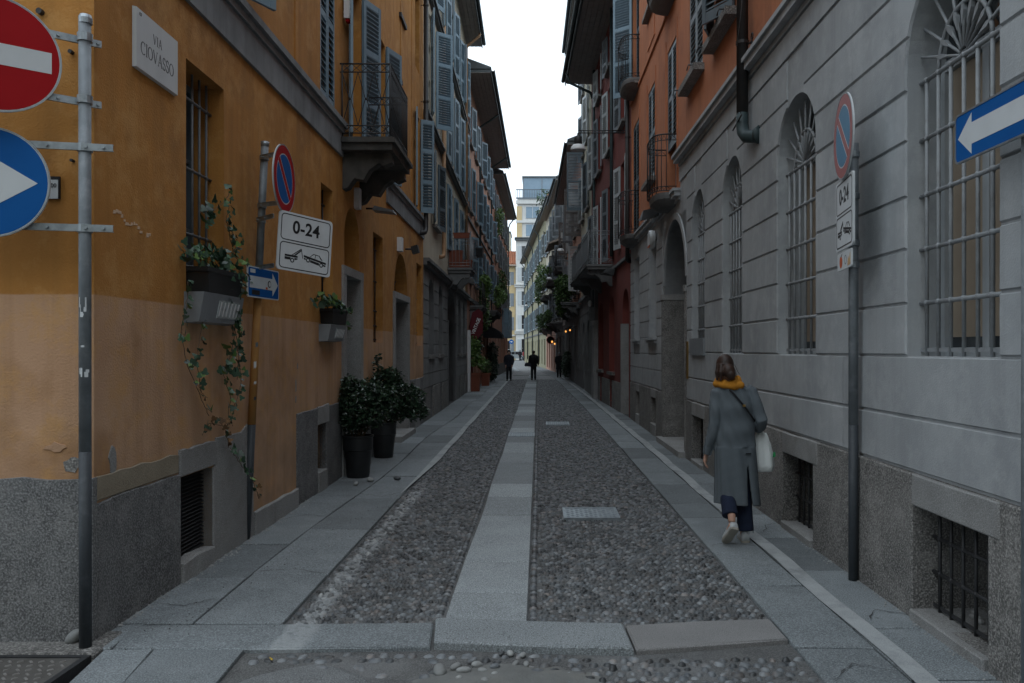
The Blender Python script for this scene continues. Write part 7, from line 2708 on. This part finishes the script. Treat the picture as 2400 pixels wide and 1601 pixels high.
# hair gathered in a low knot
hmb = MB()
hmb.ball((-.088, .012, 1.562), .084, .096, .104, 18, 14)
hmb.ball((-.075, -.085, 1.515), .060, .05, .062, 14, 10)
hmb.ball((-.06, -.105, 1.485), .046, .04, .05, 12, 10)
hmb.tube([(-.15, -.02, 1.56), (-.172, -.05, 1.50), (-.178, -.055, 1.43)], [.03, .026, .010], 10)
hmb.tube([(-.135, -.06, 1.57), (-.15, -.085, 1.50), (-.152, -.09, 1.425)], [.03, .026, .008], 10)
hair = inst('hair', remesh(hmb, .006, 'hair', 2), 'hair', woman)
for k in range(7):
    t = random.Random(k).uniform(-1, 1)
    MB().tube([(-.08 + .07 * t, -.07, 1.57), (-.075 + .085 * t, -.11, 1.51), (-.07 + .11 * t, -.10, 1.44 + .02 * (k % 3))], [.003, .003, .001], 4).build('strand', 'hair', hair)
MB().tube([(-.118, -.082, 1.545), (-.085, -.105, 1.56), (-.045, -.088, 1.545)], .008, 8).build('hair_band', 'black_cloth', hair, True)
# trousers, frayed and cropped
t = MB()
t.loft([ell(.01, 0, .90, .15, .10, 24), ell(.01, 0, .80, .155, .105, 24)])
t.tube([(.06, 0, .86), (.085, .04, .52), (.10, .012, .25), (.104, .0, .10)], [.098, .078, .074, .080], 20)
t.tube([(-.055, 0, .86), (-.075, .03, .52), (-.08, -.10, .36), (-.082, -.17, .265)], [.098, .076, .072, .074], 20)
tr_ = inst('trousers', remesh(t, .008, 'trousers', 4), 'navy', woman)
fr = MB()
g_ = random.Random(4)
for k in range(40):
    a = 2 * PI * k / 40
    x, y = .104 + .078 * math.cos(a), .078 * math.sin(a)
    fr.tube([(x, y, .106), (x + g_.uniform(-.006, .006), y + g_.uniform(-.006, .006), .106 - g_.uniform(.01, .022))], .0018, 4)
tag(fr.build('frayed_hem', 'sh_slate', tr_), kind='stuff')
shoe(woman, (.094, -.05, 0.0), (.115, .19, .0), (0, 0, 1))
shoe(woman, (-.062, -.275, .165), (-.115, -.115, .012), (.1, .55, .9))
MB().tube([(-.075, -.112, 1.352), (-.02, -.121, 1.30), (.06, -.127, 1.21), (.13, -.112, 1.125), (.178, -.06, 1.075)], .011, 8, True, .35).build('bag_strap', 'black_cloth', woman, True)
MB().box(.045, .07, -.136, -.126, 1.205, 1.225).build('buckle', 'brass', woman)

woman.scale = (.93, .95, 1)
# her white carrier bag
bagE = empty('carrier_bag', W0 + Vector((.295, .10, .61)), 0, 'white plastic carrier bag with green print hanging from the walking person', 'bag')
rings = []
for z, rx, ry in ((.0, .080, .045), (.008, .092, .055), (.06, .098, .062), (.15, .094, .058), (.24, .080, .046), (.31, .060, .030), (.345, .045, .018)):
    rings.append([(rx * math.cos(t) * (1 + .06 * math.sin(7 * t + z * 20)) - .012 + z * -.05, ry * math.sin(t) * (1 + .1 * math.sin(6 * t + 1)), z) for t in [2 * PI * k / 40 for k in range(40)]])
MB().loft(rings).build('bag', 'plastic_bag', bagE, True)
for sx in (-.02, .02):
    MB().tube([(-.03 + sx * .8, -.012, .335), (-.03 + sx * .5, -.01, .37), (-.026 + sx * .2, -.005, .395)], [.012, .007, .005], 8, True, .4).build('handle', 'plastic_bag', bagE, True)
MB().prism([(.06, .13), (.085, .14), (.08, .18), (.065, .175)], -.050, -.040).build('print', 'bag_green', bagE)


def walker(loc, rz, h, label, coat_m, coat_len, trouser_m, hat=None, hair_m='hair', stride=.16, bag=None, arm_in=False, shoulder=1., backpack=False):
    """a dressed passer-by in mid step"""
    e = empty('person', loc, rz, label, 'person')
    k = h / 1.72
    S = lambda x, y, z: (x * k * (shoulder if z > .9 else 1), y * k, z * k)
    b = MB()
    head(b, S(0, .02, 1.60), k)
    b.tube([S(0, 0, .9), S(0, 0, 1.1), S(0, 0, 1.35), S(0, .01, 1.5)], [.14 * k, .13 * k, .14 * k, .05 * k], 12, True, .7)
    for sx in (-1, 1):
        hx = .30 if not arm_in else .20
        fy = .10 * sx if not arm_in else .12
        b.tube([S(sx * .17, 0, 1.40), S(sx * .23, -.03, 1.12), S(sx * hx * .9, fy, .90), S(sx * hx * .88, fy + .02, .84)], [.05 * k, .042 * k, .032 * k, .025 * k], 10)
        hand(b, S(sx * hx * .88, fy + .02, .85), (0, .1, -1), (0, 1, 0), .6, k)
        st = stride * sx
        b.tube([S(sx * .08, 0, .92), S(sx * .09, st * .45 + .03, .52), S(sx * .09, st - (.05 if st < 0 else 0), .10), S(sx * .09, st + .06, .05)], [.09 * k, .062 * k, .04 * k, .038 * k], 10)
    inst('body', remesh(b, .012, 'body', 2), 'skin', e)
    eyes(e, S(0, .02, 1.60), k)
    c = MB()
    c.loft([ell(0, 0, z * k, rx * k * shoulder, ry * k, 24, .01, z) for z, rx, ry in ((1.50, .08, .07), (1.455, .16, .10), (1.38, .215, .125), (1.15, .215, .14), (.95, .20, .14), (coat_len, .225, .155))])
    for sx in (-1, 1):
        hx = .30 if not arm_in else .20
        fy = .10 * sx if not arm_in else .12
        c.tube([S(sx * .14, 0, 1.42), S(sx * .21, -.01, 1.36), S(sx * .245, -.03, 1.12), S(sx * hx * .93, fy, .90)], [.07 * k, .075 * k, .066 * k, .05 * k], 12)
    if backpack:
        c.ball(S(0, -.17, 1.22), .15 * k, .09 * k, .22 * k, 14, 10)
    inst('coat', remesh(c, .014, 'coat', 4), coat_m, e)
    t = MB()
    for sx in (-1, 1):
        st = stride * sx
        t.tube([S(sx * .075, 0, .95), S(sx * .09, st * .45 + .03, .52), S(sx * .09, st * .95 - (.04 if st < 0 else 0), .09)], [.105 * k, .078 * k, .062 * k], 14)
    inst('trousers', remesh(t, .014, 'trousers', 3), trouser_m, e)
    for sx in (-1, 1):
        st = stride * sx
        shoe(e, S(sx * .09, st - .07, .0), S(sx * .10, st + .17, .0), (0, 0, 1), 'black_cloth', .05)
    hb = MB()
    hb.ball(S(0, .0, 1.625), .088 * k, .102 * k, .108 * k, 14, 10)
    if hat:
        hb.lathe([(.098 * k, 1.60 * k), (.10 * k, 1.66 * k), (.07 * k, 1.735 * k), (.01, 1.755 * k)], 16)
    inst('hat' if hat else 'hair', remesh(hb, .012, 'hair', 2), hat or hair_m, e)
    if bag:
        bm_, sx = bag
        g = empty('shoulder_bag', (loc[0] + sx * .30 * k, loc[1] - .02, .80 * k), rz, 'dark blue holdall hanging at the side of the person on the middle track', 'bag')
        MB().loft([ell(0, 0, z, rx, ry, 20, .03, z) for z, rx, ry in ((0, .17, .09), (.03, .22, .12), (.16, .20, .11), (.22, .12, .05))]).build('bag', bm_, g, True)
        MB().tube([(-.12, 0, .2), (-.05, .02, .45), (.02, .02, .62), (.1, 0, .2)], .012, 6).build('handle', 'black_cloth', g, True)
    return e


M['grey_hair'] = mat('grey_hair', (.20, .21, .22), (.14, .15, .16), .6, 40., bump=.4)
X, Y = gp(1193, 893)
walker((X, Y, 0), PI, 1.66, 'person in a dark jacket and cap walking on the left pavement edge', 'navy_cloth', .80, 'black_cloth', 'black_cloth', arm_in=True, stride=.08)
X, Y = gp(1250.5, 891)
walker((X, Y, 0), 0, 1.66, 'person in a dark hooded jacket with a blue holdall on the granite track', 'black_cloth', .78, 'black_cloth', bag=('navy_cloth', -1), stride=.10, backpack=True)
X, Y = gp(1310.5, 885)
walker((X, Y, 0), 0, 1.56, 'grey haired person in a long dark coat near the right wall', 'black_cloth', .55, 'black_cloth', hair_m='grey_hair', stride=.08, arm_in=True)
X, Y = gp(1219, 846)
walker((X, Y, 0), 0, 1.68, 'tiny dark figure crossing before the parked car far away', 'black_cloth', .75, 'black_cloth', stride=.22)
walker((X + .62, Y + .6, 0), R(20), 1.62, 'tiny distant figure with a red top beside the dark one', 'red_leather', .80, 'black_cloth', stride=.18)

# ------------------------------------------------------------------ the parked car at the crossing
car = empty('parked_car', (-4.15, 129.5, 0), 0, 'silver grey estate car standing at the far crossing', 'car')
pro = [(-2.1, .30), (-2.12, .62), (-2.0, .82), (-1.2, .92), (-.55, 1.40), (.2, 1.48), (1.35, 1.44), (1.95, .98), (2.08, .90), (2.12, .55), (2.08, .30)]
MB().loft([[(x, y_, z if z < .93 or abs(y_) < .5 else z) for x, z in pro] for y_ in (-.85, .85)]).build('body', 'car_paint', car)
MB().prism([(-.98, .95), (-.5, 1.33), (.32, 1.38), (.32, .96)], -.862, -.855).build('window', 'pane', car)
MB().prism([(.40, .96), (.40, 1.38), (1.28, 1.34), (1.62, .98)], -.862, -.855).build('window', 'pane', car)
for x in (-1.35, 1.35):
    w_ = MB().loft([[(x + .33 * math.cos(t), y_, .33 + .33 * math.sin(t)) for t in [2 * PI * k / 20 for k in range(20)]] for y_ in (-.90, -.68)]).build('wheel', 'rubber', car)
    MB().loft([[(x + .2 * math.cos(t), y_, .33 + .2 * math.sin(t)) for t in [2 * PI * k / 16 for k in range(16)]] for y_ in (-.915, -.89)]).build('rim', 'galv', w_)
MB().box(-2.14, -2.05, -.84, -.55, .62, .78).build('headlight', 'sign_white', car)
MB().box(2.03, 2.13, -.86, -.6, .62, .86).build('tail_light', 'sign_red', car)
MB().box(-.1, .1, -.872, -.856, .82, .85).build('handle', 'galv', car)
